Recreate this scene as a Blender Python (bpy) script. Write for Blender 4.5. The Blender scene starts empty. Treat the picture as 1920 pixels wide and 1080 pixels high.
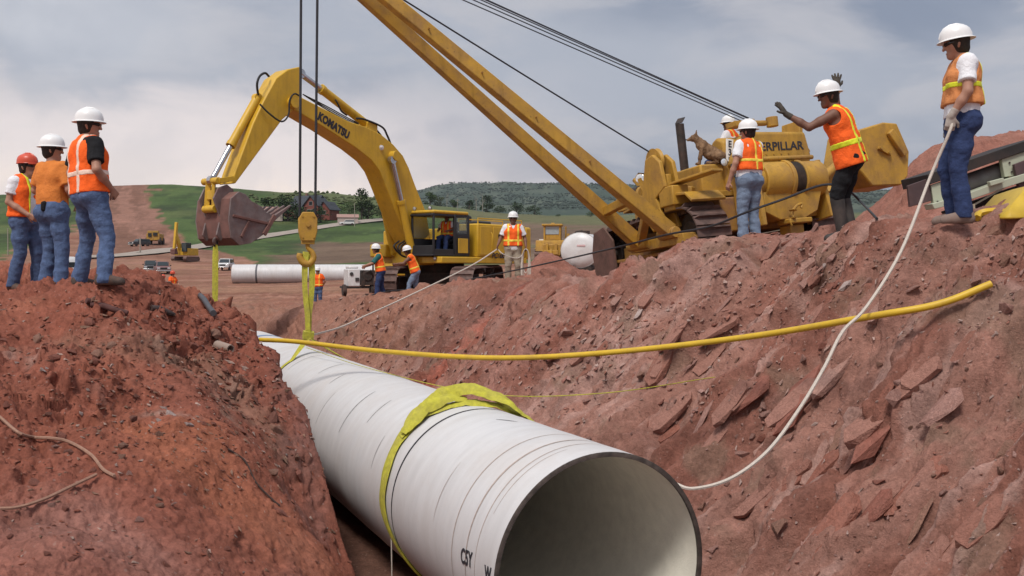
import bpy, bmesh, math, random
import numpy as np
from mathutils import Vector, Matrix, Euler
random.seed(7); RNG = np.random.default_rng(11)
SC = bpy.context.scene; COL = SC.collection
PI = math.pi
# ---------------------------------------------------------------- camera, sky, sun, exposure
F = 1800.0; PITCH = math.atan(40/F)
cam = bpy.data.cameras.new('camera'); cam.lens = 36*F/1920; cam.sensor_width = 36
cam.clip_start = 0.1; cam.clip_end = 12000
camo = bpy.data.objects.new('camera', cam); COL.objects.link(camo); SC.camera = camo
camo.location = (0, 0, 0); camo.rotation_euler = (PI/2 - PITCH, 0, 0)
SUN_EL, SUN_AZ = math.radians(58), math.radians(200)      # azimuth clockwise from +Y: behind the camera, a little left
world = bpy.data.worlds.new('World'); SC.world = world; world.use_nodes = True

def build_sky():
    nt = world.node_tree; N = nt.nodes; L = nt.links; N.clear()
    out = N.new('ShaderNodeOutputWorld')
    sky = N.new('ShaderNodeTexSky'); sky.sky_type = 'NISHITA'; sky.sun_disc = False
    sky.sun_elevation = SUN_EL; sky.sun_rotation = SUN_AZ
    bg1 = N.new('ShaderNodeBackground'); bg1.inputs[1].default_value = 0.07; L.new(sky.outputs[0], bg1.inputs[0])
    tc = N.new('ShaderNodeTexCoord'); sep = N.new('ShaderNodeSeparateXYZ'); L.new(tc.outputs['Generated'], sep.inputs[0])
    def M(op, a, b=None, c=None, clamp=False):
        n = N.new('ShaderNodeMath'); n.operation = op; n.use_clamp = clamp
        for i, v in enumerate((a, b, c)):
            if v is None: continue
            if isinstance(v, (int, float)): n.inputs[i].default_value = v
            else: L.new(v, n.inputs[i])
        return n.outputs[0]
    def MIX(f, a, b, mode='MIX'):
        n = N.new('ShaderNodeMix'); n.data_type = 'RGBA'; n.blend_type = mode
        if isinstance(f, (int, float)): n.inputs[0].default_value = f
        else: L.new(f, n.inputs[0])
        for k, v in ((6, a), (7, b)):
            if isinstance(v, tuple): n.inputs[k].default_value = (*v, 1)
            else: L.new(v, n.inputs[k])
        return n.outputs[2]
    def RANGE(v, a, b, c=0.0, d=1.0):
        n = N.new('ShaderNodeMapRange'); n.interpolation_type = 'SMOOTHSTEP'; L.new(v, n.inputs[0])
        for i, q in enumerate((a, b, c, d)): n.inputs[i+1].default_value = q
        return n.outputs[0]
    X, Y, Z = sep.outputs
    zz = M('ADD', M('MAXIMUM', Z, 0.0), 0.20)
    comb = N.new('ShaderNodeCombineXYZ')
    L.new(M('DIVIDE', X, zz), comb.inputs[0]); L.new(M('DIVIDE', Y, zz), comb.inputs[1]); L.new(M('MULTIPLY', Z, 4.0), comb.inputs[2])
    def NZ(scale, det, rough, off=(0, 0, 0), src=None):
        mp = N.new('ShaderNodeMapping'); L.new(src or comb.outputs[0], mp.inputs[0]); mp.inputs[1].default_value = off
        n = N.new('ShaderNodeTexNoise'); n.inputs['Scale'].default_value = scale; n.inputs['Detail'].default_value = det
        n.inputs['Roughness'].default_value = rough; n.inputs['Distortion'].default_value = 0.35; L.new(mp.outputs[0], n.inputs[0])
        return n.outputs[0]
    big = NZ(0.75, 5, 0.5, (3.1, 1.7, 0)); med = NZ(2.0, 7, 0.58, (8.3, 4.4, 0.5))
    puff = NZ(7.0, 7, 0.55, (1.4, 2.2, 0.3), tc.outputs['Generated'])
    # storm cloud overhead, thinner and warm towards the horizon on the left
    left = RANGE(X, 0.16, -0.26)
    low = RANGE(Z, 0.20, 0.015)
    edge = M('ADD', Z, M('MULTIPLY', M('SUBTRACT', puff, 0.5), 0.16))
    edge = M('ADD', edge, M('MULTIPLY', M('SUBTRACT', med, 0.5), 0.10))
    blue = MIX(RANGE(big, 0.41, 0.59), (0.285, 0.335, 0.445), (0.51, 0.545, 0.63))
    blue = MIX(RANGE(med, 0.44, 0.66, 0, 0.75), blue, (0.66, 0.65, 0.69))
    blue = MIX(M('MULTIPLY', RANGE(X, -0.18, -0.50), RANGE(edge, 0.17, 0.26)), blue, (0.76, 0.775, 0.835))
    c = MIX(M('MULTIPLY', low, 0.6), blue, MIX(left, (0.40, 0.42, 0.49), (1.0, 0.89, 0.86)))
    warm = M('MULTIPLY', left, RANGE(edge, 0.195, 0.135))
    c = MIX(M('MULTIPLY', warm, RANGE(puff, 0.36, 0.56, 0.55, 0.95)), c, (1.14, 1.01, 0.97))
    lowband = M('MULTIPLY', left, RANGE(edge, 0.125, 0.07))
    c = MIX(M('MULTIPLY', lowband, RANGE(puff, 0.46, 0.60, 0.25, 0.95)), c, (1.36, 1.14, 0.98))
    zen = RANGE(Z, 0.28, 0.95, 1.0, 1.35)
    vm = N.new('ShaderNodeVectorMath'); vm.operation = 'SCALE'; L.new(c, vm.inputs[0]); L.new(zen, vm.inputs['Scale'])
    bg2 = N.new('ShaderNodeBackground'); bg2.inputs[1].default_value = 0.9; L.new(vm.outputs[0], bg2.inputs[0])
    ms = N.new('ShaderNodeMixShader'); ms.inputs[0].default_value = 0.93
    L.new(bg1.outputs[0], ms.inputs[1]); L.new(bg2.outputs[0], ms.inputs[2]); L.new(ms.outputs[0], out.inputs[0])
build_sky()
sun = bpy.data.lights.new('sun', 'SUN'); sun.energy = 2.9; sun.angle = math.radians(15); sun.color = (1.0, 0.95, 0.88)
suno = bpy.data.objects.new('sun', sun); COL.objects.link(suno)
sd = Vector((math.sin(SUN_AZ)*math.cos(SUN_EL), math.cos(SUN_AZ)*math.cos(SUN_EL), math.sin(SUN_EL)))
suno.rotation_euler = sd.to_track_quat('Z', 'Y').to_euler()
SC.view_settings.view_transform = 'Standard'; SC.view_settings.look = 'None'
SC.view_settings.exposure = 0.0; SC.view_settings.gamma = 1.0; SC.view_settings.use_curve_mapping = False
SC.render.engine = 'CYCLES'; SC.cycles.use_denoising = True; SC.cycles.max_bounces = 6
SC.cycles.diffuse_bounces = 3; SC.cycles.glossy_bounces = 3; SC.cycles.transmission_bounces = 4

# ---------------------------------------------------------------- geometry of the view (used to place things in metres)
ca, sa = math.cos(PITCH), math.sin(PITCH)
def P(px, py, Y):
    "world point at forward distance Y that stands where the photograph shows (px, py)"
    u = (px-960)/F; v = (540-py)/F
    d = (u, ca + v*sa, -sa + v*ca)
    return Vector((u/d[1]*Y, Y, d[2]/d[1]*Y))
def elev(py):                          # z / Y for a photograph row
    v = (540-py)/F
    return (-sa + v*ca)/(ca + v*sa)
D = Vector((-0.41, 0.912, 0)).normalized()          # direction of the trench, away from the camera
R_ = Vector((D.y, -D.x, 0))                          # to the right of the trench
PIPE0 = Vector((0.65, 6.8, -2.17)); PIPE_R = 0.85; FLOOR = -3.04
def st(x, y):
    dx = x-PIPE0.x; dy = y-PIPE0.y
    return dx*D.x+dy*D.y, dx*R_.x+dy*R_.y
def ST(s, t, z=0.0):
    return Vector((PIPE0.x+D.x*s+R_.x*t, PIPE0.y+D.y*s+R_.y*t, z))

# ---------------------------------------------------------------- noise
def _hash(ix, iy, iz, seed):
    h = (ix.astype(np.uint32)*np.uint32(374761393) + iy.astype(np.uint32)*np.uint32(668265263)
         + iz.astype(np.uint32)*np.uint32(2246822519) + np.uint32((seed*974634777) & 0xffffffff))
    h = (h ^ (h >> np.uint32(13)))*np.uint32(1274126177)
    h = h ^ (h >> np.uint32(16))
    return (h & np.uint32(0xffff)).astype(np.float32)/32767.5 - 1.0
def noise3(x, y, z, seed=0):
    x = np.asarray(x, np.float32); y = np.asarray(y, np.float32); z = np.broadcast_to(np.asarray(z, np.float32), x.shape)
    fx = np.floor(x); fy = np.floor(y); fz = np.floor(z)
    ix = fx.astype(np.int64); iy = fy.astype(np.int64); iz = fz.astype(np.int64)
    u = x-fx; v = y-fy; w = z-fz
    u = u*u*(3-2*u); v = v*v*(3-2*v); w = w*w*(3-2*w)
    r = 0
    for a in (0, 1):
        for b in (0, 1):
            for c in (0, 1):
                r = r + _hash(ix+a, iy+b, iz+c, seed)*((u if a else 1-u)*(v if b else 1-v)*(w if c else 1-w))
    return r
def fbm(x, y, z, octv=4, gain=0.5, seed=0, lac=2.03):
    r = 0; a = 1; f = 1
    for o in range(octv):
        r = r + a*noise3(x*f+o*17.3, y*f-o*9.1, z*f+o*4.7, seed+o); a *= gain; f *= lac
    return r
def sstep(a, b, x):
    t = np.clip((x-a)/(b-a), 0, 1); return t*t*(3-2*t)

# ---------------------------------------------------------------- materials
MATS = {}
def mat(name, col, rough=0.6, metal=0.0, var=0.12, scale=6.0, bump=0.0, bscale=40.0, dirt=0.0, dirtcol=(0.20, 0.10, 0.07), spec=0.4, col2=None, stretch=(1, 1, 1), dscale=2.2, coat=0.0, wear=0.0):
    "procedural paint / cloth / metal: base colour with uneven tone, dust patches and fine relief"
    if name in MATS: return MATS[name]
    m = bpy.data.materials.new(name); m.use_nodes = True; nt = m.node_tree; N = nt.nodes; L = nt.links
    b = N['Principled BSDF']; b.inputs['Roughness'].default_value = rough; b.inputs['Metallic'].default_value = metal
    b.inputs['Specular IOR Level'].default_value = spec
    if coat: b.inputs['Coat Weight'].default_value = coat
    tc = N.new('ShaderNodeTexCoord'); mp = N.new('ShaderNodeMapping'); L.new(tc.outputs['Object'], mp.inputs[0]); mp.inputs[3].default_value = stretch
    n1 = N.new('ShaderNodeTexNoise'); n1.inputs['Scale'].default_value = scale; n1.inputs['Detail'].default_value = 6; n1.inputs['Roughness'].default_value = 0.62
    L.new(mp.outputs[0], n1.inputs[0])
    r1 = N.new('ShaderNodeValToRGB'); L.new(n1.outputs[0], r1.inputs[0])
    c2 = col2 or tuple(min(1, c*(1+var)) for c in col)
    r1.color_ramp.elements[0].position = 0.30; r1.color_ramp.elements[0].color = (*[c*(1-var) for c in col], 1)
    r1.color_ramp.elements[1].position = 0.70; r1.color_ramp.elements[1].color = (*c2, 1)
    last = r1.outputs[0]
    if dirt > 0:
        n2 = N.new('ShaderNodeTexNoise'); n2.inputs['Scale'].default_value = dscale; n2.inputs['Detail'].default_value = 9; n2.inputs['Roughness'].default_value = 0.7
        L.new(tc.outputs['Object'], n2.inputs[0])
        r2 = N.new('ShaderNodeMapRange'); r2.inputs[1].default_value = 0.44; r2.inputs[2].default_value = 0.68; r2.inputs[3].default_value = dirt*0.12; r2.inputs[4].default_value = dirt
        L.new(n2.outputs[0], r2.inputs[0])
        mx = N.new('ShaderNodeMix'); mx.data_type = 'RGBA'; L.new(r2.outputs[0], mx.inputs[0]); L.new(last, mx.inputs[6]); mx.inputs[7].default_value = (*dirtcol, 1)
        last = mx.outputs[2]
        ro = N.new('ShaderNodeMapRange'); L.new(r2.outputs[0], ro.inputs[0]); ro.inputs[3].default_value = rough; ro.inputs[4].default_value = 0.9
        L.new(ro.outputs[0], b.inputs['Roughness'])
    if wear > 0:                                      # chipped spots and rain streaks of grime
        for sc_, st_, lo, hi, cc in ((34, (1, 1, 1), .64, .70, (.055, .035, .025)), (9, (1, 1, .12), .52, .78, tuple(c*.45 for c in col))):
            m4 = N.new('ShaderNodeMapping'); L.new(tc.outputs['Object'], m4.inputs[0]); m4.inputs[3].default_value = st_
            n4 = N.new('ShaderNodeTexNoise'); n4.inputs['Scale'].default_value = sc_; n4.inputs['Detail'].default_value = 4; L.new(m4.outputs[0], n4.inputs[0])
            r4 = N.new('ShaderNodeMapRange'); L.new(n4.outputs[0], r4.inputs[0]); r4.inputs[1].default_value = lo; r4.inputs[2].default_value = hi; r4.inputs[4].default_value = wear
            x4 = N.new('ShaderNodeMix'); x4.data_type = 'RGBA'; L.new(r4.outputs[0], x4.inputs[0]); L.new(last, x4.inputs[6]); x4.inputs[7].default_value = (*cc, 1); last = x4.outputs[2]
    L.new(last, b.inputs['Base Color'])
    if bump > 0:
        n3 = N.new('ShaderNodeTexNoise'); n3.inputs['Scale'].default_value = bscale; n3.inputs['Detail'].default_value = 5; L.new(mp.outputs[0], n3.inputs[0])
        bp = N.new('ShaderNodeBump'); bp.inputs['Strength'].default_value = bump; bp.inputs['Distance'].default_value = 0.02; L.new(n3.outputs[0], bp.inputs['Height'])
        L.new(bp.outputs[0], b.inputs['Normal'])
    MATS[name] = m; return m
def soil_mat(name, speck=0.35, b1=0.6, b2=0.5, fs=1.0):
    "earth: colour zones come from the soil attribute of the mesh, the nodes add grain, crumbs and pale chips"
    m = bpy.data.materials.new(name); m.use_nodes = True; nt = m.node_tree; N = nt.nodes; L = nt.links
    b = N['Principled BSDF']; b.inputs['Roughness'].default_value = 0.95; b.inputs['Specular IOR Level'].default_value = 0.12
    at = N.new('ShaderNodeAttribute'); at.attribute_name = 'soil'
    tc = N.new('ShaderNodeTexCoord')
    def nz(sc, det=6, ro=0.65):
        n = N.new('ShaderNodeTexNoise'); n.inputs['Scale'].default_value = sc*fs; n.inputs['Detail'].default_value = det; n.inputs['Roughness'].default_value = ro
        L.new(tc.outputs['Object'], n.inputs[0]); return n.outputs[0]
    a = nz(3.0); c = nz(17.0, 8, 0.75); e = nz(60.0, 4, 0.7)
    def rng(v, lo, hi, o0, o1):
        n = N.new('ShaderNodeMapRange'); L.new(v, n.inputs[0]); n.inputs[1].default_value = lo; n.inputs[2].default_value = hi; n.inputs[3].default_value = o0; n.inputs[4].default_value = o1; return n.outputs[0]
    def mul(p, q):
        n = N.new('ShaderNodeMath'); n.operation = 'MULTIPLY'; L.new(p, n.inputs[0]); L.new(q, n.inputs[1]); return n.outputs[0]
    k = mul(mul(rng(a, 0.3, 0.7, 0.80, 1.22), rng(c, 0.3, 0.7, 0.72, 1.30)), rng(e, 0.3, 0.7, 0.84, 1.18))
    vm = N.new('ShaderNodeVectorMath'); vm.operation = 'SCALE'; L.new(at.outputs['Color'], vm.inputs[0]); L.new(k, vm.inputs['Scale'])
    vo = N.new('ShaderNodeTexVoronoi'); vo.inputs['Scale'].default_value = 26*fs; vo.inputs['Randomness'].default_value = 1; L.new(tc.outputs['Object'], vo.inputs[0])
    sepc = N.new('ShaderNodeSeparateColor'); L.new(vo.outputs['Color'], sepc.inputs[0])
    spk = mul(rng(vo.outputs['Distance'], 0.20, 0.30, 1, 0), rng(sepc.outputs[0], 0.86, 0.90, 0, speck))
    mx = N.new('ShaderNodeMix'); mx.data_type = 'RGBA'; L.new(spk, mx.inputs[0]); L.new(vm.outputs[0], mx.inputs[6]); mx.inputs[7].default_value = (0.40, 0.27, 0.23, 1)
    L.new(mx.outputs[2], b.inputs['Base Color'])
    bp = N.new('ShaderNodeBump'); bp.inputs['Strength'].default_value = b1; bp.inputs['Distance'].default_value = 0.05; L.new(c, bp.inputs['Height'])
    bp2 = N.new('ShaderNodeBump'); bp2.inputs['Strength'].default_value = b2; bp2.inputs['Distance'].default_value = 0.015; L.new(e, bp2.inputs['Height']); L.new(bp.outputs[0], bp2.inputs['Normal'])
    L.new(bp2.outputs[0], b.inputs['Normal'])
    MATS[name] = m; return m

# ---------------------------------------------------------------- object helpers
def tag(o, label=None, cat=None, group=None, kind=None):
    if label: o['label'] = label
    if cat: o['category'] = cat
    if group: o['group'] = group
    if kind: o['kind'] = kind
    return o
def thing(name, label, cat, loc=(0, 0, 0), yaw=0.0, group=None, rot=None):
    o = bpy.data.objects.new(name, None); COL.objects.link(o); o.empty_display_size = 0.3
    o.location = loc; o.rotation_euler = rot if rot else (0, 0, yaw)
    return tag(o, label, cat, group)
def link(name, me, parent=None, loc=None, rot=None):
    o = bpy.data.objects.new(name, me); COL.objects.link(o)
    if parent: o.parent = parent
    if loc is not None: o.location = loc
    if rot is not None: o.rotation_euler = rot
    return o
def copy_tree(o, parent=None):
    c = o.copy(); COL.objects.link(c)
    if parent: c.parent = parent
    for ch in list(o.children): copy_tree(ch, c)
    return c
def mesh_np(name, V, Fq, material, smooth=True, parent=None, attr=None):
    "mesh object from numpy arrays (quads or triangles)"
    me = bpy.data.meshes.new(name); V = np.ascontiguousarray(V, np.float32); Fq = np.ascontiguousarray(Fq, np.int32)
    me.vertices.add(len(V)); me.vertices.foreach_set('co', V.ravel())
    n, w = Fq.shape; me.loops.add(n*w); me.loops.foreach_set('vertex_index', Fq.ravel())
    me.polygons.add(n); me.polygons.foreach_set('loop_start', np.arange(0, n*w, w, dtype=np.int32))
    try: me.polygons.foreach_set('loop_total', np.full(n, w, dtype=np.int32))
    except Exception: pass
    me.polygons.foreach_set('use_smooth', np.full(n, smooth))
    if attr is not None:
        a = me.color_attributes.new('soil', 'FLOAT_COLOR', 'POINT'); c = np.ones((len(V), 4), np.float32); c[:, :3] = attr; a.data.foreach_set('color', c.ravel())
    me.update(calc_edges=True); me.validate()
    if material: me.materials.append(material)
    return link(name, me, parent)
class MB:
    "collects simple shapes and links them as ONE mesh object"
    def __init__(s): s.v = []; s.f = []
    def add(s, vs, fs, M=None):
        o = len(s.v); s.v += [tuple(M @ Vector(v)) if M else tuple(v) for v in vs]; s.f += [tuple(i+o for i in f) for f in fs]; return s
    def box(s, c, d, rot=None, taper=1.0):
        x, y, z = d[0]/2, d[1]/2, d[2]/2; M = Matrix.Translation(Vector(c)) @ (Euler(rot).to_matrix().to_4x4() if rot else Matrix())
        t = taper
        vs = [(-x, -y, -z), (x, -y, -z), (x, y, -z), (-x, y, -z), (-x*t, -y*t, z), (x*t, -y*t, z), (x*t, y*t, z), (-x*t, y*t, z)]
        return s.add(vs, [(3, 2, 1, 0), (4, 5, 6, 7), (0, 1, 5, 4), (1, 2, 6, 5), (2, 3, 7, 6), (3, 0, 4, 7)], M)
    def beam(s, a, b, w, h, up=(0, 0, 1), w2=None, h2=None):
        a = Vector(a); b = Vector(b); d = (b-a).normalized(); u = Vector(up); x = d.cross(u)
        if x.length < 1e-4: x = d.cross(Vector((1, 0, 0)))
        x.normalize(); u = x.cross(d); w2 = w2 or w; h2 = h2 or h
        vs = []
        for p, W, H in ((a, w, h), (b, w2, h2)):
            vs += [p-x*W/2-u*H/2, p+x*W/2-u*H/2, p+x*W/2+u*H/2, p-x*W/2+u*H/2]
        return s.add(vs, [(0, 1, 2, 3), (7, 6, 5, 4), (1, 0, 4, 5), (2, 1, 5, 6), (3, 2, 6, 7), (0, 3, 7, 4)])
    def cyl(s, a, b, r, n=16, r2=None, caps=True):
        a = Vector(a); b = Vector(b); d = (b-a).normalized(); x = d.orthogonal().normalized(); y = d.cross(x); r2 = r if r2 is None else r2
        vs = [a+(x*math.cos(2*PI*i/n)+y*math.sin(2*PI*i/n))*r for i in range(n)]+[b+(x*math.cos(2*PI*i/n)+y*math.sin(2*PI*i/n))*r2 for i in range(n)]
        fs = [(i, (i+1) % n, (i+1) % n+n, i+n) for i in range(n)]
        if caps: fs += [tuple(range(n))[::-1], tuple(range(n, 2*n))]
        return s.add(vs, fs)
    def tube(s, pts, r, n=8, caps=True, flat=None):
        pts = [Vector(p) for p in pts]; rs = r if isinstance(r, (list, tuple)) else [r]*len(pts)
        t0 = (pts[1]-pts[0]).normalized(); x = t0.orthogonal().normalized() if flat is None else Vector(flat[0]).normalized(); vs = []
        for i, p in enumerate(pts):
            t = (pts[min(i+1, len(pts)-1)]-pts[max(i-1, 0)]).normalized(); x = (x-t*x.dot(t)); x = x.normalized() if x.length > 1e-6 else t.orthogonal().normalized(); y = t.cross(x)
            fx = fy = 1.0
            if flat is not None: fx, fy = flat[1], flat[2]
            vs += [p+(x*math.cos(2*PI*k/n)*fx+y*math.sin(2*PI*k/n)*fy)*rs[i] for k in range(n)]
        m = len(pts); fs = [(i*n+k, i*n+(k+1) % n, (i+1)*n+(k+1) % n, (i+1)*n+k) for i in range(m-1) for k in range(n)]
        if caps: fs += [tuple(range(n))[::-1], tuple(range((m-1)*n, m*n))]
        return s.add(vs, fs)
    def prism(s, poly, axis, a, b, M=None):
        "polygon of (u, v) extruded along axis 'x' / 'y' / 'z' from a to b"
        def pt(u, v, w): return {'x': (w, u, v), 'y': (u, w, v), 'z': (u, v, w)}[axis]
        n = len(poly); vs = [pt(u, v, a) for u, v in poly]+[pt(u, v, b) for u, v in poly]
        fs = [tuple(range(n))[::-1], tuple(range(n, 2*n))]+[(i, (i+1) % n, (i+1) % n+n, i+n) for i in range(n)]
        return s.add(vs, fs, M)
    def lathe(s, prof, n=24, M=None, sx=1.0, sy=1.0):
        m = len(prof); vs = [(r*math.cos(2*PI*k/n)*sx, r*math.sin(2*PI*k/n)*sy, z) for r, z in prof for k in range(n)]
        fs = [(i*n+k, i*n+(k+1) % n, (i+1)*n+(k+1) % n, (i+1)*n+k) for i in range(m-1) for k in range(n)]
        fs += [tuple(range(n))[::-1], tuple(range((m-1)*n, m*n))]
        return s.add(vs, fs, M)
    def mesh(s, name, material=None, smooth=False):
        me = bpy.data.meshes.new(name); me.from_pydata([tuple(v) for v in s.v], [], s.f); me.update()
        bm = bmesh.new(); bm.from_mesh(me); bmesh.ops.recalc_face_normals(bm, faces=bm.faces); bm.to_mesh(me); bm.free()
        if material: me.materials.append(material)
        if smooth:
            me.polygons.foreach_set('use_smooth', [True]*len(me.polygons))
            try: me.set_sharp_from_angle(angle=math.radians(40))
            except Exception: pass
        return me
    def build(s, name, material, parent=None, bevel=0.0, smooth=True, loc=None, rot=None, seg=2):
        o = link(name, s.mesh(name, material, smooth), parent, loc, rot)
        if bevel:
            b = o.modifiers.new('bevel', 'BEVEL'); b.width = bevel; b.segments = seg; b.limit_method = 'ANGLE'; b.angle_limit = math.radians(35); b.harden_normals = False
        return o
def curve_pts(ctrl, n=40):
    "Catmull-Rom through the control points"
    c = [Vector(p) for p in ctrl]; c = [c[0]*2-c[1]]+c+[c[-1]*2-c[-2]]; out = []; m = len(c)-3
    for i in range(m):
        k = max(2, n//m)
        for j in range(k):
            t = j/k; p0, p1, p2, p3 = c[i:i+4]
            out.append(0.5*((2*p1)+(p2-p0)*t+(2*p0-5*p1+4*p2-p3)*t*t+(3*p1-p0-3*p2+p3)*t**3))
    out.append(c[-2]); return out
def sag(a, b, drop, n=24):
    a = Vector(a); b = Vector(b); return [a.lerp(b, i/n)-Vector((0, 0, drop*4*(i/n)*(1-i/n))) for i in range(n+1)]
def text_mesh(txt, size, depth=0.004, bold=0.0, sx=1.0, shear=0.0, spacing=1.0):
    "flat lettering as a mesh in its own XY plane, centred"
    cu = bpy.data.curves.new('lettering', 'FONT'); cu.body = txt; cu.size = size; cu.extrude = depth; cu.offset = bold; cu.align_x = 'CENTER'; cu.align_y = 'CENTER'; cu.shear = shear; cu.space_character = spacing
    o = bpy.data.objects.new('lettering', cu); COL.objects.link(o); bpy.context.view_layer.update()
    dg = bpy.context.evaluated_depsgraph_get(); me = bpy.data.meshes.new_from_object(o.evaluated_get(dg)); bpy.data.objects.remove(o); bpy.data.curves.remove(cu)
    if sx != 1.0:
        for v in me.vertices: v.co.x *= sx
    return me
# ---------------------------------------------------------------- terrain
# control points: photograph column, row and estimated forward distance in metres
FAR = [(-600, 470, 90), (200, 528, 90), (600, 527, 85), (900, 505, 85), (1100, 492, 90), (1500, 470, 90), (2400, 440, 90),
       (0, 512, 150), (290, 512, 140), (430, 507, 150), (700, 492, 150), (1000, 478, 150), (1400, 465, 160), (2300, 440, 150),
       (345, 490, 172), (180, 470, 200), (270, 468, 205), (480, 478, 200), (640, 470, 210), (-500, 450, 220), (800, 455, 240), (1100, 449, 250), (1700, 440, 250),
       (290, 457, 250), (230, 410, 330), (235, 375, 410), (150, 390, 380), (360, 430, 280), (380, 395, 370), (0, 430, 300), (0, 395, 380), (500, 443, 290), (600, 424, 320), (700, 414, 350),
       (0, 363, 480), (200, 348, 480), (290, 347, 480), (380, 350, 480), (460, 356, 500), (540, 361, 520), (620, 366, 540), (700, 372, 560), (780, 380, 600), (-500, 380, 480),
       (300, 385, 620), (600, 392, 700), (0, 400, 650), (-500, 410, 650),
       (900, 424, 420), (1100, 424, 420), (1500, 420, 420), (900, 406, 640), (1100, 406, 640), (1300, 404, 640), (2000, 400, 640), (2600, 410, 640),
       (900, 402, 950), (1150, 402, 950), (1600, 398, 950), (300, 410, 1000), (640, 400, 1000), (2400, 400, 1000),
       (700, 378, 2300), (760, 362, 2300), (820, 349, 2300), (900, 345, 2300), (1000, 346, 2300), (1100, 349, 2300), (1200, 352, 2300), (1500, 360, 2300), (2200, 370, 2300), (300, 390, 2300), (-500, 395, 2300),
       (900, 375, 1600), (1100, 375, 1600), (700, 388, 1600),
       (300, 420, 3600), (900, 420, 3600), (1500, 420, 3600), (2500, 420, 3600), (-500, 420, 3600)]
LEFTP = [(400, 590, 17), (478, 630, 12.9), (535, 682, 11.2), (566, 748, 10.1), (590, 855, 9.46), (600, 955, 9.0), (614, 1065, 8.55),
         (190, 528, 10.4), (95, 536, 11.8), (50, 536, 12.8), (300, 534, 12.2), (350, 556, 12.6), (250, 525, 13.5), (0, 545, 11.5), (-300, 545, 11.5),
         (0, 1080, 4.6), (320, 1080, 5.3), (500, 1080, 6.4), (0, 800, 6.6), (200, 800, 7.0), (400, 800, 8.0), (300, 900, 6.4), (500, 900, 7.7), (600, 1000, 8.3),
         (0, 650, 8.6), (200, 650, 9.2), (400, 680, 10.2), (500, 720, 10.4), (0, 580, 10.4), (250, 582, 10.9), (400, 620, 11.6),
         (-400, 700, 8), (-400, 1080, 4.6), (960, 1900, 2.0), (-400, 1900, 2.0), (1400, 2400, 2.0),
         (0, 515, 22), (100, 545, 25), (250, 545, 30), (300, 545, 36), (200, 535, 50), (0, 525, 50), (-500, 520, 40)]
RIGHTP = [(1800, 401, 9.0), (1920, 403, 8.6), (1700, 424, 10.2), (1575, 434, 11.5), (1480, 446, 12.6), (1400, 456, 13.2), (1330, 478, 14.2), (1270, 512, 16), (1180, 536, 18.3),
          (1060, 524, 21.5), (962, 533, 24), (860, 549, 28), (712, 563, 32), (597, 576, 43), (500, 560, 52), (2300, 390, 8.5),
          (1350, 491, 16.4), (1540, 466, 17.6), (1180, 545, 19.8), (1360, 530, 21.5), (1640, 462, 18.0), (1780, 440, 14), (1920, 425, 11.5), (2200, 400, 12),
          (900, 548, 35), (800, 560, 34), (1000, 528, 36), (1250, 505, 30), (1500, 490, 30), (1100, 505, 60), (850, 530, 60), (600, 548, 60), (1500, 480, 60), (2200, 440, 40), (1040, 490, 87),
          (960, 2300, 2.0), (2400, 2000, 2.0), (2000, 800, 5.5)]
class TPS:
    def __init__(s, pts):
        s.c = np.array([((p[0]-960)/F*1.6, math.log(p[2])) for p in pts]); e = np.array([elev(p[1]) for p in pts])
        # elevation is blended as height over a log-like scale so near and far behave alike
        n = len(pts); K = s.U(np.linalg.norm(s.c[:, None]-s.c[None], axis=2))+np.eye(n)*2e-3
        Pm = np.c_[np.ones(n), s.c]; A = np.zeros((n+3, n+3)); A[:n, :n] = K; A[:n, n:] = Pm; A[n:, :n] = Pm.T
        s.w = np.linalg.solve(A, np.r_[e, 0, 0, 0])
    @staticmethod
    def U(r): return r*r*np.log(np.maximum(r, 1e-9))
    def __call__(s, x, y):
        y = np.maximum(y, 1.9); a = np.clip(x/y, -1.5, 1.5)*1.6; b = np.log(y); r = s.w[-3]+s.w[-2]*a+s.w[-1]*b
        for i in range(len(s.c)): r = r+s.w[i]*s.U(np.hypot(a-s.c[i, 0], b-s.c[i, 1]))
        return r*y
TL = TPS(LEFTP+FAR); TR = TPS(RIGHTP+FAR)
def ground(x, y, floor=True):
    "height of the land without the fine relief"
    x = np.asarray(x, float); y = np.asarray(y, float); s, t = st(x, y)
    zl = TL(x, y); zr = TR(x, y)
    # spoil heap behind the side boom tractor
    ux = x-12.6; uy = y-24
    heap = 2.75*np.exp(-(np.maximum(np.abs(ux+0.15*uy)-1.6, 0)/2.2)**2-((uy-0.15*ux)/3.0)**2)
    zr = zr+heap*sstep(14.0, 20.0, y)
    # dark heap beside the man who holds the coil
    zr = zr+0.75*np.exp(-((x-0.95)/0.75)**2-((y-26.2)/1.3)**2)
    toe = 1.15+0.25*np.sin(s*0.7)
    face = FLOOR+(t-toe)*(1.02+0.10*np.sin(s*0.9+1))
    k = 0.22; h = np.clip(0.5+0.5*(zr-face)/k, 0, 1); zR = zr*(1-h)+face*h-k*h*(1-h)
    zR = np.where(t > toe, np.maximum(zR, FLOOR), FLOOR)
    wall = FLOOR+(-1.10-t)*9.0
    zL = np.where(t < -1.10, np.maximum(np.minimum(zl, wall), FLOOR), FLOOR)
    inT = np.where(t < 0, zL, zR)
    fade = sstep(62, 74, s)
    blend = sstep(-2, 3, t+0*s)
    flat = zl*(1-blend)+zr*blend
    return inT*(1-fade)+flat*fade
def gz(x, y): return float(ground(np.array([x]), np.array([y]))[0])
def hit(px, py, y0=2.0, y1=3000.0):
    "where the sight line of a photograph pixel meets the land"
    Ys = np.exp(np.linspace(math.log(y0), math.log(y1), 3000)); e = elev(py); z = ground((px-960)/F*Ys, Ys)
    i = np.argmax(z > e*Ys); return P(px, py, Ys[i]) if (z > e*Ys).any() else P(px, py, y1)

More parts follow.
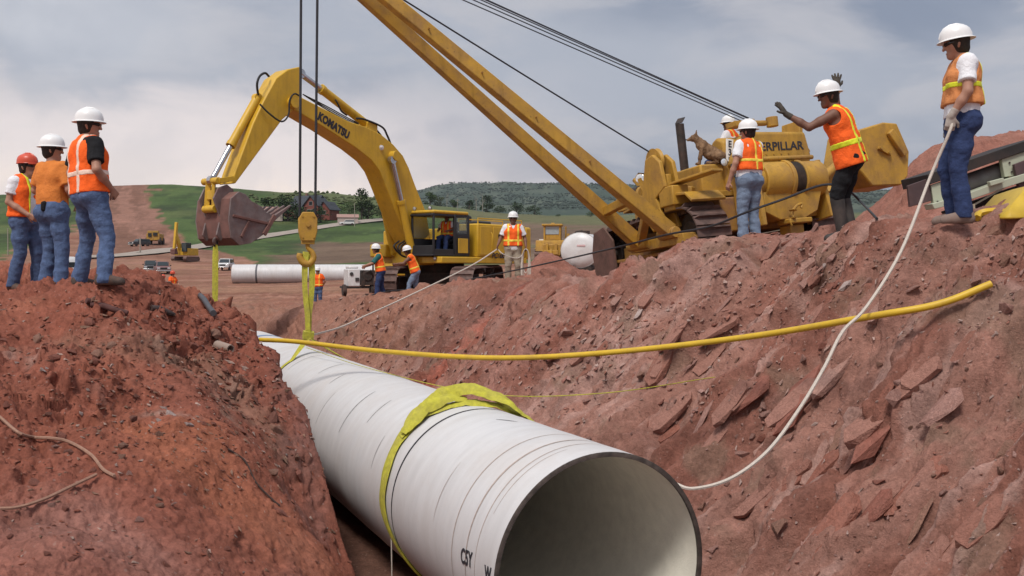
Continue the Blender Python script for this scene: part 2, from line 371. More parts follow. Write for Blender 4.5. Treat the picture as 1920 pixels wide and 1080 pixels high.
def cells(u, v, seed, k=17.0):
    "broken pieces: every cell has its own height and tilt, the joints are worn"
    iu = np.floor(u).astype(np.int64); iv = np.floor(v).astype(np.int64); W = np.zeros(u.shape, np.float32); hh = W.copy(); z0 = np.zeros(u.shape, np.int64)
    for a in (-1, 0, 1):
        for b in (-1, 0, 1):
            ca_, cb_ = iu+a, iv+b
            du = (u-(ca_+0.5+0.45*_hash(ca_, cb_, z0, seed))).astype(np.float32); dv = (v-(cb_+0.5+0.45*_hash(ca_, cb_, z0+1, seed))).astype(np.float32); w = np.exp(-k*np.hypot(du, dv))
            W += w; hh += w*(_hash(ca_, cb_, z0+2, seed)+1.3*(_hash(ca_, cb_, z0+3, seed)*du+_hash(ca_, cb_, z0+4, seed)*dv))
    return hh/np.maximum(W, 1e-12)
def rock_relief(x, y, z, s, t):
    "relief along the slope normal, metres; scrapes and beds run up the right-hand face"
    a = s+0.16*t+0.10*fbm(s*0.8, t*0.8, 0, 3, seed=3); b = t*0.8+z*0.6
    wob = fbm(a*0.9, b*0.35, 0.3, 3, seed=21); wu = 0.22*fbm(x*2.1, y*2.1, z*2.1, 3, seed=22); wv = 0.22*fbm(x*2.1, y*2.1, z*2.1+9, 3, seed=23)
    saw = (a*1.15+0.9*wob) % 1.0
    bed = (np.minimum(saw/0.80, (1-saw)/0.20)-0.5)*sstep(-0.35, 0.25, fbm(a*0.5, b*0.5, 1.7, 2, seed=31))
    m1 = sstep(-0.45, 0.25, fbm(a*0.7, b*0.5, 2.2, 3, seed=33)); m2 = sstep(-0.5, 0.2, fbm(a*1.3, b*0.9, 5.2, 3, seed=34))
    c1 = cells(a*1.7+wu*1.0, b*0.55+wv*.5, 41); c2 = cells(a*5.0+wu*1.6, b*1.3+wv*1.0, 42); c3 = cells(a*13+wu*3, b*3.2+wv*2, 43); c4 = cells(a*30+wu*6, b*9+wv*4, 44)
    stri = 0.055*fbm(a*5.5+wu, b*0.7, 0, 2, seed=62)+0.030*fbm(a*15+2*wu, b*1.6, 0, 3, seed=63)
    crumb = fbm(x*12, y*12, z*12, 3, 0.6, seed=61)
    return stri+0.27*bed*np.clip(1+0.8*wob, 0.2, 2)+0.16*c1*m1+0.100*c2*m2+0.045*c3*(0.35+0.65*m2)+0.012*c4+0.05*fbm(a*2.6, b*1.2, z*0.8, 4, 0.5, seed=51)+0.010*crumb
def left_relief(x, y, z, s, t):
    rub = sstep(-1.55, -0.95, z+0.15*fbm(x*.8, y*.8, 0, 3, seed=70))*0.70+0.30                         # rubble on the shoulder, smoother wash below
    big = fbm(x*0.9, y*0.9, z*0.9, 3, seed=71); wu = 0.25*fbm(x*2.3, y*2.3, z*2.3, 3, seed=72); wv = 0.25*fbm(x*2.3, y*2.3, z*2.3+9, 3, seed=73)
    m1 = sstep(-0.3, 0.35, fbm(x*1.1, y*1.1, 3.3, 3, seed=75))
    c1 = cells(x*1.5+wu, y*1.3+wv, 81); c2 = cells(x*4.4+wu*3, y*3.4+wv*3, 82); c3 = cells(x*12+wu*6, y*9+wv*6, 83); c4 = cells(x*30+wu*9, y*22+wv*9, 84)
    gul = fbm((s*0.6+t)*2.0, (s-t*0.2)*0.5, 0, 3, seed=91); crumb = fbm(x*13, y*13, z*13, 3, 0.6, seed=101)
    return 0.10*big+0.09*c1*rub+rub*(.25+.75*m1)*0.074*c2+(0.3+0.7*m1)*rub*0.048*c3+0.014*c4*(.3+.7*rub)+0.035*gul+0.024*crumb*(.25+.75*rub)
def base_hit(px, py):
    Ys = np.linspace(2.2, 25, 900); e = elev(py); z = ground((px-960)/F*Ys, Ys); i = int(np.argmax(z > e*Ys)); return (px-960)/F*Ys[i], Ys[i]
def build_terrain():
    kc = np.r_[np.linspace(-1.7, -0.60, 40)[:-1], np.linspace(-0.60, 0.60, 760), np.linspace(0.60, 1.7, 40)[1:]]
    Ys = np.exp(np.r_[np.arange(math.log(2.0), math.log(3.6), 0.02), np.arange(math.log(3.6), math.log(26), 0.0034), np.arange(math.log(26), math.log(120), 0.009), np.arange(math.log(120), math.log(700), 0.02), np.arange(math.log(700), math.log(4200), 0.035)])
    K, YY = np.meshgrid(kc, Ys); X = K*YY; Z = ground(X, YY); nr, nc = X.shape
    s, t = st(X, YY)
    V = np.stack([X, YY, Z], -1)
    du = np.gradient(V, axis=1); dv = np.gradient(V, axis=0); Nn = np.cross(du, dv); Nn /= np.maximum(np.linalg.norm(Nn, axis=2, keepdims=True), 1e-9)
    near = sstep(75, 30, YY)
    rel = np.where(t > 0, rock_relief(X, YY, Z, s, t), left_relief(X, YY, Z, s, t))
    rel = rel*np.where(np.abs(t) < 1.25, 0.25, 1.0)
    upper = sstep(-0.9, 0.2, Z-0.0)*(t > 0)*sstep(4.3, 5.5, t)           # trodden ground above the face is calmer
    rel = rel*(1-0.55*upper)
    far = 0.07*fbm(X*0.45, YY*1.3, 0, 4, 0.6, seed=4)*sstep(30, 45, YY)*sstep(200, 120, YY)+0.12*fbm(X*0.15, YY*0.15, 0, 3, seed=5)*sstep(60, 140, YY)+1.2*fbm(X*0.02, YY*0.02, 0, 4, seed=6)*sstep(220, 600, YY)+5*fbm(X*0.008, YY*0.008, 0, 5, seed=8)*sstep(900, 1800, YY)
    V = V+Nn*(rel*near)[..., None]; V[..., 2] += far
    # ---- soil colours (what the ground is made of)
    def C(*c): return np.array(c, np.float32)
    def mixc(c, f, d): return c*(1-f[..., None])+d*f[..., None]
    n1 = fbm(X*0.7, YY*0.7, Z*0.7, 4, seed=111); n2 = fbm(X*0.25, YY*0.25, 0, 3, seed=121); n3 = fbm(X*2.5, YY*2.5, Z*2.5, 4, seed=131)
    a = s+0.16*t
    col = np.zeros(V.shape, np.float32)+C(0.255, 0.105, 0.075)
    # left bank
    lb = mixc(np.zeros_like(V)+C(0.265, 0.090, 0.058), sstep(-0.1, 0.5, n1), C(0.30, 0.112, 0.072))
    lb = mixc(lb, sstep(-0.1, 0.5, n2+0.4*n3)*0.7, C(0.23, 0.080, 0.055))
    near_l = (YY < 22) & (t < 1)
    def vein(ctrl, w):                                                # distance to a streak laid out on the bank
        q = [base_hit(px, py) for px, py in ctrl]; d = np.full(X.shape, 9.0)
        for p0, p1 in zip(q[:-1], q[1:]):
            ex_, ey_ = p1[0]-p0[0], p1[1]-p0[1]; L2 = ex_*ex_+ey_*ey_+1e-9; f = np.clip(((X-p0[0])*ex_+(YY-p0[1])*ey_)/L2, 0, 1); d = np.minimum(d, np.hypot(X-p0[0]-f*ex_, YY-p0[1]-f*ey_))
        return np.exp(-((d+0.22*n3+0.12*n1)/w)**2)*near_l
    lb = mixc(lb, vein(((100, 640), (250, 660), (390, 700), (430, 745), (520, 830)), .30)*0.55, C(0.225, 0.130, 0.092))
    lb = mixc(lb, vein(((340, 690), (400, 735), (430, 790)), .18)*0.5, C(0.235, 0.175, 0.14))
    lb = mixc(lb, vein(((0, 635), (110, 700), (220, 745), (330, 785)), .13)*sstep(-.2, .4, n3)*0.8, C(0.36, 0.24, 0.20))
    lb = mixc(lb, vein(((520, 680), (565, 760), (585, 860), (560, 980)), .16)*0.6, C(0.20, 0.10, 0.085))
    lb = mixc(lb, vein(((330, 830), (450, 950), (560, 1040)), .55)*0.6, C(0.35, 0.125, 0.068))
    lb = mixc(lb, vein(((130, 990), (260, 1050)), .35)*0.5, C(0.33, 0.19, 0.16))
    lb = mixc(lb, sstep(6.4, 4.6, YY)*sstep(0.0, -1.5, X)*0.65, C(0.27, 0.115, 0.088))
    # right face
    rb = mixc(np.zeros_like(V)+C(0.325, 0.165, 0.128), sstep(-0.1, 0.6, fbm(a*2.2, t*0.35, 0, 5, .6, seed=141)), C(0.250, 0.108, 0.080))
    rb = mixc(rb, sstep(0.15, 0.7, fbm(a*5.0, t*0.7, 3, 4, .6, seed=151))*0.8, C(0.42, 0.255, 0.215))
    rb = mixc(rb, np.exp(-((a-10.6+0.5*n2)/0.9)**2)*0.85, C(0.33, 0.095, 0.062))
    rb = mixc(rb, np.exp(-((a-7.2)/0.6)**2)*0.5, C(0.31, 0.115, 0.082))
    rb = mixc(rb, sstep(11.8, 14, a)*0.7, C(0.28, 0.135, 0.092))
    rb = mixc(rb, sstep(0.35, 0.8, n3+0.4*n1)*0.6, C(0.24, 0.155, 0.115))
    top = sstep(4.6, 5.6, t)*sstep(3, 8, YY)
    rb = mixc(rb, top*0.7, C(0.29, 0.125, 0.094))
    side = sstep(-0.3, 0.3, t); col = lb*(1-side[..., None])+rb*side[..., None]
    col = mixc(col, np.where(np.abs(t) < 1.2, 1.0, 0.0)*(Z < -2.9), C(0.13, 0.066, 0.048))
    # plain and hills
    plain = mixc(np.zeros_like(V)+C(0.215, 0.112, 0.072), sstep(-0.3, 0.5, fbm(X*0.05, YY*0.2, 0, 4, seed=161)), C(0.255, 0.135, 0.088))
    plain = mixc(plain, sstep(0.0, 0.35, fbm(X*0.03, YY*0.45, 0, 4, seed=163))*0.75, C(0.19, 0.080, 0.055))
    plain = mixc(plain, sstep(0.25, 0.5, fbm(X*0.05+YY*.02, YY*0.8, 0, 3, seed=165))*0.6, C(0.31, 0.165, 0.12))
    col = mixc(col, sstep(26, 60, YY), plain)
    px = 960+F*K+14*n2+10*fbm(X*0.06, YY*0.06, 0, 3, seed=171)
    ylog = np.log(YY)
    grass = mixc(np.zeros_like(V)+C(0.048, 0.078, 0.024), sstep(-0.4, 0.5, fbm(X*0.03, YY*0.03, 0, 5, seed=181)), C(0.070, 0.105, 0.032))
    grass = mixc(grass, sstep(0.0, 0.5, fbm(X*0.09, YY*0.05, 0, 5, .6, seed=191))*0.8, C(0.036, 0.055, 0.020))
    grass = mixc(grass, sstep(0.2, 0.6, fbm(X*0.05, YY*0.02, 3, 5, .6, seed=193))*0.5, C(0.105, 0.120, 0.045))
    grass = mixc(grass, np.exp(-((YY-372-8*n2)/9)**2)*sstep(286, 300, 960+F*K)*sstep(440, 400, 960+F*K)*.6, C(0.030, 0.042, 0.02))
    ye = np.interp(px, [-900, 0, 190, 330, 430, 560, 700, 900, 960, 1100, 1200, 2500], [150, 175, 330, 285, 132, 120, 118, 112, 105, 100, 98, 90])
    gm = sstep(0.97, 1.03, YY/(ye*(1+0.05*n2)))
    cutl = np.interp(YY, [150, 230, 300, 480, 520], [150, 150, 172, 188, 190]); cutr = np.interp(YY, [150, 205, 240, 275, 300, 380, 480, 520], [520, 420, 345, 318, 306, 288, 282, 282])
    cut = sstep(-6, 6, px-cutl)*sstep(6, -6, px-cutr)*sstep(560, 500, YY)
    gm = gm*(1-cut); col = mixc(col, gm, grass)
    cutc = mixc(np.zeros_like(V)+C(0.165, 0.082, 0.056), sstep(-0.3, 0.6, fbm(px*0.05, YY*0.012, 0, 5, .6, seed=201)), C(0.245, 0.125, 0.090))
    col = mixc(col, cut*sstep(160, 220, YY), cutc)
    # ploughed fields
    field = mixc(np.zeros_like(V)+C(0.125, 0.082, 0.056), sstep(-0.2, 0.5, fbm(X*0.012, YY*0.05, 0, 4, seed=211)), C(0.165, 0.112, 0.076))
    field = mixc(field, sstep(0.2, 0.6, fbm(X*0.02, YY*0.03, 2, 4, seed=221))*0.6, C(0.110, 0.112, 0.050))
    ff = sstep(540, 600, px+60*(YY < 200))*sstep(150, 160, YY+4*n2)*sstep(262, 250, YY+6*n2)*sstep(905, 860, px)
    ff = np.maximum(ff, sstep(850, 900, px)*sstep(118, 128, YY)*sstep(760, 700, YY))
    col = mixc(col, ff, field)
    # dry hill and wooded mountain
    dry = sstep(440, 560, px)*sstep(430, 470, YY)*sstep(900, 800, YY)*0.75
    col = mixc(col, dry, C(0.105, 0.118, 0.052))
    mt = sstep(700, 900, YY)
    mc = mixc(np.zeros_like(V)+C(0.046, 0.066, 0.050), sstep(0.0, 0.5, fbm(X*0.03, YY*0.008, 0, 4, seed=231)), C(0.078, 0.096, 0.070))
    col = mixc(col, mt, mc)
    idx = np.arange(nr*nc).reshape(nr, nc); q = np.stack([idx[:-1, :-1], idx[:-1, 1:], idx[1:, 1:], idx[1:, :-1]], -1)
    tc = (t[:-1, :-1]+t[1:, 1:])/2; sc = (s[:-1, :-1]+s[1:, 1:])/2; yc = (YY[:-1, :-1]+YY[1:, 1:])/2
    nearz = yc < 46
    zones = {'trench_floor': nearz & (np.abs(tc) < 1.13), 'left_bank': nearz & (tc <= -1.13), 'right_bank': nearz & (tc >= 1.13),
             'work_yard': ~nearz & (yc < 120), 'hillside': (yc >= 120) & (yc < 800), 'mountain': yc >= 800}
    ms = soil_mat('red_soil'); mr = soil_mat('red_rock', 0.5, 0.8, 0.6); mf = soil_mat('far_ground', 0.0, 0.5, 0.2, 0.25); mg = soil_mat('far_hill', 0.0, 0.5, 0.2, 0.05)
    objs = {}
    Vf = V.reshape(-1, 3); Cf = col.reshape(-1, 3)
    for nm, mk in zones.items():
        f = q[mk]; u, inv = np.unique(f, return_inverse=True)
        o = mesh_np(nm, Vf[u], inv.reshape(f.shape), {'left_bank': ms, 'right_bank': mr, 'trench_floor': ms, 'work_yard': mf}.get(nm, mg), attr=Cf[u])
        tag(o, kind='structure'); objs[nm] = o
    return objs, V, Nn, s, t, col
LAND, TV, TN, TS, TT, TC = build_terrain()
# ground behind and beside the camera, out of the picture
m_ = MB()
g = 9
xs = np.linspace(-40, 40, g); ys = np.linspace(-60, 2.05, g)
vs = [(x, y, -1.75-0.0*y) for y in ys for x in xs]
m_.add(vs, [(j*g+i, j*g+i+1, (j+1)*g+i+1, (j+1)*g+i) for j in range(g-1) for i in range(g-1)])
tag(m_.build('ground', mat('bare_earth', (0.25, 0.10, 0.07), 0.95, bump=0.6, bscale=8)), kind='structure')

def surf(px, py, ymin=2.2):
    "first point of the finished land on the sight line of a photograph pixel"
    k = (px-960)/F; e = elev(py); row = TV[:, :, 0]/TV[:, :, 1]; j = int(np.argmin(np.abs(row[200]-k))); c = TV[:, j]
    el = c[:, 2]/c[:, 1]; ok = (el >= e) & (c[:, 1] > ymin); i = int(np.argmax(ok)); return Vector(c[i])
def surf_n(px, py):
    k = (px-960)/F; e = elev(py); row = TV[:, :, 0]/TV[:, :, 1]; j = int(np.argmin(np.abs(row[200]-k))); c = TV[:, j]
    i = int(np.argmax(c[:, 2]/c[:, 1] >= e)); return Vector(c[i]), Vector(TN[max(0, i-2), j])

def land_z(x, y):
    "height of the finished land at a place near the trench"
    i = int(np.argmin(np.abs(TV[:, 300, 1]-y))); lo = max(0, i-6); blk = TV[lo:i+7]; d = (blk[..., 0]-x)**2+(blk[..., 1]-y)**2; j = int(np.argmin(d)); return float(blk.reshape(-1, 3)[j, 2])
# ---------------------------------------------------------------- the white pipe, slings, ropes
m_pipe = mat('white_pipe_coat', (0.59, 0.585, 0.59), 0.45, var=0.07, scale=1.6, stretch=(1, 1, 5), bump=0.06, bscale=3, dirt=0.40, dirtcol=(0.46, 0.39, 0.34), dscale=0.9)
m_rim = mat('bare_steel_edge', (0.075, 0.058, 0.050), 0.7, 0.2, var=0.5, scale=14)
m_lin = mat('grey_mortar_lining', (0.72, 0.69, 0.60), 0.9, var=0.08, scale=9, bump=0.15, bscale=60)
m_mark = mat('dark_paint_mark', (0.028, 0.026, 0.034), 0.7, var=0.3)
m_scuff = mat('brown_scuff', (0.40, 0.32, 0.28), 0.9, var=0.25, scale=30)
m_blue = mat('blue_band_paint', (0.18, 0.26, 0.42), 0.6)
m_sling = mat('yellow_green_webbing', (0.50, 0.47, 0.045), 0.85, var=0.25, scale=18, bump=0.5, bscale=160, dirt=0.5, dirtcol=(0.30, 0.24, 0.10), dscale=5)
m_steel = mat('dark_wire_rope', (0.040, 0.040, 0.045), 0.55, 0.5, var=0.3, scale=60)
m_ropew = mat('pale_rope', (0.62, 0.55, 0.48), 0.9, var=0.15, scale=80, bump=0.6, bscale=200)
m_hose = mat('yellow_plastic_pipe', (0.62, 0.40, 0.025), 0.45, var=0.10, scale=5, dirt=0.25, dscale=6)
m_black = mat('black_rubber', (0.018, 0.018, 0.019), 0.65, var=0.3, scale=30)
m_hook = mat('ochre_hook_paint', (0.45, 0.25, 0.03), 0.55, var=0.15, scale=12, dirt=0.4, dscale=7)

def pipe_ring(mb, zs, r, n=96, a0=0.0, a1=2*PI):
    full = abs(a1-a0-2*PI) < 1e-6; m = n if full else n+1; b = len(mb.v)
    for z, rr in zip(zs, r if isinstance(r, (list, tuple)) else [r]*len(zs)):
        for k in range(m):
            a = a0+(a1-a0)*k/n; mb.v.append((rr*math.cos(a), rr*math.sin(a), z))
    for i in range(len(zs)-1):
        for k in range(n if full else m-1):
            mb.f.append((b+i*m+k, b+i*m+(k+1) % m, b+(i+1)*m+(k+1) % m, b+(i+1)*m+k))
def make_pipe(loc, axis, length, label, group, R=PIPE_R, wall=0.035):
    # local z runs along the axis away from the viewer, local y is up
    ax = Vector(axis).normalized(); xx = ax.cross(Vector((0, 0, 1))).normalized()*-1; up = ax.cross(xx)*1
    if up.z < 0: up = -up
    xx = up.cross(ax)
    M = Matrix((xx, up, ax)).transposed().to_4x4(); M.translation = Vector(loc)
    root = thing('pipe', label, 'pipe', group=group); root.matrix_world = M
    mb = MB(); nz = 60
    rr = [R*(1+0.0016*math.sin(i*2.1)+0.001*math.sin(i*0.9)) for i in range(nz+1)]
    pipe_ring(mb, [length*i/nz for i in range(nz+1)], rr); mb.build('outer_coating', m_pipe, root)
    for zz, sg in ((0, -1), (length, 1)):
        mb = MB(); pipe_ring(mb, [zz, zz+sg*0.004, zz+sg*0.004, zz-sg*0.02], [R+0.001, R-0.004, R-wall, R-wall]); mb.build('steel_rim', m_rim, root)
    mb = MB(); pipe_ring(mb, [0.02, length*0.3, length*0.6, length-0.02], R-wall); o = mb.build('lining', m_lin, root)
    return root
def pang(deg): return PI/2+math.radians(deg)     # degrees from the crown, positive to the viewer's right
PIPE_AX = Vector((D.x, D.y, -0.004))
big = make_pipe(PIPE0, PIPE_AX, 15.2, 'large white coated pipe being lowered into the red trench, open end towards the viewer', 'white pipe lengths')
def arc_mark(root, name, s0, w, a0, a1, m, lift=0.0025, R=PIPE_R, n=40, skew=0.0):
    mb = MB(); b = 0
    for k in range(n+1):
        a = pang(a0+(a1-a0)*k/n); ww = w*(0.35+0.65*math.sin(PI*min(1, max(0.08, k/n)))) if abs(a1-a0) < 200 else w
        for z in (s0-ww/2+skew*k/n, s0+ww/2+skew*k/n): mb.v.append(((R+lift)*math.cos(a), (R+lift)*math.sin(a), z))
    mb.f = [(2*k, 2*k+1, 2*k+3, 2*k+2) for k in range(n)]
    return mb.build(name, m, root)
arc_mark(big, 'painted_line', 2.33, 0.035, -115, 75, m_mark, 0.004)
for s0, a0, a1, w in ((0.34, -95, 20, 0.012), (0.52, -100, 30, 0.02), (0.26, -60, -10, 0.008), (0.80, -110, 10, 0.014), (1.25, -80, -45, 0.008)):
    arc_mark(big, 'scuff_line', s0, w, a0, a1, m_scuff, 0.003)
for s0, a0, a1, w in ((4.55, -66, -24, 0.022), (3.85, -50, -26, 0.022), (7.1, -30, -4, 0.024), (5.6, -70, -40, 0.016), (6.2, -35, -18, 0.02), (8.6, -40, 0, 0.02), (3.1, -75, -52, 0.012)):
    arc_mark(big, 'dark_scrape', s0, w, a0, a1, mat('grey_scrape', (0.27, 0.26, 0.255), 0.9, var=0.4, scale=25), 0.003, skew=0.03)
arc_mark(big, 'short_scratch', 1.72, 0.03, -6, 1, m_mark, 0.003, skew=-0.22)
arc_mark(big, 'end_band', 13.6, 0.25, -100, 100, m_blue, 0.004)
def on_pipe(me, root, name, s_mid, ang, R, m):
    "bend flat lettering round the pipe: text x runs along the rim, y towards the far end"
    for v in me.vertices:
        a = pang(ang)+v.co.x/R; r = R+0.004+max(0, v.co.z)*0.5
        v.co = (r*math.cos(a), r*math.sin(a), s_mid+v.co.y)
    me.materials.clear(); me.materials.append(m); return link(name, me, root)
def rot_text(me, ang):
    c, s_ = math.cos(ang), math.sin(ang)
    for v in me.vertices: v.co = (v.co.x*c-v.co.y*s_, v.co.x*s_+v.co.y*c, v.co.z)
    return me
tm = text_mesh('C5Y', 0.15, 0.002, 0.004, sx=0.8)
on_pipe(rot_text(tm, math.radians(-85)), big, 'painted_lettering', 0.50, -86, PIPE_R, m_mark)
tm = text_mesh('W', 0.13, 0.002, 0.005, sx=0.8)
on_pipe(rot_text(tm, math.radians(-85)), big, 'painted_lettering', 0.10, -86, PIPE_R, m_mark)
far = make_pipe(P(437, 512, 84)+Vector((0, 0, 0)), Vector((1, 0.10, 0.0)), 13.5, 'white pipe length lying on the dirt yard beyond the trench', 'white pipe lengths')
fp = far.matrix_world.translation; fm = far.matrix_world.copy(); fm.translation = (fp.x, fp.y, gz(fp.x, fp.y)+PIPE_R); far.matrix_world = fm
arc_mark(far, 'painted_line', 2.1, 0.16, -180, 180, mat('grey_band', (0.12, 0.12, 0.13), 0.8), 0.006)
for zz in (5.2, 8.2, 11.0): arc_mark(far, 'wrap_seam', zz, 0.10, -180, 180, mat('pale_seam', (0.55, 0.54, 0.54), 0.8), 0.004)

def ribbon(mb, pts, nrm, w, th):
    "flat strap: pts, per-point outward normals, width and thickness"
    m = len(pts); b = len(mb.v)
    for i in range(m):
        t = (Vector(pts[min(i+1, m-1)])-Vector(pts[max(i-1, 0)])).normalized(); n = Vector(nrm[i]); n = (n-t*n.dot(t)).normalized(); x = t.cross(n)
        W = w[i] if isinstance(w, (list, tuple)) else w; p = Vector(pts[i])
        for sx, sn in ((-.5, 0), (-.25, .35), (0, .5), (.25, .35), (.5, 0), (0, -.5)): mb.v.append(tuple(p+x*sx*W+n*sn*th))
    for i in range(m-1):
        for k in range(6): mb.f.append((b+i*6+k, b+i*6+(k+1) % 6, b+(i+1)*6+(k+1) % 6, b+(i+1)*6+k))
    mb.f += [tuple(b+k for k in range(6))[::-1], tuple(b+(m-1)*6+k for k in range(6))]
def pring(s, deg, off=0.0):
    a = math.radians(deg); n = R_*math.sin(a)+Vector((0, 0, math.cos(a))); c = PIPE0+PIPE_AX.normalized()*s
    return c+n*(PIPE_R+off), n
def ring_strap(mb, spec, w, th, n=70, tilt=None):
    pts = curve_pts([Vector((q[0], q[1]*0.1, q[2]*10)) for q in spec], n); P3 = []; N3 = []; m = len(pts)-1; jr = random.Random(int(spec[0][0]*100)); ph = jr.uniform(0, 6)
    f = lambda v, i: v if not isinstance(v, (list, tuple)) else float(np.interp(i/m, np.linspace(0, 1, len(v)), v))
    for i, q in enumerate(pts):
        p, nn = pring(q.x+.012*math.sin(i*.55+ph), q.y*10, q.z/10+(.006*math.sin(i*.6+ph)+.003*math.sin(i*1.7) if tilt and f(tilt, i) > .25 else 0)); N3.append(nn-PIPE_AX*(f(tilt, i)*(1+.25*math.sin(i*.45+ph))) if tilt else nn); P3.append(p)
    ribbon(mb, P3, N3, [f(w, i)*(1+.06*math.sin(i*.9)) for i in range(m+1)], th)
# slack sling on the near half of the pipe
mb = MB()
ring_strap(mb, [(1.15, -172, .012), (1.75, -150, .012), (2.25, -125, .012), (2.52, -98, .014), (2.60, -75, .02), (2.66, -52, .02), (2.72, -36, .03), (2.76, -22, .07), (2.74, -10, .12), (2.66, 2, .15), (2.52, 14, .12), (2.38, 26, .07), (2.28, 36, .03), (2.24, 42, .02)], [.05, .06, .08, .17, .19, .19, .19, .16, .14, .14, .13, .12, .11, .11], 0.03, 96, [0, 0, 0, 0, 0, 0, .3, 1.2, 1.6, 1.4, 1.0, .5, .2, 0])
ring_strap(mb, [(2.24, 42, .025), (2.34, 39, .04), (2.46, 29, .035), (2.54, 16, .03), (2.60, 2, .025), (2.64, -12, .025), (2.68, -30, .03), (2.68, -48, .035)], [.10, .12, .12, .12, .13, .14, .16], 0.026, 60, [.2, .5, .6, .5, .3, .1, 0])
ring_strap(mb, [(2.86, -26, .05), (2.84, -10, .12), (2.72, 4, .15), (2.60, 16, .10), (2.48, 28, .05), (2.32, 40, .03)], [.08, .11, .13, .12, .10, .09], 0.024, 46, [.5, 1.0, 1.2, .8, .4, .1])
ring_strap(mb, [(2.60, -46, .05), (2.62, -34, .075), (2.64, -24, .10), (2.66, -12, .09), (2.66, 0, .06)], [.08, .12, .13, .12, .08], 0.03, 30, [.4, 1.0, 1.3, 1.0, .4])
tag(mb.build('lifting_sling', m_sling), 'slack yellow-green webbing sling draped over the near half of the white pipe', 'sling')
# loaded sling under the hook
YH = 15.0
HK = P(577, 455, YH); apex = P(578, 632, YH); sH = st(apex.x, apex.y)[0]
mb = MB()
for sgn, dx in ((-1, -0.055), (1, 0.06)):
    a = P(574 if sgn < 0 else 582, 472, YH); c = apex+Vector((0, 0, 0.02)); pts = [a.lerp(c, i/12)+Vector((dx*math.sin(PI*min(1, i/9))*0.55, 0.02*sgn, 0)) for i in range(13)]
    ribbon(mb, pts, [Vector((0.15*sgn, -1, 0))]*13, [0.10]*4+[0.085]*9, 0.02)
for sgn in (-1, 1):
    P3 = [apex]; N3 = [Vector((0, -0.3, 1))]
    for i in range(0, 31):
        deg = sgn*(28+i*(154/30)); ds = 0.0
        p, nn = pring(sH+0.10*sgn*math.sin(math.radians(abs(deg))), deg, 0.014); P3.append(p); N3.append(nn)
    ribbon(mb, P3, N3, [0.15, 0.16]+[0.12]*30, 0.022)
mb.box(apex+Vector((0, 0, 0.03)), (0.16, 0.10, 0.12), (0.2, 0.1, 0.4))
tag(mb.build('lifting_sling', m_sling), 'taut yellow webbing sling running from the crane hook around the far half of the pipe', 'sling')
# hook block
hb = thing('hook_block', 'ochre crane hook block hanging on two wire ropes above the pipe', 'hook block', P(577, 425, YH), 0.3)
W = 34/F*YH; H = 54/F*YH
mb = MB(); prof = [(-.36*W, -.5*H), (.36*W, -.5*H), (.5*W, -.15*H), (.5*W, .28*H), (.30*W, .5*H), (-.30*W, .5*H), (-.5*W, .28*H), (-.5*W, -.15*H)]
mb.prism(prof, 'y', -.085, -.05); mb.prism(prof, 'y', .05, .085); mb.build('cheek_plates', m_hook, hb, 0.012)
mb = MB(); mb.cyl((0, -.045, .03), (0, .045, .03), .42*W, 24); mb.build('sheave', m_steel, hb)
mb = MB(); mb.cyl((0, -.11, .03), (0, .11, .03), .035, 12); mb.build('pin', m_hook, hb)
for sx in (-1, 1):
    for sy in (-.36, .36): mb = MB(); mb.cyl((sx*.3*W, -.1, sy*H), (sx*.3*W, .1, sy*H), .016, 8); mb.build('bolt', m_hook, hb)
mb = MB(); mb.cyl((0, 0, -.5*H-.05), (0, 0, -.5*H+.06), .045, 12); mb.box((0, 0, -.5*H-.02), (.2, .12, .06)); mb.build('swivel', m_hook, hb, 0.008)
mb = MB(); hk = [(0, -.5*H-.04), (0.0, -.5*H-.10), (.07, -.5*H-.18), (.085, -.5*H-.27), (.02, -.5*H-.35), (-.07, -.5*H-.335), (-.125, -.5*H-.25), (-.12, -.5*H-.19)]
pts = curve_pts([(x, 0, z) for x, z in hk], 40); mb.tube(pts, [float(np.interp(i/40, [0, .3, .6, .85, 1], [.03, .045, .06, .045, .012])) for i in range(len(pts))], 10); mb.build('hook', m_hook, hb)
# ropes and cables
def rope(name, ctrl, r, m, label, cat, n=60, group=None, smooth=True):
    mb = MB(); mb.tube(curve_pts(ctrl, n) if smooth else ctrl, r, 6)
    return tag(mb.build(name, m), label, cat, group)
# ---------------------------------------------------------------- side boom tractor
m_cat = mat('ochre_machine_paint', (0.46, 0.255, 0.030), 0.5, var=0.16, scale=3, dirt=0.65, dirtcol=(0.22, 0.12, 0.065), dscale=2.2, bump=0.08, bscale=20, wear=.55)
m_catd = mat('muddy_machine_paint', (0.36, 0.185, 0.03), 0.7, var=0.2, scale=4, dirt=0.95, dirtcol=(0.20, 0.105, 0.075), dscale=2.6, bump=0.3, bscale=14)
m_shoe = mat('worn_track_steel', (0.125, 0.085, 0.075), 0.65, 0.35, var=0.35, scale=9, dirt=0.7, dirtcol=(0.20, 0.11, 0.09), dscale=4)
m_dark = mat('greasy_dark_iron', (0.03, 0.026, 0.023), 0.6, 0.2, var=0.4, scale=10, dirt=0.3, dscale=4)
m_plate = mat('white_number_plate', (0.75, 0.75, 0.73), 0.5)
m_lamp = mat('lamp_glass', (0.70, 0.72, 0.74), 0.12, 0.5, var=0.1)
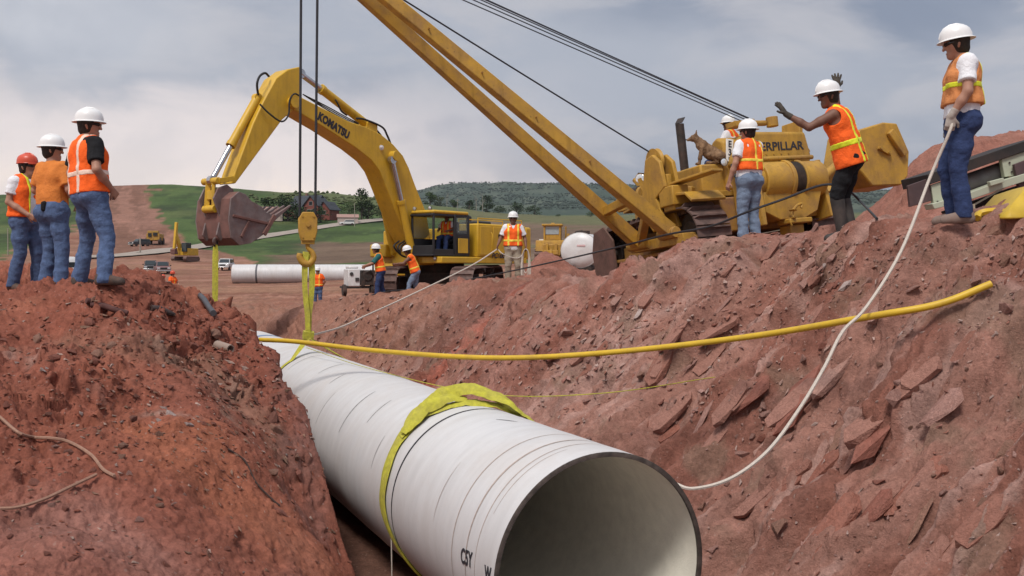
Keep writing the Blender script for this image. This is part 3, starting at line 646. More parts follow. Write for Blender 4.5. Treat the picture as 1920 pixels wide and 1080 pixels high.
def track_path(y0, z0, r0, y1, z1, r1, n):
    "points and headings evenly spaced round two wheels; y0 rear, y1 front"
    d = Vector((y1-y0, z1-z0)); L = d.length; a = math.atan2(d.y, d.x); b = math.asin((r0-r1)/L)
    def c(y, z, r, t): return Vector((y+r*math.cos(t), z+r*math.sin(t)))
    top = a+PI/2-b; bot = a-PI/2+b; pts = []
    for i in range(25): pts.append(c(y0, z0, r0, top+(2*PI-(top-bot))*i/24))
    for i in range(25): pts.append(c(y1, z1, r1, bot+(top-bot)*i/24))
    pts.append(pts[0]); cum = [0]
    for i in range(1, len(pts)): cum.append(cum[-1]+(pts[i]-pts[i-1]).length)
    out = []
    for k in range(n):
        q = cum[-1]*k/n; i = max(j for j in range(len(cum)-1) if cum[j] <= q); f = (q-cum[i])/max(1e-6, cum[i+1]-cum[i]); t = pts[i+1]-pts[i]
        out.append((pts[i].lerp(pts[i+1], f), math.atan2(t.y, t.x)))
    return out, cum[-1]/n
def make_track(root, x, path, pitch, width, gro=0.06, part_mats=None, wheels=(), rollers=(), frame=None, mshoe=None, mframe=None, mesh_cache={}):
    "track > track_shoe (each), plus wheels and rollers as sub-parts"
    mf = mframe or m_catd
    mb = MB(); fy0, fy1, fz0, fz1, fw = frame; mb.box((x, (fy0+fy1)/2, (fz0+fz1)/2), (fw, fy1-fy0, fz1-fz0)); tr = mb.build('track', mf, root, 0.02)
    key = (round(width, 3), round(pitch, 3))
    if key not in mesh_cache:
        s = MB(); s.box((0, 0, 0.012), (width, pitch*0.94, 0.03)); s.box((0, pitch*0.30, 0.03+gro/2), (width, 0.022, gro), taper=0.8); s.box((0, 0, -0.035), (width*0.28, pitch*0.8, 0.065))
        mesh_cache[key] = s.mesh('track_shoe', mshoe or m_shoe)
    for p, a in path:
        # outward normal lies to the right of travel for this winding
        o = link('track_shoe', mesh_cache[key], tr, (x, p.x, p.y), (a+PI, 0, 0))
    for nm, y, z, r, w, mm in wheels:
        b = MB(); b.cyl((x-w/2, y, z), (x+w/2, y, z), r, 28); b.cyl((x-w/2-.06, y, z), (x+w/2+.06, y, z), r*0.62, 20); b.cyl((x-w/2-.12, y, z), (x+w/2+.12, y, z), r*0.25, 14)
        b.build(nm, mm, tr, 0.015)
    rm = None
    for y, z, r in rollers:
        if rm is None:
            b = MB(); b.cyl((-fw*0.85, 0, 0), (fw*0.85, 0, 0), r, 14); b.cyl((-fw*1.05, 0, 0), (fw*1.05, 0, 0), r*0.55, 10); rm = b.mesh('roller', m_dark, True)
        link('roller', rm, tr, (x, y, z))
    return tr
PLO = Vector((3.97, 18.68, 0.0)); PLO.z = -0.06
pl = thing('pipelayer', 'ochre crawler side boom tractor with raised twin-leg boom and swung-out counterweight on the right bank', 'pipelayer', PLO, rot=(math.radians(-5), math.radians(-4.5), math.atan2(-D.x, D.y)))
PM = Matrix.Translation(PLO) @ Euler(pl.rotation_euler).to_matrix().to_4x4(); PMI = PM.inverted()
def PL(px, py, axis, val):
    o = PMI @ Vector((0, 0, 0)); p = PMI @ P(px, py, 10.0); d = p-o; i = 'xyz'.index(axis); return o+d*((val-o[i])/d[i])
path, pitch = track_path(-1.28, 0.60, 0.50, 1.32, 0.54, 0.45, 42)
for x in (-1.25, 1.25):
    tr = make_track(pl, x, path, pitch, 0.70, 0.07, wheels=[('sprocket', -1.28, 0.60, 0.43, 0.16, m_dark), ('idler', 1.32, 0.54, 0.38, 0.2, m_dark)],
               rollers=[(-0.85+i*0.34, 0.20, 0.13) for i in range(6)]+[(0.0, 0.93, 0.09)], frame=(-0.95, 1.0, 0.30, 0.62, 0.34))
    b = MB(); b.prism([(-1.72, .55), (-1.5, .66), (-1.25, .60), (-1.0, .66), (-.85, .50), (-.95, .16), (-1.5, .14)], 'x', x-.30 if x < 0 else x+.22, x-.22 if x < 0 else x+.30); b.build('sprocket_guard', m_catd, tr, 0.02)
    xo = x+(-.30 if x < 0 else .30)
    b = MB()
    for i in range(9): b.box((xo, -0.72+i*0.24, 0.22), (0.05, 0.07, 0.26), (0, 0, 0))
    b.box((xo, 0.24, 0.37), (0.10, 2.1, 0.06)); b.build('roller_guard', m_catd, tr, 0.01)
# hull and engine
b = MB(); b.box((0, 0.05, 0.92), (1.70, 3.1, 0.62)); b.box((0, 1.66, 1.0), (1.2, .14, .7)); b.build('hull', m_catd, pl, 0.03)
b = MB(); b.prism([(0.25, 1.2), (1.85, 1.2), (1.85, 1.86), (1.7, 1.93), (0.25, 2.0)], 'x', -.48, .48); b.build('engine_hood', m_cat, pl, 0.04)
b = MB(); b.box((0, 1.90, 1.5), (.98, .10, .85)); 
for i in range(6): b.box((0, 1.96, 1.2+i*.12), (.8, .03, .05))
b.build('radiator_guard', m_cat, pl, 0.02)
b = MB(); b.cyl((-.49, .9, 1.55), (-.56, .9, 1.55), .17, 18); b.box((-.53, .45, 1.5), (.10, .35, .35)); b.box((-.53, 1.35, 1.48), (.08, .3, .4)); b.tube([(-.55, .6, 1.4), (-.62, .9, 1.36), (-.55, 1.3, 1.3)], .05, 8); b.build('engine_block', m_dark, pl, 0.015)
sx, sy = -0.2, 0.38
b = MB(); b.cyl((sx, sy, 1.95), (sx, sy, 2.95), .085, 18); b.build('exhaust_stack', m_dark, pl); st_ = pl.children[-1]
b = MB(); b.box((sx+.02, sy, 3.02), (.17, .17, .012), (0, -.75, .4)); b.build('rain_cap', m_dark, pl)
b = MB(); b.lathe([(.02, 1.95), (.10, 1.95), (.10, 2.14), (.21, 2.16), (.22, 2.22), (.16, 2.29), (.02, 2.31)], 22, Matrix.Translation((-.28, 1.12, 0))); b.build('air_cleaner_cap', m_black, pl)
# platform, fenders, panels
b = MB(); b.box((-.1, -.75, 1.32), (1.7, 1.2, .10)); b.build('floor_plate', m_cat, pl, 0.01)
for x in (-1.25, 1.25):
    b = MB(); b.prism([(-1.75, 1.20), (-1.55, 1.36), (-.5, 1.45), (.55, 1.30), (.55, 1.26), (-.5, 1.40), (-1.55, 1.31), (-1.72, 1.16)], 'x', x-.36, x+.36); b.build('fender', m_cat, pl, 0.008)
bt_ = PL(1330, 309, 'x', -.55).z-.01
b = MB(); b.box((-.42, -.42, (1.30+bt_)/2), (.90, 1.30, bt_-1.30)); b.build('battery_box', m_cat, pl, 0.03)
b = MB(); b.box((-.86, .62, 1.62), (.34, .5, .36)); b.box((-.80, .45, 1.42), (.5, 1.2, .08)); b.build('tool_box', m_cat, pl, 0.03)
b = MB(); xp0 = PL(1358, 290, 'y', -1.15).x; xp1 = xp0+.42
b.prism([(-1.15, 1.4), (-.75, 1.4), (-.72, 2.15), (-.80, 2.34), (-.95, 2.40), (-1.15, 2.30)], 'x', xp0, xp1); pan = b.build('seat_side_panel', m_cat, pl, 0.05, seg=3)
b = MB(); b.box((0.1, -.85, 1.62), (.52, .5, .14)); b.box((0.1, -1.05, 1.9), (.5, .12, .45)); b.build('operator_seat', m_black, pl, 0.04)
c0 = PL(1368, 282, 'y', -1.165)
b = MB(); b.box((c0.x, c0.y, c0.z), (.16, .012, .42), (0, .14, 0)); npl = b.build('number_plate', m_plate, pl, 0.004)
for txt, dz in (('E', .11), ('3', -.04), ('=', -.15)):
    tm = text_mesh(txt, .17 if txt != '=' else .12, .003, .004); tm.materials.append(m_mark)
    for v in tm.vertices: v.co = (v.co.x*0.9, -v.co.z, v.co.y)
    link('plate_lettering', tm, npl, (c0.x-.0+.14*dz, c0.y-.010, c0.z+dz), (0, .14, 0))
c1 = PL(1358, 304, 'y', -1.22)
def lamp(root, c, d, r, housing, name='headlight'):
    d = Vector(d).normalized(); c = Vector(c); b = MB(); b.cyl(c-d*r*0.9, c, r*0.6, 18, r); o = b.build(name, housing, root); b = MB(); b.cyl(c, c+d*0.012, r*0.88, 18, r*0.6); b.build('lens', m_lamp, o); return o
lamp(pl, c1, (-.1, -1, .05), .075, m_black)
# tank at the rear with the maker's lettering
b = MB(); tk = [PL(px, py, 'y', -1.5) for px, py in ((1386, 308), (1521, 305), (1522, 290), (1510, 246), (1409, 246), (1388, 290))]
b.prism([(q.x, q.z) for q in tk], 'y', -1.50, -.75); tank = b.build('fuel_tank', m_cat, pl, 0.06, seg=3)
tm = text_mesh('CATERPILLAR', .215, .003, .004, sx=1.12); tm.materials.append(m_mark)
for v in tm.vertices: v.co = (v.co.x, -v.co.z, v.co.y)
ct = PL(1447, 275, 'y', -1.507); link('lettering', tm, tank, (ct.x, -1.505, ct.z))
b = MB(); b.tube([(-.05, -1.2, 2.60), (.6, -1.2, 2.60)], .055, 10); b.cyl((.72, -1.25, 2.52), (.72, -1.25, 2.70), .11, 16); b.box((.0, -1.1, 2.60), (.24, .3, .10)); b.cyl((.3, -1.2, 2.52), (.3, -1.2, 2.68), .05, 10); b.build('tank_fittings', m_cat, pl, 0.008)
b = MB(); b.box((1.19, -1.2, 2.28), (.09, .5, .62), (0, .12, 0)); b.box((1.32, -1.05, 2.12), (.30, .10, .16), (0, -.5, 0)); b.box((1.34, -1.25, 2.0), (.34, .08, .14), (0, -.55, 0)); b.build('hydraulic_bracket', m_cat, pl, 0.015)
# winch
wc = PL(1490, 338, 'y', -1.92); wz = wc.z
b = MB(); b.cyl((-.34, -1.92, wz), (.26, -1.92, wz), .345, 36); b.cyl((.52, -1.92, wz), (1.0, -1.92, wz), .335, 36); b.cyl((.20, -1.92, wz), (.28, -1.92, wz), .37, 36); b.cyl((.50, -1.92, wz), (.56, -1.92, wz), .36, 36); b.cyl((-.46, -1.92, wz), (-.34, -1.92, wz), .30, 30); wd = b.build('winch_drum', m_cat, pl, 0.015)
b = MB()
for i in range(9): b.lathe([(.30, 0), (.325, .006), (.335, .0133), (.325, .0206), (.30, .0266)], 30, Matrix.Translation((.28+i*.0255, -1.92, wz)) @ Euler((0, PI/2, 0)).to_matrix().to_4x4())
b.build('wound_cable', m_dark, wd)
b = MB(); b.prism([(-2.25, .62), (-1.55, .62), (-1.5, 1.75), (-2.0, 1.75), (-2.2, 1.3)], 'x', -.56, -.46); b.prism([(-2.2, .70), (-1.55, .62), (-1.5, 1.75), (-2.0, 1.75)], 'x', 1.0, 1.08); b.box((.3, -1.6, 1.15), (1.4, .5, .8)); b.prism([(-.4, 1.2), (.9, 1.2), (.75, .82), (.45, .70), (-.1, .70), (-.4, .85)], 'y', -2.15, -1.5); b.tube([(-.45, -1.95, wz+.40), (.95, -1.95, wz+.40)], .045, 8); b.build('winch_frame', m_cat, pl, 0.03)
hc = PL(1488, 405, 'y', -2.25)
b = MB(); 
for k in range(4): b.lathe([(.035, -.012), (.05, 0), (.035, .012), (.022, 0)], 12, Matrix.Translation((hc.x-.02*k, hc.y, hc.z+.10-.07*k)) @ Euler((PI/2*(k % 2), .3, .5)).to_matrix().to_4x4(), sy=1.5)
b.tube(curve_pts([(hc.x, hc.y, hc.z+.1), (hc.x+.09, hc.y-.02, hc.z+.18), (hc.x+.2, hc.y-.02, hc.z+.2), (hc.x+.17, hc.y-.02, hc.z+.13)], 14), .025, 8); b.build('tow_chain', m_cat, pl)
b = MB(); b.box((.25, -2.1, .66), (.5, .35, .09)); b.box((.25, -2.0, .52), (.3, .3, .16)); b.build('drawbar', m_cat, pl, 0.02)
# boom tower on the left side
xs_ = -1.62
b = MB()
tw = [PL(px, py, 'x', xs_) for px, py in ((1213, 300), (1226, 290), (1240, 303), (1250, 350), (1233, 372), (1254, 426), (1228, 434), (1207, 375))]
b.prism([(q.y, q.z) for q in tw], 'x', xs_-.05, xs_+.03); b.prism([(q.y, q.z) for q in tw], 'x', xs_+.22, xs_+.30)
b.box((xs_+.13, tw[3].y, tw[3].z-.18), (.34, .45, .35)); b.box((xs_+.45, tw[3].y, tw[3].z-.3), (.9, .35, .28)); b.build('boom_tower', m_cat, pl, 0.02)
c2 = PL(1228, 303, 'x', xs_+.12)
b = MB(); b.lathe([(.06, -.05), (.24, -.05), (.21, 0), (.24, .05), (.06, .05)], 26, Matrix.Translation(c2) @ Euler((0, PI/2, 0)).to_matrix().to_4x4()); b.build('sheave', m_cat, pl)
c3 = PL(1200, 335, 'x', xs_)
lamp(pl, c3, (-.75, -.6, .1), .10, m_cat, 'work_light')
b = MB(); b.beam(c3, tw[6]+Vector((0.1, 0, .1)), .07, .07); b.beam(PL(1180, 360, 'x', xs_), tw[6], .04, .04); b.build('light_bracket', m_cat, pl)
# boom
tip = PMI @ P(577, -118, YH); 
n0 = PL(1256, 434, 'x', -1.80); f0 = PL(1196, 455, 'x', -1.80)
n1 = tip+Vector((0, -0.12, 0)); f1 = tip+Vector((0, 0.20, -.02))
tn = PMI @ P(742, -2, YH+1.1); tf = PMI @ P(697, 0, YH+1.2)
b = MB(); b.beam(n0, n1, .23, .25, up=(0.6, 0, .8), w2=.17, h2=.20); boom = b.build('boom', m_cat, pl, 0.02)
b = MB(); b.beam(f0, f1, .21, .25, up=(0.6, 0, .8), w2=.16, h2=.20); b.build('boom_leg', m_cat, boom, 0.02)
def along(a, c, px):      # parameter on a beam where it shows at a photograph column
    best = 0; bd = 1e9
    for i in range(401):
        w = PM @ a.lerp(c, i/400); q = 960+F*w.x/w.y*1.0
        if abs(q-px) < bd: bd = abs(q-px); best = i/400
    return a.lerp(c, best)
b = MB(); b.beam(along(f0, f1, 1132), along(n0, n1, 1182), .15, .15); b.beam(f0+Vector((0, -.1, 0)), along(n0, n1, 1212), .14, .16); b.build('boom_brace', m_cat, boom, 0.012)
b = MB(); b.cyl(f0+Vector((0, .3, -.05)), f0+Vector((0, -.35, -.05)), .09, 14); b.cyl(n0+Vector((0, .3, -.03)), n0+Vector((0, -.2, -.03)), .10, 14); b.box(f0.lerp(n0, .5)+Vector((.16, 0, -.12)), (.28, (n0-f0).length+.7, .18)); b.build('boom_hinge', m_cat, pl, 0.01)
b = MB(); b.cyl(tip+Vector((-.05, -.3, 0)), tip+Vector((-.05, .35, 0)), .06, 12); b.box(tip+Vector((.1, .03, 0)), (.5, .42, .16)); b.build('boom_head', m_cat, boom, 0.02)
b = MB()
for dx in (-.13, .13): b.cyl(tip+Vector((dx, -.05, -.02)), tip+Vector((dx, .05, -.02)), .16, 20)
b.build('head_sheave', m_dark, boom)
def wire(name, a, c, r=.014, drop=0.0, parent=None):
    b = MB(); b.tube(sag(a, c, drop, 12), r, 6); return b.build(name, m_steel, parent)
for px0, px1 in ((565, 562), (596, 591)):
    wire('hoist_line', PMI @ P(px0, -105, YH), PMI @ P(px1, 406, YH), .020, 0, pl)
wb = PL(1417, 242, 'y', -1.0)
for k, (x0, dz) in enumerate(((863, 0), (889, .10), (908, .18), (915, .235), (921, .265))):
    e = PMI @ P(576, (-127, -137, -145, -150, -153)[k], YH-.1+k*.07); s0 = wb+Vector((-.04, -.1+.07*k, dz*1.0)); wire('boom_line', s0, e, .0095, .0, pl)
wire('load_line', c2+Vector((0, .1, .18)), PMI @ P(580, -112, YH-.1), .014, .02, pl)
# counterweight and its arms
cwp = [PL(px, py, 'y', -1.15) for px, py in ((1601, 305), (1611, 243), (1657, 229), (1682, 231), (1705, 284), (1703, 330), (1690, 347), (1636, 349))]
b = MB(); b.prism([(q.x, q.z) for q in cwp], 'y', -1.15, -.25); cw = b.build('counterweight', m_cat, pl, 0.03)
h1 = PL(1658, 282, 'y', -1.19); b = MB(); b.beam(h1+Vector((-.14, 0, .07)), h1+Vector((.16, 0, -.08)), .05, .07); b.cyl(h1+Vector((-.1, .04, .05)), h1+Vector((-.1, -.05, .05)), .03, 8); b.cyl(h1+Vector((.1, .04, -.05)), h1+Vector((.1, -.05, -.05)), .03, 8); b.build('lifting_lug', m_cat, cw)
s1 = PL(1668, 246, 'y', -1.2); s2 = PL(1697, 290, 'y', -1.2); b = MB(); b.beam(s1, s2, .10, .16, up=(1, 0, .6)); b.build('edge_slab', m_cat, cw, 0.02)
b = MB(); b.beam((.95, -.6, 1.15), PL(1622, 318, 'y', -.7), .30, .32); b.beam((1.0, .1, 1.1), PL(1618, 300, 'y', -.3), .22, .24); b.build('counterweight_arm', m_cat, pl, 0.02)
b = MB(); b.cyl((1.05, -.95, 1.0), PL(1600, 285, 'y', -.95), .09, 14); b.build('hydraulic_cylinder', m_cat, pl)
b = MB(); b.prism([(.90, .95), (.92, 1.6), (1.35, 1.6), (1.5, 1.25)], 'y', -1.0, -.86); b.build('arm_bracket', m_cat, pl, 0.02)

# smaller fittings: hoses, pins, seams, steps
def pl_hose(pts, r=.022, n=16):
    b = MB(); b.tube(curve_pts(pts, n), r, 7); b.build('hose', m_black, pl)
for k in range(3): pl_hose([(-.95+.06*k, -.2, 1.45), (-1.05+.06*k, .1, 1.75+.05*k), (-1.2+.04*k, .25, 1.95), (-1.45, .1, 1.8+.08*k)])
pl_hose([(-.5, -1.5, 1.8), (-.62, -1.7, 1.6), (-.6, -1.85, 1.3), (-.5, -1.9, 1.1)], .025); pl_hose([(1.1, -1.4, 1.9), (1.3, -1.5, 1.7), (1.25, -1.5, 1.4), (1.0, -1.5, 1.2)], .025)
b = MB(); b.box((-1.1, .95, 1.50), (.5, .5, .28)); b.cyl((-1.15, .45, 1.62), (-1.15, .95, 1.62), .16, 18); b.beam((-1.05, .2, 1.4), (-1.15, .75, 1.95), .10, .08); b.box((-1.3, .35, 1.50), (.10, .8, .12)); b.build('boom_winch', m_cat, pl, .02)
b = MB(); b.cyl((-1.15, .52, 1.62), (-1.15, .88, 1.62), .175, 18); b.build('boom_winch_cable', m_dark, pl)
q = PL(1244, 348, 'x', -1.5); b = MB(); b.box(q, (.10, .42, .36)); b.build('guard_box', m_cat, pl, .015)
q0, q1 = PL(1228, 363, 'x', -1.45), PL(1300, 362, 'x', -1.0); b = MB(); b.beam(q0, q1, .22, .24); b.build('cross_beam', m_cat, pl, .02)
q0, q1 = PL(1265, 345, 'x', -1.45), PL(1345, 318, 'x', -1.2); b = MB(); b.beam(q0, q1, .30, .04); b.build('fender_plate', m_cat, pl, .008)
b = MB()
for i in range(7): b.cyl((-.22+.17*i, -1.50, 1.97), (-.22+.17*i, -1.515, 1.97), .016, 8)
b.build('tank_bolts', m_cat, tank)
for y in (-1.99, ):
    b = MB()
    for i in range(8): a_ = 2*PI*i/8; b.cyl((-.46, -1.92+.22*math.cos(a_), wz+.22*math.sin(a_)), (-.485, -1.92+.22*math.cos(a_), wz+.22*math.sin(a_)), .018, 8)
    b.build('drum_bolts', m_cat, wd)
for px in (800, 900, 1000, 1100):
    c_ = along(n0, n1, px); b = MB(); b.box(c_, (.02, .30, .02)); b.build('boom_seam', m_catd, boom)

b = MB(); b.prism([(.95, .12), (1.80, .10), (1.86, .62), (1.72, 1.02), (1.30, 1.10), (.98, .80)], 'x', -1.66, -1.62); b.build('track_guard', mat('rusty_guard_plate', (.10, .055, .042), .85, var=.3, scale=5, dirt=.7, dirtcol=(.2, .1, .08), dscale=3), pl, .01)
# ---------------------------------------------------------------- people and the dog: one continuous skin, clothes over it
def surface_nets(Fd, o, h):
    ins = Fd < 0; nx, ny, nz = Fd.shape
    c = np.zeros((nx-1, ny-1, nz-1), np.int8)
    for a in (0, 1):
        for b in (0, 1):
            for d in (0, 1): c += ins[a:nx-1+a, b:ny-1+b, d:nz-1+d]
    act = (c > 0) & (c < 8); I = np.argwhere(act); idx = np.full(act.shape, -1, np.int64); idx[act] = np.arange(len(I))
    acc = np.zeros((len(I), 3)); cnt = np.zeros(len(I)); cor = [(a, b, d) for a in (0, 1) for b in (0, 1) for d in (0, 1)]
    val = {k: Fd[I[:, 0]+k[0], I[:, 1]+k[1], I[:, 2]+k[2]] for k in cor}
    for p in cor:
        for ax in range(3):
            if p[ax]: continue
            q = list(p); q[ax] = 1; q = tuple(q); va, vb = val[p], val[q]; m = (va < 0) != (vb < 0)
            t = np.where(m, va/np.where(m, va-vb, 1), 0); pt = np.array(p, float)[None].repeat(len(I), 0); pt[:, ax] += t
            acc[m] += pt[m]; cnt[m] += 1
    V = (I+acc/np.maximum(cnt, 1)[:, None])*h+o; Q = []
    for ax in range(3):
        u, v = (ax+1) % 3, (ax+2) % 3
        sl0 = [slice(1, -1)]*3; sl0[ax] = slice(0, -1); sl1 = list(sl0); sl1[ax] = slice(1, None)
        A = ins[tuple(sl0)]; B = ins[tuple(sl1)]; E = np.argwhere(A != B); 
        if not len(E): continue
        base = E+1; base[:, ax] -= 1; fl = A[E[:, 0], E[:, 1], E[:, 2]]
        def cell(du, dv):
            w = base.copy(); w[:, u] -= du; w[:, v] -= dv; return idx[w[:, 0], w[:, 1], w[:, 2]]
        q = np.stack([cell(0, 0), cell(1, 0), cell(1, 1), cell(0, 1)], 1); q[~fl] = q[~fl][:, ::-1]; Q.append(q)
    return V, np.concatenate(Q) if Q else np.zeros((0, 4), int)
class Field:
    "signed distance of tapered capsules, smoothly joined"
    def __init__(s, prims, h, off=0.0, pad=0.06):
        s.h = h; pts = np.array([p[i] for p in prims for i in (0, 1)]); rm = max(max(p[2], p[3]) for p in prims)+off+pad
        s.o = pts.min(0)-rm; n = np.ceil((pts.max(0)+rm-s.o)/h).astype(int)+1; s.n = n
        s.F = np.full(n, 0.5, np.float32)
        s.ax = [s.o[i]+h*np.arange(n[i], dtype=np.float32) for i in range(3)]
        for p in prims: s.union(*p, off=off)
    def win(s, a, b, r):
        lo = np.maximum(np.floor((np.minimum(a, b)-r-s.o)/s.h).astype(int), 0); hi = np.minimum(np.ceil((np.maximum(a, b)+r-s.o)/s.h).astype(int)+1, s.n)
        return tuple(slice(l, q) for l, q in zip(lo, hi))
    def dist(s, w, a, b, ra, rb):
        X = s.ax[0][w[0]][:, None, None]-a[0]; Y = s.ax[1][w[1]][None, :, None]-a[1]; Z = s.ax[2][w[2]][None, None, :]-a[2]
        d = np.asarray(b, float)-np.asarray(a, float); L = max(1e-9, float(d@d)); t = np.clip((X*d[0]+Y*d[1]+Z*d[2])/L, 0, 1)
        return np.sqrt((X-t*d[0])**2+(Y-t*d[1])**2+(Z-t*d[2])**2)-(ra+(rb-ra)*t)
    def union(s, a, b, ra, rb, k=0.03, off=0.0):
        a = np.asarray(a, float); b = np.asarray(b, float); w = s.win(a, b, max(ra, rb)+off+0.12); d = s.dist(w, a, b, ra+off, rb+off); f = s.F[w]
        h = np.clip(0.5+0.5*(f-d)/k, 0, 1); s.F[w] = f*(1-h)+d*h-k*h*(1-h)
    def cut(s, a, b, ra, rb):
        a = np.asarray(a, float); b = np.asarray(b, float); w = s.win(a, b, max(ra, rb)+0.05); s.F[w] = np.maximum(s.F[w], -s.dist(w, a, b, ra, rb))
    def coords(s): return s.ax[0][:, None, None], s.ax[1][None, :, None], s.ax[2][None, None, :]
    def wrinkle(s, amp, sc=(9, 9, 14), seed=0):
        X, Y, Z = np.meshgrid(*s.ax, indexing='ij'); m = np.abs(s.F) < 0.05
        s.F[m] += amp*fbm(X[m]*sc[0], Y[m]*sc[1], Z[m]*sc[2], 3, 0.55, seed=seed)
    def keep(s, G): s.F = np.maximum(s.F, G.astype(np.float32))
    def mesh(s, name, m, parent):
        s.F[0] = s.F[-1] = 0.5; s.F[:, 0] = s.F[:, -1] = 0.5; s.F[:, :, 0] = s.F[:, :, -1] = 0.5
        V, Q = surface_nets(s.F, s.o, s.h)
        if len(Q) < 4: return None
        return mesh_np(name, V, Q, m, True, parent)
def cloth(name, c, var=0.18, **k): return mat(name, c, 0.9, var=var*.6, scale=22, bump=0.4, bscale=60, spec=0.2, **k)
m_skin = mat('tanned_skin', (0.36, 0.185, 0.125), 0.6, var=0.12, scale=14); m_skin2 = mat('brown_skin', (0.17, 0.080, 0.052), 0.6, var=0.15, scale=14)
m_jean = cloth('blue_denim', (0.080, 0.120, 0.225), 0.45); m_jean2 = cloth('dark_denim', (0.032, 0.050, 0.125), 0.4); m_jean3 = cloth('faded_denim', (0.17, 0.22, 0.31), 0.35)
m_khaki = cloth('khaki_cloth', (0.36, 0.31, 0.24), 0.25, dirt=0.3); m_blk = cloth('black_cloth', (0.014, 0.014, 0.016), 0.4)
m_tee = cloth('white_cotton', (0.74, 0.74, 0.77), 0.06); m_or_t = cloth('orange_tee', (0.62, 0.20, 0.045), 0.15); m_teal = cloth('teal_cotton', (0.03, 0.13, 0.13), 0.2)
m_vest = cloth('safety_orange_mesh', (0.90, 0.135, 0.022), 0.10); m_vest2 = cloth('faded_orange_mesh', (0.60, 0.235, 0.085), 0.14)
m_lime = mat('lime_reflective', (0.72, 0.78, 0.03), 0.5, var=0.1, scale=20); m_yel = mat('yellow_reflective', (0.80, 0.62, 0.07), 0.5, var=0.12, scale=20); m_pale = mat('pale_reflective', (0.78, 0.58, 0.47), 0.5, var=0.1, scale=20)
m_hat = mat('white_hard_hat', (0.78, 0.78, 0.78), 0.3, var=0.04, scale=9, dirt=0.15, dirtcol=(0.4, 0.33, 0.28), dscale=9); m_hatr = mat('red_hard_hat', (0.55, 0.075, 0.035), 0.35, var=0.08)
m_hair = mat('dark_hair', (0.025, 0.018, 0.014), 0.8, var=0.4, scale=40); m_glass = mat('sunglasses', (0.012, 0.012, 0.014), 0.15)
m_boot = mat('dark_boot_leather', (0.045, 0.035, 0.03), 0.7, var=0.3, dirt=0.6, dscale=9); m_shoe2 = mat('dusty_boot', (0.22, 0.165, 0.14), 0.85, var=0.2, dirt=0.5, dscale=9); m_wader = mat('muddy_rubber_boot', (0.030, 0.027, 0.026), 0.6, var=0.3, dirt=0.55, dirtcol=(0.10, 0.065, 0.052), dscale=6)
m_glove = mat('dirty_work_glove', (0.36, 0.33, 0.30), 0.95, var=0.3, scale=14, dirt=0.4, dscale=9); m_gloved = mat('dark_leather_glove', (0.055, 0.045, 0.035), 0.8, var=0.4, scale=14)
V3 = lambda *a: np.array(a, float)
def unit(v): v = np.asarray(v, float); return v/max(1e-9, np.linalg.norm(v))
def hand_prims(w, d, n, curl=0.35, spread=0.12, side=1, s=1.0):
    "palm, four unequal fingers and a thumb; w wrist, d towards the fingers, n out of the palm"
    d = unit(d); n = unit(n-d*np.dot(n, d)); l = np.cross(d, n)*side; w = np.asarray(w, float); P_ = []
    for k, q in enumerate((-.030, -.010, .010, .030)):
        P_.append((w+l*q*0.7*s, w+d*.085*s+l*q*s, .016*s, .013*s, 0.012))
        L = (.060, .074, .078, .068)[k]*s; a = spread*(k-1.5); dd = unit(d+l*a); b0 = w+d*.088*s+l*q*s; cc = curl
        b1 = b0+unit(dd*math.cos(cc)+n*math.sin(cc))*L*.5; b2 = b1+unit(dd*math.cos(cc*2.1)+n*math.sin(cc*2.1))*L*.32; b3 = b2+unit(dd*math.cos(cc*3)+n*math.sin(cc*3))*L*.26
        P_ += [(b0, b1, .0098*s, .009*s, .004), (b1, b2, .009*s, .0082*s, .004), (b2, b3, .0082*s, .007*s, .004)]
    t0 = w+d*.03*s+l*.032*s; t1 = t0+unit(d*.6+l*.75+n*.25)*.042*s; t2 = t1+unit(d*.9+l*.3+n*.45)*.034*s
    return P_+[(t0, t1, .014*s, .0105*s, .008), (t1, t2, .0105*s, .0085*s, .004)]
PERSONS = []
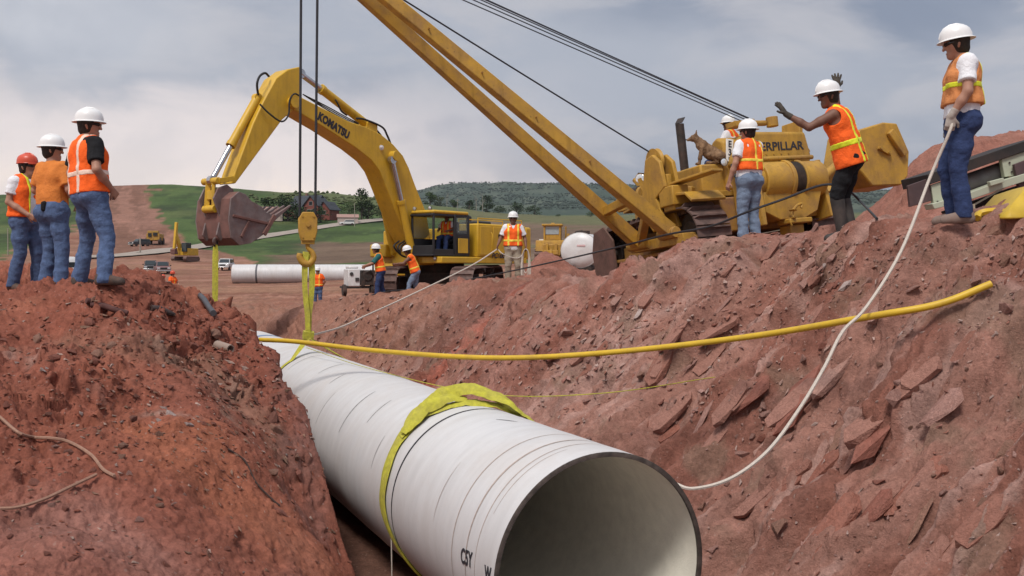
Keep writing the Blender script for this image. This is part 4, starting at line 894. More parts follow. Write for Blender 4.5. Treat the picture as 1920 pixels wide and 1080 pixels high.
def person(label, foot, yaw, pose=None, H=1.82, vox=0.012, shirt=None, sleeve=0.62, vest=None, bands=None, band_mat=None, trousers=None, hat=None, brim='full', boots=None, boot_h=0.14, glove=None, skin=None, glasses=True,
           hem=0.02, shirt_hem=-0.02, open_front=False, curl=(0.5, 0.5), palm=None, group=None, hand_dir=None, spread=0.10, belt=None):
    j = dict(pel=V3(0, 0, .95), neck=V3(0, .01, 1.50), head=V3(0, .03, 1.655), face=V3(0, 1, 0), tilt=V3(0, 0, 1), hipL=None, kneL=V3(-.115, .03, .50), ankL=V3(-.125, -.02, .09), kneR=V3(.115, .03, .50), ankR=V3(.125, -.02, .09),
             toeL=V3(-.15, 1, 0), toeR=V3(.15, 1, 0), elbL=V3(-.27, -.03, 1.17), hanL=V3(-.26, .08, .93), elbR=V3(.27, -.03, 1.17), hanR=V3(.26, .08, .93), front=None)
    for k, v in (pose or {}).items(): j[k] = V3(*v)
    sc = H/1.80
    skin = skin or m_skin; root = thing('person', label, 'person', foot, math.radians(yaw), group); root.scale = (sc, sc, sc)
    up = unit(j['neck']-j['pel']); fr = j['front'] if j['front'] is not None else V3(0, 1, 0); fr = unit(fr-up*np.dot(fr, up)); rt = np.cross(fr, up)
    shL = j['neck']-rt*.185-up*.055; shR = j['neck']+rt*.185-up*.055; hpL = j['pel']-rt*.09-up*.02; hpR = j['pel']+rt*.09-up*.02
    pel, neck, head = j['pel'], j['neck'], j['head']; face = unit(j['face']); tl = unit(j['tilt']); face = unit(face-tl*np.dot(face, tl)); hr = np.cross(face, tl)
    core = []
    for s_ in (-1, 1):
        core += [(pel+rt*s_*.060+up*.02, pel+rt*s_*.055+up*.20, .118, .110, .05), (pel+rt*s_*.055+up*.20, neck+rt*s_*.085-up*.17, .112, .120, .05), (neck+rt*s_*.085-up*.17+fr*.015, neck+rt*s_*.075-up*.11, .115, .095, .05)]
    sh = [(shL+rt*.03, shR-rt*.03, .070, .070, .05), (neck-up*.06, neck+up*.01, .085, .060, .04)]
    hips = [(hpL, hpR, .115, .115, .05), (hpL-fr*.045, hpR-fr*.045, .095, .095, .04)]
    hd = [(neck-up*.02, head-tl*.06-face*.015, .060, .055, .03), (head+tl*.035-face*.028, head+tl*.03+face*.022, .088, .080, .03), (head-tl*.02+face*.02, head-tl*.075+face*.045, .070, .045, .03), (head-tl*.105+face*.060, head-tl*.10+face*.066, .026, .026, .02),
          (head+tl*.01+face*.098, head-tl*.028+face*.112, .010, .015, .008), (head-tl*.066+face*.088-hr*.018, head-tl*.066+face*.088+hr*.018, .008, .008, .006)]
    for s_ in (-1, 1): hd += [(head+hr*s_*.086-tl*.0-face*.012, head+hr*s_*.082-tl*.035-face*.005, .016, .010, .006)]
    arms = {}; legs = {}
    for sd_, s_ in (('L', -1), ('R', 1)):
        S = shL if s_ < 0 else shR; E = j['elb'+sd_]; W_ = j['han'+sd_]; hdir = unit(W_-E)
        if hand_dir and sd_ in hand_dir: hdir = unit(V3(*hand_dir[sd_]))
        arms[sd_] = [(S, S*.45+E*.55, .058, .052, .03), (S*.45+E*.55, E, .052, .041, .02), (E, E*.62+W_*.38, .042, .043, .02), (E*.62+W_*.38, W_, .043, .028, .02)]
        pn = V3(*(palm[sd_])) if palm and sd_ in palm else rt*(-s_)
        arms['h'+sd_] = hand_prims(W_, hdir, pn, curl[0 if s_ < 0 else 1], spread, 1 if sd_ == 'L' else -1)
        Hp = hpL if s_ < 0 else hpR; K = j['kne'+sd_]; A = j['ank'+sd_]; toe = unit(j['toe'+sd_])
        legs[sd_] = [(Hp, Hp*.5+K*.5, .094, .080, .04), (Hp*.5+K*.5, K, .080, .058, .03), (K, K*.68+A*.32, .056, .058, .02), (K*.68+A*.32, A, .058, .040, .02)]
        legs['f'+sd_] = [(A-V3(0, 0, .02)-toe*.03, A-V3(0, 0, .05)-toe*.04, .042, .040, .02), (A-V3(0, 0, .03), A-V3(0, 0, .055)+toe*.15, .045, .032, .03), (A-V3(0, 0, .062)-toe*.03, A-V3(0, 0, .064)+toe*.17, .030, .026, .02)]
    allp = core+sh+hips+hd+arms['L']+arms['R']+legs['L']+legs['R']+legs['fL']+legs['fR']+arms['hL']+arms['hR']
    Field(allp, vox).mesh('body', skin, root)
    PX = lambda f, c, a: f.coords()[0]*a[0]+f.coords()[1]*a[1]+f.coords()[2]*a[2]-float(np.dot(c, a))
    sd = len(PERSONS)*13
    if trousers:
        tp = [(hpL, hpR, .118, .118, .05), (hpL-fr*.045, hpR-fr*.045, .100, .100, .04), (pel-rt*.06, pel-rt*.06+up*.10, .115, .112, .05), (pel+rt*.06, pel+rt*.06+up*.10, .115, .112, .05)]
        for q, s_ in (('L', -1), ('R', 1)):
            Hp = hpL if s_ < 0 else hpR; K = j['kne'+q]; A = j['ank'+q]; tp += [(Hp, Hp*.45+K*.55, .098, .088, .04), (Hp*.45+K*.55, K, .088, .068, .03), (K, K*.5+A*.5, .064, .066, .02), (K*.5+A*.5, A-V3(0, 0, .03), .066, .068, .02)]
        f = Field(tp, vox, 0.012); f.wrinkle(0.009, (8, 8, 14), sd+1)
        cutz = max(0.045, boot_h-0.04 if boot_h > .3 else 0.045)
        f.keep(np.maximum(-(f.coords()[2]-cutz)*np.ones_like(f.F), PX(f, pel+up*.115, up))); f.mesh('trousers', trousers, root)
        if belt:
            f = Field([(pel-rt*.06+up*.02, pel-rt*.06+up*.10, .115, .112, .05), (pel+rt*.06+up*.02, pel+rt*.06+up*.10, .115, .112, .05)], vox, 0.022); q = PX(f, pel+up*.085, up); f.keep(np.abs(q)-0.024)
            if belt == 'tool': f.union(pel+rt*.13+up*.03-fr*.06, pel+rt*.14-up*.04-fr*.06, .045, .04, .01); f.union(pel+rt*.04+up*.06-fr*.15, pel+rt*.04+up*.0-fr*.15, .035, .035, .01)
            f.mesh('belt', m_blk, root)
    bt = boots or m_boot
    for q in 'LR':
        K = j['kne'+q]; A = j['ank'+q]; pr = list(legs['f'+q])
        if boot_h > 0.12: pr.append((A-V3(0, 0, .02), A+unit(K-A)*(boot_h-.09), .050, .056 if boot_h < .3 else .068, .02))
        f = Field(pr, vox*0.9, 0.012); f.keep(-(f.coords()[2]-(A[2]-.094))*np.ones_like(f.F)); f.mesh('boot', bt, root)
    if glove:
        for q in 'LR':
            E, W_ = j['elb'+q], j['han'+q]; Field(arms['h'+q]+[(W_+unit(E-W_)*.06, W_, .034, .030, .01)], 0.0065, 0.0035, 0.02).mesh('glove', glove, root)
    if shirt:
        sp = core+sh+[(pel-rt*.062+up*(shirt_hem+.02), pel-rt*.06+up*.18, .120, .114, .05), (pel+rt*.062+up*(shirt_hem+.02), pel+rt*.06+up*.18, .120, .114, .05)]
        for q in 'LR':
            S = shL if q == 'L' else shR; E = j['elb'+q]; W_ = j['han'+q]
            if sleeve <= 1: sp.append((S, S*(1-sleeve)+E*sleeve, .064, .064, .03))
            else: sp += [(S, E, .062, .052, .03), (E, E*.1+W_*.9, .052, .042, .02)]
        f = Field(sp, vox, 0.012); f.wrinkle(0.007, (9, 9, 11), sd+2)
        g = -PX(f, pel+up*shirt_hem, up); f.keep(g)
        f.cut(neck+up*.03+fr*.03, neck+up*.12, .066, .066)
        if sleeve <= 1:
            for q in 'LR':
                S = shL if q == 'L' else shR; E = j['elb'+q]; e = S*(1-sleeve)+E*sleeve; ax = unit(E-S); G = PX(f, e, ax)-0.0
                near = (np.abs(PX(f, e, rt)) < .2)
                lat = PX(f, neck, rt)*(-1 if q == 'L' else 1)
                f.F = np.where((lat > .20) & (G > 0) & (np.abs(G) < .2), np.maximum(f.F, G), f.F)
        f.mesh('shirt', shirt, root)
    if vest:
        vp = core+[(shL+rt*.045, shR-rt*.045, .070, .070, .05), (neck-up*.06, neck-up*.01, .090, .070, .04)]
        fl = .012
        for s_ in (-1, 1): vp += [(pel+rt*s_*(.065+fl)+up*(hem+.02)-fr*.0, pel+rt*s_*.06+up*.22, .125+fl, .116, .06)]
        def base():
            f = Field(vp, vox*0.9, 0.023); f.wrinkle(0.011, (9, 9, 7), sd+3); return f
        def trim(f, grow=0.0):
            f.keep(-PX(f, pel+up*hem, up)-grow*0)
            for q, s_ in (('L', -1), ('R', 1)):
                S = shL if s_ < 0 else shR; E = j['elb'+q]; dn = unit(unit(E-S)+rt*s_*.6)
                f.cut(S+rt*s_*.035-up*.03, S+dn*.2+rt*s_*.05, .088, .11)
            f.cut(neck+up*.05+fr*.05, neck+up*.14, .078, .09); f.cut(neck+fr*.13-up*.0, neck+fr*.15-up*.13, .055, .022)
            if open_front: f.cut(neck+fr*.17-up*.1, pel+fr*.2+up*hem, .05, .085)
        f = base(); trim(f); f.mesh('safety_vest', vest, root); vo = root.children[-1]
        for bnd in (bands or []):
            f = base(); f.F -= 0.0045; trim(f)
            if bnd[0] == 'h': f.keep(np.abs(PX(f, pel+up*bnd[1], up))-bnd[2])
            else:
                f.keep(np.abs(PX(f, neck+rt*bnd[1], rt)+bnd[4]*PX(f, neck-up*.3, up) if len(bnd) > 4 else PX(f, neck+rt*bnd[1], rt))-bnd[2])
                if bnd[3] == 'b': f.keep(PX(f, neck, fr)+0*f.F)
                if bnd[3] == 'f': f.keep(-PX(f, neck, fr)+0*f.F)
            f.mesh('reflective_band', band_mat or m_yel, vo)
    # hair, hat, glasses
    f = Field([(head+tl*.03-face*.03, head-tl*.03-face*.035, .089, .074, .03), (head+tl*.03-face*.0, head+tl*.03, .086, .084, .03)], vox*0.8, 0.007); f.keep(PX(f, head+face*.035, face)*.8-PX(f, head-tl*.03, tl)*.35); f.mesh('hair', m_hair, root)
    if glasses:
        b = MB()
        for s_ in (-1, 1): b.tube([Vector(head+face*.088+hr*s_*.008+tl*.012), Vector(head+face*.092+hr*s_*.034+tl*.014), Vector(head+face*.070+hr*s_*.072+tl*.016), Vector(head-face*.01+hr*s_*.092+tl*.016)], [.016, .020, .015, .005], 8)
        b.build('sunglasses', m_glass, root)
    if hat:
        M_ = Matrix((Vector(hr), Vector(face), Vector(tl))).transposed().to_4x4(); M_.translation = Vector(head+tl*.052-face*.006)
        b = MB(); pr = [(.128, -.004), (.129, .012), (.126, .045), (.116, .078), (.096, .104), (.066, .122), (.03, .131), (.002, .133)]; n = 32
        b.lathe(pr, n, M_, .93, 1.10)
        b.tube([M_ @ Vector((0, y, z)) for y, z in ((-.135, .03), (-.118, .078), (-.075, .116), (-.02, .137), (.04, .134), (.09, .110), (.122, .07), (.137, .025))], .012, 8)
        for s_ in (-1, 1): b.tube([M_ @ Vector((s_*.045, y, z)) for y, z in ((-.115, .06), (-.07, .105), (0, .124), (.07, .10), (.115, .055))], .007, 6)
        ho = b.build('hard_hat', hat, root)
        b = MB(); rb = [(.122, .004), (.146, -.004), (.156, -.011), (.157, -.016), (.146, -.011), (.122, -.005)] if brim == 'full' else [(.122, .006), (.134, .002), (.137, -.004), (.122, -.006)]
        b.lathe(rb, n, M_, .92, 1.08)
        if brim == 'cap': b.prism([(-.10, .10), (-.085, .165), (-.04, .195), (.04, .195), (.085, .165), (.10, .10)], 'z', -.018, -.010, M_)
        b.build('brim', hat, ho)
    PERSONS.append(root); return root
def feet(px, py, Y):
    p = P(px, py, Y); p.z = max(p.z-.05, min(p.z+.05, land_z(p.x, p.y)-.015)); return p
BH = [('h', .20, .026), ('v', -.095, .024, ''), ('v', .095, .024, '')]
def face_from(yaw_deg): return yaw_deg
# three men on the left bank
WATCH = 'men watching from the left bank'
person('tallest of three men on the left bank, orange vest over black t-shirt, white hard hat', feet(172, 530, 10.4), -38,
       dict(pel=(.02, -.02, .97), neck=(-.02, -.04, 1.52), head=(-.01, .0, 1.675), face=(.62, .70, -.12), kneL=(-.16, .05, .52), ankL=(-.22, -.02, .09), kneR=(.21, .06, .51), ankR=(.31, -.04, .12), toeR=(.7, .8, 0),
            elbL=(-.31, -.05, 1.20), hanL=(-.20, .12, 1.02), elbR=(.30, -.10, 1.20), hanR=(.205, .12, 1.01)), H=1.87, vox=.0105, shirt=m_blk, sleeve=.72, vest=m_vest, bands=[('h', .20, .026), ('v', .075, .024, 'b'), ('v', -.13, .022, 'b'), ('v', .1, .02, 'f')], band_mat=m_pale, trousers=m_jean, hat=m_hat, hem=.00, shirt_hem=.0, curl=(.7, .7))
person('man in orange t-shirt and white hard hat, standing between the other two left bank men', feet(100, 536, 11.8), -25,
       dict(head=(.0, .01, 1.655), face=(.75, .6, -.1), kneL=(-.10, .05, .50), kneR=(.13, .02, .50), ankR=(.16, -.03, .09), elbL=(-.27, -.02, 1.19), hanL=(-.15, .17, 1.05), elbR=(.28, .0, 1.18), hanR=(.20, .17, 1.04)), H=1.86, vox=.012, shirt=m_or_t, sleeve=.8, trousers=m_jean, hat=m_hat, shirt_hem=.05, belt='tool')
person('man in red hard hat, sunglasses, white t-shirt and open orange vest edged yellow', feet(50, 537, 12.8), -112,
       dict(head=(0, .045, 1.65), face=(-.15, 1, -.22), kneL=(-.13, .05, .50), ankL=(-.15, .02, .09), kneR=(.10, .0, .50), ankR=(.12, -.12, .09), elbL=(-.26, .02, 1.17), hanL=(-.17, .20, 1.02), elbR=(.25, -.02, 1.17), hanR=(.15, .22, 1.0)), H=1.78, vox=.012, shirt=m_tee, sleeve=.62, vest=m_vest, bands=[('v', -.07, .022, 'f'), ('v', .07, .022, 'f'), ('v', .02, .022, 'b')], band_mat=m_lime, trousers=m_jean, hat=m_hatr, brim='cap', hem=.03, shirt_hem=.02, open_front=True, curl=(.8, .8))
# men on the right bank
RM = person('man in faded orange vest at the right bank edge, gloved hand holding a pale rope', feet(1797, 409, 9.0), 77,
       dict(pel=(.0, -.02, .95), neck=(0, -.03, 1.50), head=(0, .035, 1.645), face=(.05, 1, -.32), tilt=(0, .14, 1), kneL=(-.10, .03, .50), ankL=(-.10, -.03, .09), kneR=(.11, .08, .50), ankR=(.12, .0, .09), toeL=(0, 1, 0), toeR=(.1, 1, 0), elbL=(-.27, -.01, 1.17), hanL=(-.24, .12, .955), elbR=(.26, .0, 1.17), hanR=(.22, .04, .93)),
       H=1.82, vox=.0105, shirt=m_tee, sleeve=.66, vest=m_vest2, bands=[('h', .30, .024), ('v', -.085, .023, 'b'), ('v', .10, .023, 'b')], band_mat=m_lime, trousers=m_jean2, hat=m_hat, boots=m_shoe2, glove=m_glove, hem=.13, shirt_hem=.02, curl=(.8, .6), hand_dir=dict(L=(0.0, .1, -1)))
AM = person('man with both gloved hands raised, orange vest, black trousers tucked in rubber boots', feet(1577, 444, 11.6), 50,
       dict(pel=(.03, -.08, .95), neck=(-.07, .05, 1.49), head=(-.11, .12, 1.64), face=(-.72, .7, -.15), tilt=(-.08, .12, 1), kneL=(-.06, .03, .50), ankL=(-.05, -.04, .09), kneR=(.12, .03, .50), ankR=(.09, -.10, .09), toeL=(-.5, 1, 0), toeR=(-.3, 1, 0), elbL=(-.40, .22, 1.27), hanL=(-.50, .45, 1.43), elbR=(.34, .20, 1.50), hanR=(.265, .17, 1.80), front=(-.15, 1, 0)),
       H=1.90, vox=.0105, shirt=None, sleeve=.05, vest=m_vest, bands=[('h', .155, .032), ('v', -.085, .03, 'b'), ('v', .12, .03, 'b')], band_mat=m_lime, trousers=m_blk, hat=m_hat, boots=m_wader, boot_h=.48, glove=m_gloved, skin=m_skin2, hem=-.10, shirt_hem=.05, curl=(.08, .06), spread=.24,
       hand_dir=dict(L=(-.38, .45, .80), R=(.02, .0, 1)), palm=dict(L=(.2, .8, -.5), R=(.77, .64, .1)))
WM = person('man in white t-shirt and orange vest, back turned, beside the ochre tractor rear track', feet(1404, 462, 14.2), 30,
       dict(head=(-.01, .03, 1.65), face=(-.45, .9, -.15), kneL=(-.11, .02, .5), kneR=(.11, .03, .5), elbL=(-.29, -.02, 1.17), hanL=(-.33, .06, .91), elbR=(.25, .08, 1.18), hanR=(.16, .22, 1.05)), H=1.80, vox=.012, shirt=m_tee, sleeve=.66, vest=m_vest, bands=[('h', .27, .024), ('v', .01, .02, 'b'), ('v', .14, .018, 'b')], band_mat=m_yel, trousers=m_jean3, hat=m_hat, hem=.13, shirt_hem=-.06)
CM = person('man in khaki trousers facing the viewer, holding a taut rope and a coil', feet(962, 533, 24.0), 182,
       dict(face=(.05, 1, -.05), kneL=(-.12, .03, .5), kneR=(.12, .03, .5), elbL=(-.29, .0, 1.18), hanL=(-.31, .14, .98), elbR=(.30, -.02, 1.19), hanR=(.38, .20, 1.00)), H=1.83, vox=.0145, shirt=m_tee, sleeve=.75, vest=m_vest, bands=[('h', .17, .028), ('v', -.12, .026, 'f'), ('v', .12, .026, 'f')], band_mat=m_yel, trousers=m_khaki, hat=m_hat, hem=.04, shirt_hem=-.06, skin=m_skin2)
# men beyond, by the excavator
person('man in teal shirt and orange vest standing in front of the excavator track', feet(712, 563, 30.6), 100,
       dict(pel=(0, -.03, .94), neck=(0, .05, 1.48), head=(0, .12, 1.63), face=(.1, 1, -.2), kneL=(-.12, .08, .5), ankL=(-.14, .10, .09), kneR=(.1, -.05, .5), ankR=(.12, -.16, .09), elbL=(-.24, .22, 1.20), hanL=(-.16, .46, 1.12), elbR=(.22, .22, 1.18), hanR=(.12, .46, 1.08)), H=1.8, vox=.018, shirt=m_teal, sleeve=.95, vest=m_vest, bands=[('h', .14, .03), ('v', -.1, .026, ''), ('v', .1, .026, '')], band_mat=m_yel, trousers=m_jean2, hat=m_hat, hem=.0)
person('man with bare arms and muddy jeans stooping by the excavator', feet(772, 560, 30.8), 95,
       dict(pel=(0, -.12, .92), neck=(0, .06, 1.43), head=(0, .14, 1.57), face=(.1, 1, -.35), tilt=(0, .25, 1), kneL=(-.12, .08, .5), ankL=(-.14, .12, .09), kneR=(.1, -.12, .48), ankR=(.12, -.26, .10), elbL=(-.24, .26, 1.18), hanL=(-.16, .50, 1.16), elbR=(.24, .24, 1.14), hanR=(.12, .50, 1.12)), H=1.8, vox=.018, shirt=m_vest, sleeve=.1, vest=m_vest, bands=[('h', .12, .03), ('v', -.1, .026, '')], band_mat=m_yel, trousers=m_jean3, hat=m_hat, skin=m_skin2, hem=-.02)
person('man in orange vest and jeans seen just behind the taut yellow sling', feet(596, 576, 42.0), 178,
       dict(face=(.25, 1, .0), elbL=(-.32, -.05, 1.2), hanL=(-.2, -.12, 1.0), elbR=(.31, -.05, 1.2), hanR=(.2, -.12, 1.0)), H=1.78, vox=.02, shirt=m_vest, sleeve=.6, vest=m_vest, bands=[('v', -.1, .026, 'f'), ('v', .1, .026, 'f'), ('h', .1, .026)], band_mat=m_yel, trousers=m_jean, hat=m_hat, hem=.03)
for px, py, Y, lab, hcol, vb, tr in ((276, 512, 50, 'leftmost of three men down in the far trench, red hard hat just showing', m_hatr, m_vest2, m_jean2), (305, 516, 49, 'middle one of three men in the far trench, bending, orange vest', m_hatr, m_vest, m_jean2), (323, 509, 50.5, 'rightmost man in the far trench, yellow banded vest and blue jeans', m_hatr, m_vest, m_jean)):
    p = P(px, py, Y); 
    person(lab, (p.x, p.y, p.z-1.78), 150+px*0.3, dict(elbL=(-.28, .12, 1.18), hanL=(-.15, .3, 1.1), elbR=(.28, .12, 1.18), hanR=(.15, .3, 1.1)), H=1.78, vox=.024, shirt=vb, vest=vb, bands=[('h', .15, .03), ('v', 0, .03, 'f')], band_mat=m_yel, trousers=tr, hat=hcol)
# operator of the side boom tractor
opw = PM @ (PL(1366, 262, 'y', -.55)+Vector((0, 0, -.55)))
person('operator in white hard hat seated on the ochre tractor behind the dog', opw-Vector((0, 0, .62)), math.degrees(math.atan2(-D.x, D.y))+28,
       dict(pel=(0, -.02, .75), neck=(0, .03, 1.30), head=(0, .08, 1.45), face=(.35, 1, -.2), kneL=(-.14, .42, .72), ankL=(-.14, .46, .30), kneR=(.14, .42, .72), ankR=(.14, .46, .30), elbL=(-.27, .10, 1.0), hanL=(-.22, .34, 1.0), elbR=(.27, .10, 1.0), hanR=(.22, .34, 1.0)), H=1.80, vox=.013, shirt=m_tee, sleeve=.8, vest=m_vest, bands=[('v', -.1, .024, ''), ('v', .1, .024, ''), ('h', .2, .024)], band_mat=m_yel, trousers=m_jean2, hat=m_hat, skin=m_skin2)
# dog sitting on the engine deck
dp = PL(1330, 309, 'x', -.55); dw = PM @ dp
dog = thing('dog', 'tan and black shepherd mix dog sitting on the tractor deck looking left', 'dog', dw, math.radians(80))
dr = [(V3(0, -.20, .13), V3(0, -.02, .22), .125, .120, .05), (V3(0, -.02, .22), V3(0, .14, .36), .120, .100, .05), (V3(0, .14, .36), V3(0, .20, .44), .085, .065, .04), (V3(0, .20, .44), V3(0, .26, .50), .060, .058, .03),
      (V3(0, .26, .50), V3(0, .30, .50), .062, .052, .03), (V3(0, .31, .485), V3(0, .40, .465), .036, .024, .02), (V3(0, .30, .455), V3(0, .385, .445), .022, .016, .012)]
for s_ in (-1, 1):
    dr += [(V3(s_*.07, .13, .30), V3(s_*.07, .17, .12), .045, .032, .03), (V3(s_*.07, .17, .12), V3(s_*.07, .185, .03), .028, .026, .015), (V3(s_*.07, .185, .025), V3(s_*.07, .235, .02), .030, .024, .015),
           (V3(s_*.09, -.20, .13), V3(s_*.12, .0, .16), .085, .055, .04), (V3(s_*.12, .0, .16), V3(s_*.11, -.14, .05), .045, .032, .02), (V3(s_*.11, -.14, .035), V3(s_*.11, .04, .025), .030, .026, .02),
           (V3(s_*.040, .255, .545), V3(s_*.055, .235, .625), .026, .008, .012)]
dr += [(V3(0, -.29, .06), V3(.14, -.38, .04), .035, .03, .03), (V3(.14, -.38, .04), V3(.28, -.36, .04), .03, .015, .02)]
m_fur = mat('tan_fur', (0.22, 0.115, 0.055), 0.95, var=0.5, scale=9, bump=1.0, bscale=60, col2=(0.36, 0.22, 0.12), stretch=(1, 1, .35), dirt=0.75, dirtcol=(0.055, 0.035, 0.025), dscale=4)
f = Field(dr, .009); f.wrinkle(.010, (30, 30, 18), 77); f.mesh('body', m_fur, dog)
b = MB(); b.lathe([(.004, -.012), (.017, 0), (.004, .012)], 10, Matrix.Translation((0, .424, .470))); b.build('nose', m_black, dog)
b = MB()
for s_ in (-1, 1): b.lathe([(.002, -.009), (.010, 0), (.002, .009)], 8, Matrix.Translation((s_*.040, .335, .512)))
b.build('eyes', m_black, dog)
# ---------------------------------------------------------------- the big excavator
m_ex = mat('excavator_yellow_paint', (0.60, 0.36, 0.022), 0.42, var=0.08, scale=2, dirt=0.25, dirtcol=(0.28, 0.17, 0.07), dscale=1.6, wear=.35)
m_exd = mat('black_cab_trim', (0.020, 0.020, 0.022), 0.5, var=0.2)
m_rod = mat('chromed_rod', (0.50, 0.49, 0.50), 0.22, 0.9)
m_buck = mat('worn_bucket_steel', (0.20, 0.165, 0.16), 0.6, 0.25, var=0.35, scale=3, dirt=0.7, dirtcol=(0.19, 0.085, 0.068), dscale=1.6)
m_buckr = mat('red_clay_steel', (0.19, 0.10, 0.085), 0.8, 0.1, var=0.35, scale=4, dirt=.6, dirtcol=(.17, .07, .055), dscale=2)
def glass_mat():
    m = bpy.data.materials.new('window_glass'); m.use_nodes = True; b = m.node_tree.nodes['Principled BSDF']
    b.inputs['Base Color'].default_value = (0.75, 0.82, 0.80, 1); b.inputs['Transmission Weight'].default_value = 0.9; b.inputs['Roughness'].default_value = 0.03; b.inputs['IOR'].default_value = 1.12; return m
m_gl = glass_mat()
EC = Vector((-2.5, 34.55, 0)); EC.z = gz(EC.x, EC.y)-0.05
EU = Vector((-0.62, -0.785, 0)).normalized(); EYAW = math.atan2(-EU.x, EU.y)
ex = thing('excavator', 'yellow crawler excavator reaching its curled bucket over the far trench, large lettering on boom', 'excavator', EC, EYAW)
EM = Matrix.Translation(EC) @ Matrix.Rotation(EYAW, 4, 'Z'); EMI = EM.inverted()
def EL(px, py, axis='x', val=0.0):
    o = EMI @ Vector((0, 0, 0)); p = EMI @ P(px, py, 10.0); d = p-o; i = 'xyz'.index(axis); return o+d*((val-o[i])/d[i])
def outline(pts, x): return [(q.y, q.z) for q in (EL(px, py, 'x', x) for px, py in pts)]
# undercarriage, turned towards the viewer
uc = math.atan2(0.2, -0.98)-EYAW
def spun(o, a): o.rotation_euler = (0, 0, a); return o
path, pitch = track_path(-1.95, 0.62, 0.52, 1.95, 0.58, 0.50, 46)
for x in (-1.32, 1.32):
    tr = make_track(ex, x, path, pitch, 0.80, 0.045, wheels=[('sprocket', -1.95, 0.62, 0.45, 0.16, m_dark), ('idler', 1.95, 0.58, 0.42, 0.25, m_dark)], rollers=[(-1.5+i*0.5, 0.20, 0.13) for i in range(7)]+[(-.6, 1.02, .09), (.7, 1.02, .09)], frame=(-1.5, 1.5, 0.32, 0.78, 0.40), mframe=m_dark)
    spun(tr, uc)
b = MB(); b.box((0, 0, .75), (2.3, 1.7, .42)); b.cyl((0, 0, .9), (0, 0, 1.28), .78, 32); o = b.build('car_body', m_dark, ex, 0.03); spun(o, uc)
# upper works
b = MB(); b.box((0, -.65, 1.37), (3.2, 4.5, .22)); b.box((-1.3, 1.15, 1.37), (.9, 1.6, .22)); b.box((0.2, 1.3, 1.45), (1.1, 1.0, .5)); b.build('deck', m_ex, ex, 0.03)
b = MB(); b.box((-1.05, -1.45, 2.07), (1.10, 2.75, 1.18)); hd_ = b.build('engine_house', m_ex, ex, 0.05)
for y0, w in ((-0.5, .65), (-1.35, .9), (-2.3, .85)):
    b = MB(); b.box((-1.612, y0, 2.06), (.03, w, 1.0)); b.build('access_door', m_ex, hd_, 0.012)
b = MB(); b.box((-1.64, -1.35, 2.25), (.02, .35, .10)); b.box((-1.64, -2.0, 2.35), (.02, .30, .06)); b.build('door_slot', m_exd, hd_)
b = MB(); b.tube([(-1.66, -.75, 1.7), (-1.70, -.75, 1.75), (-1.70, -.75, 2.3), (-1.66, -.75, 2.35)], .02, 6); b.build('grab_rail', m_ex, hd_)
b = MB(); b.tube([(-1.5, -.2, 2.66), (-1.5, -.2, 2.85), (-1.5, -2.7, 2.85), (-1.5, -2.7, 2.66)], .022, 6); b.tube([(-.6, -.2, 2.66), (-.6, -.2, 2.85), (-.6, -2.7, 2.85), (-.6, -2.7, 2.66)], .022, 6); b.build('roof_rail', m_ex, ex)
b = MB(); b.box((0.5, -1.45, 2.0), (2.0, 2.75, 1.05)); b.build('engine_cover', m_ex, ex, 0.04)
b = MB(); b.box((.2, -.9, 2.62), (.9, .9, .22)); b.cyl((.3, -1.8, 2.5), (.3, -1.8, 3.05), .10, 14); b.box((-.4, -1.4, 2.68), (.8, .8, .24)); b.build('air_intake', m_exd, ex, 0.05)
b = MB(); b.prism([(-1.55, -2.9), (1.55, -2.9), (1.5, -3.3), (.8, -3.6), (-.8, -3.6), (-1.5, -3.3)], 'z', 1.42, 2.62); b.build('counterweight', m_ex, ex, 0.08)
b = MB(); b.box((1.1, .7, 1.95), (.9, 1.5, .95)); b.box((1.1, 1.8, 1.7), (.8, .7, .45)); b.build('fuel_tank', m_ex, ex, 0.05)
tm = text_mesh('PC600', .26, .003, .006, shear=.25); tm.materials.append(m_mark)
def stick_on(me, root, org, xa, na, name='lettering'):
    xa = Vector(xa).normalized(); na = Vector(na).normalized(); ya = na.cross(xa)
    M = Matrix((xa, ya, na)).transposed().to_4x4(); M.translation = Vector(org); o = link(name, me, root); o.matrix_local = M; return o
stick_on(tm, hd_, EL(934, 480, 'x', -1.633), (0, -1, 0), (-1, 0, 0))
# cab
cab = MB(); x0, x1, y0, y1, z0, z1 = -1.56, -.50, .32, 2.22, 1.5, 2.93
c_ = MB()
for (x, y, w) in ((x0+.04, y0+.04, .09), (x1-.04, y0+.04, .09), (x0+.04, y1-.12, .07), (x1-.04, y1-.12, .07), (x0+.04, y0+.72, .10)):
    c_.box((x, y, (z0+z1)/2), (w, w, z1-z0))
c_.box(((x0+x1)/2, y0+.03, z0+.45), (x1-x0-.1, .05, .9)); c_.box((x1-.03, (y0+y1)/2, z0+.3), (.05, y1-y0-.1, .6)); c_.box((x0+.03, y0+.35, z0+.38), (.05, .62, .76)); c_.box(((x0+x1)/2, y1-.1, z0+.18), (x1-x0-.1, .06, .36)); c_.box(((x0+x1)/2, (y0+y1)/2, z0+.03), (x1-x0, y1-y0-.05, .06)); c_.box((x0+.03, y1-.6, z0+.12), (.05, 1.0, .24))
c_.box(((x0+x1)/2, (y0+y1)/2, z1-.05), (x1-x0-.02, y1-y0-.08, .08))
cabo = c_.build('cab', m_exd, ex, 0.02)
b = MB(); b.box(((x0+x1)/2, (y0+y1)/2-.03, z1+.05), (x1-x0, y1-y0-.1, .12)); b.build('roof', m_ex, cabo, 0.05)
b = MB(); b.box((x0+.035, y0+.36, z0+1.08), (.012, .56, .60)); b.build('side_window', m_gl, cabo)
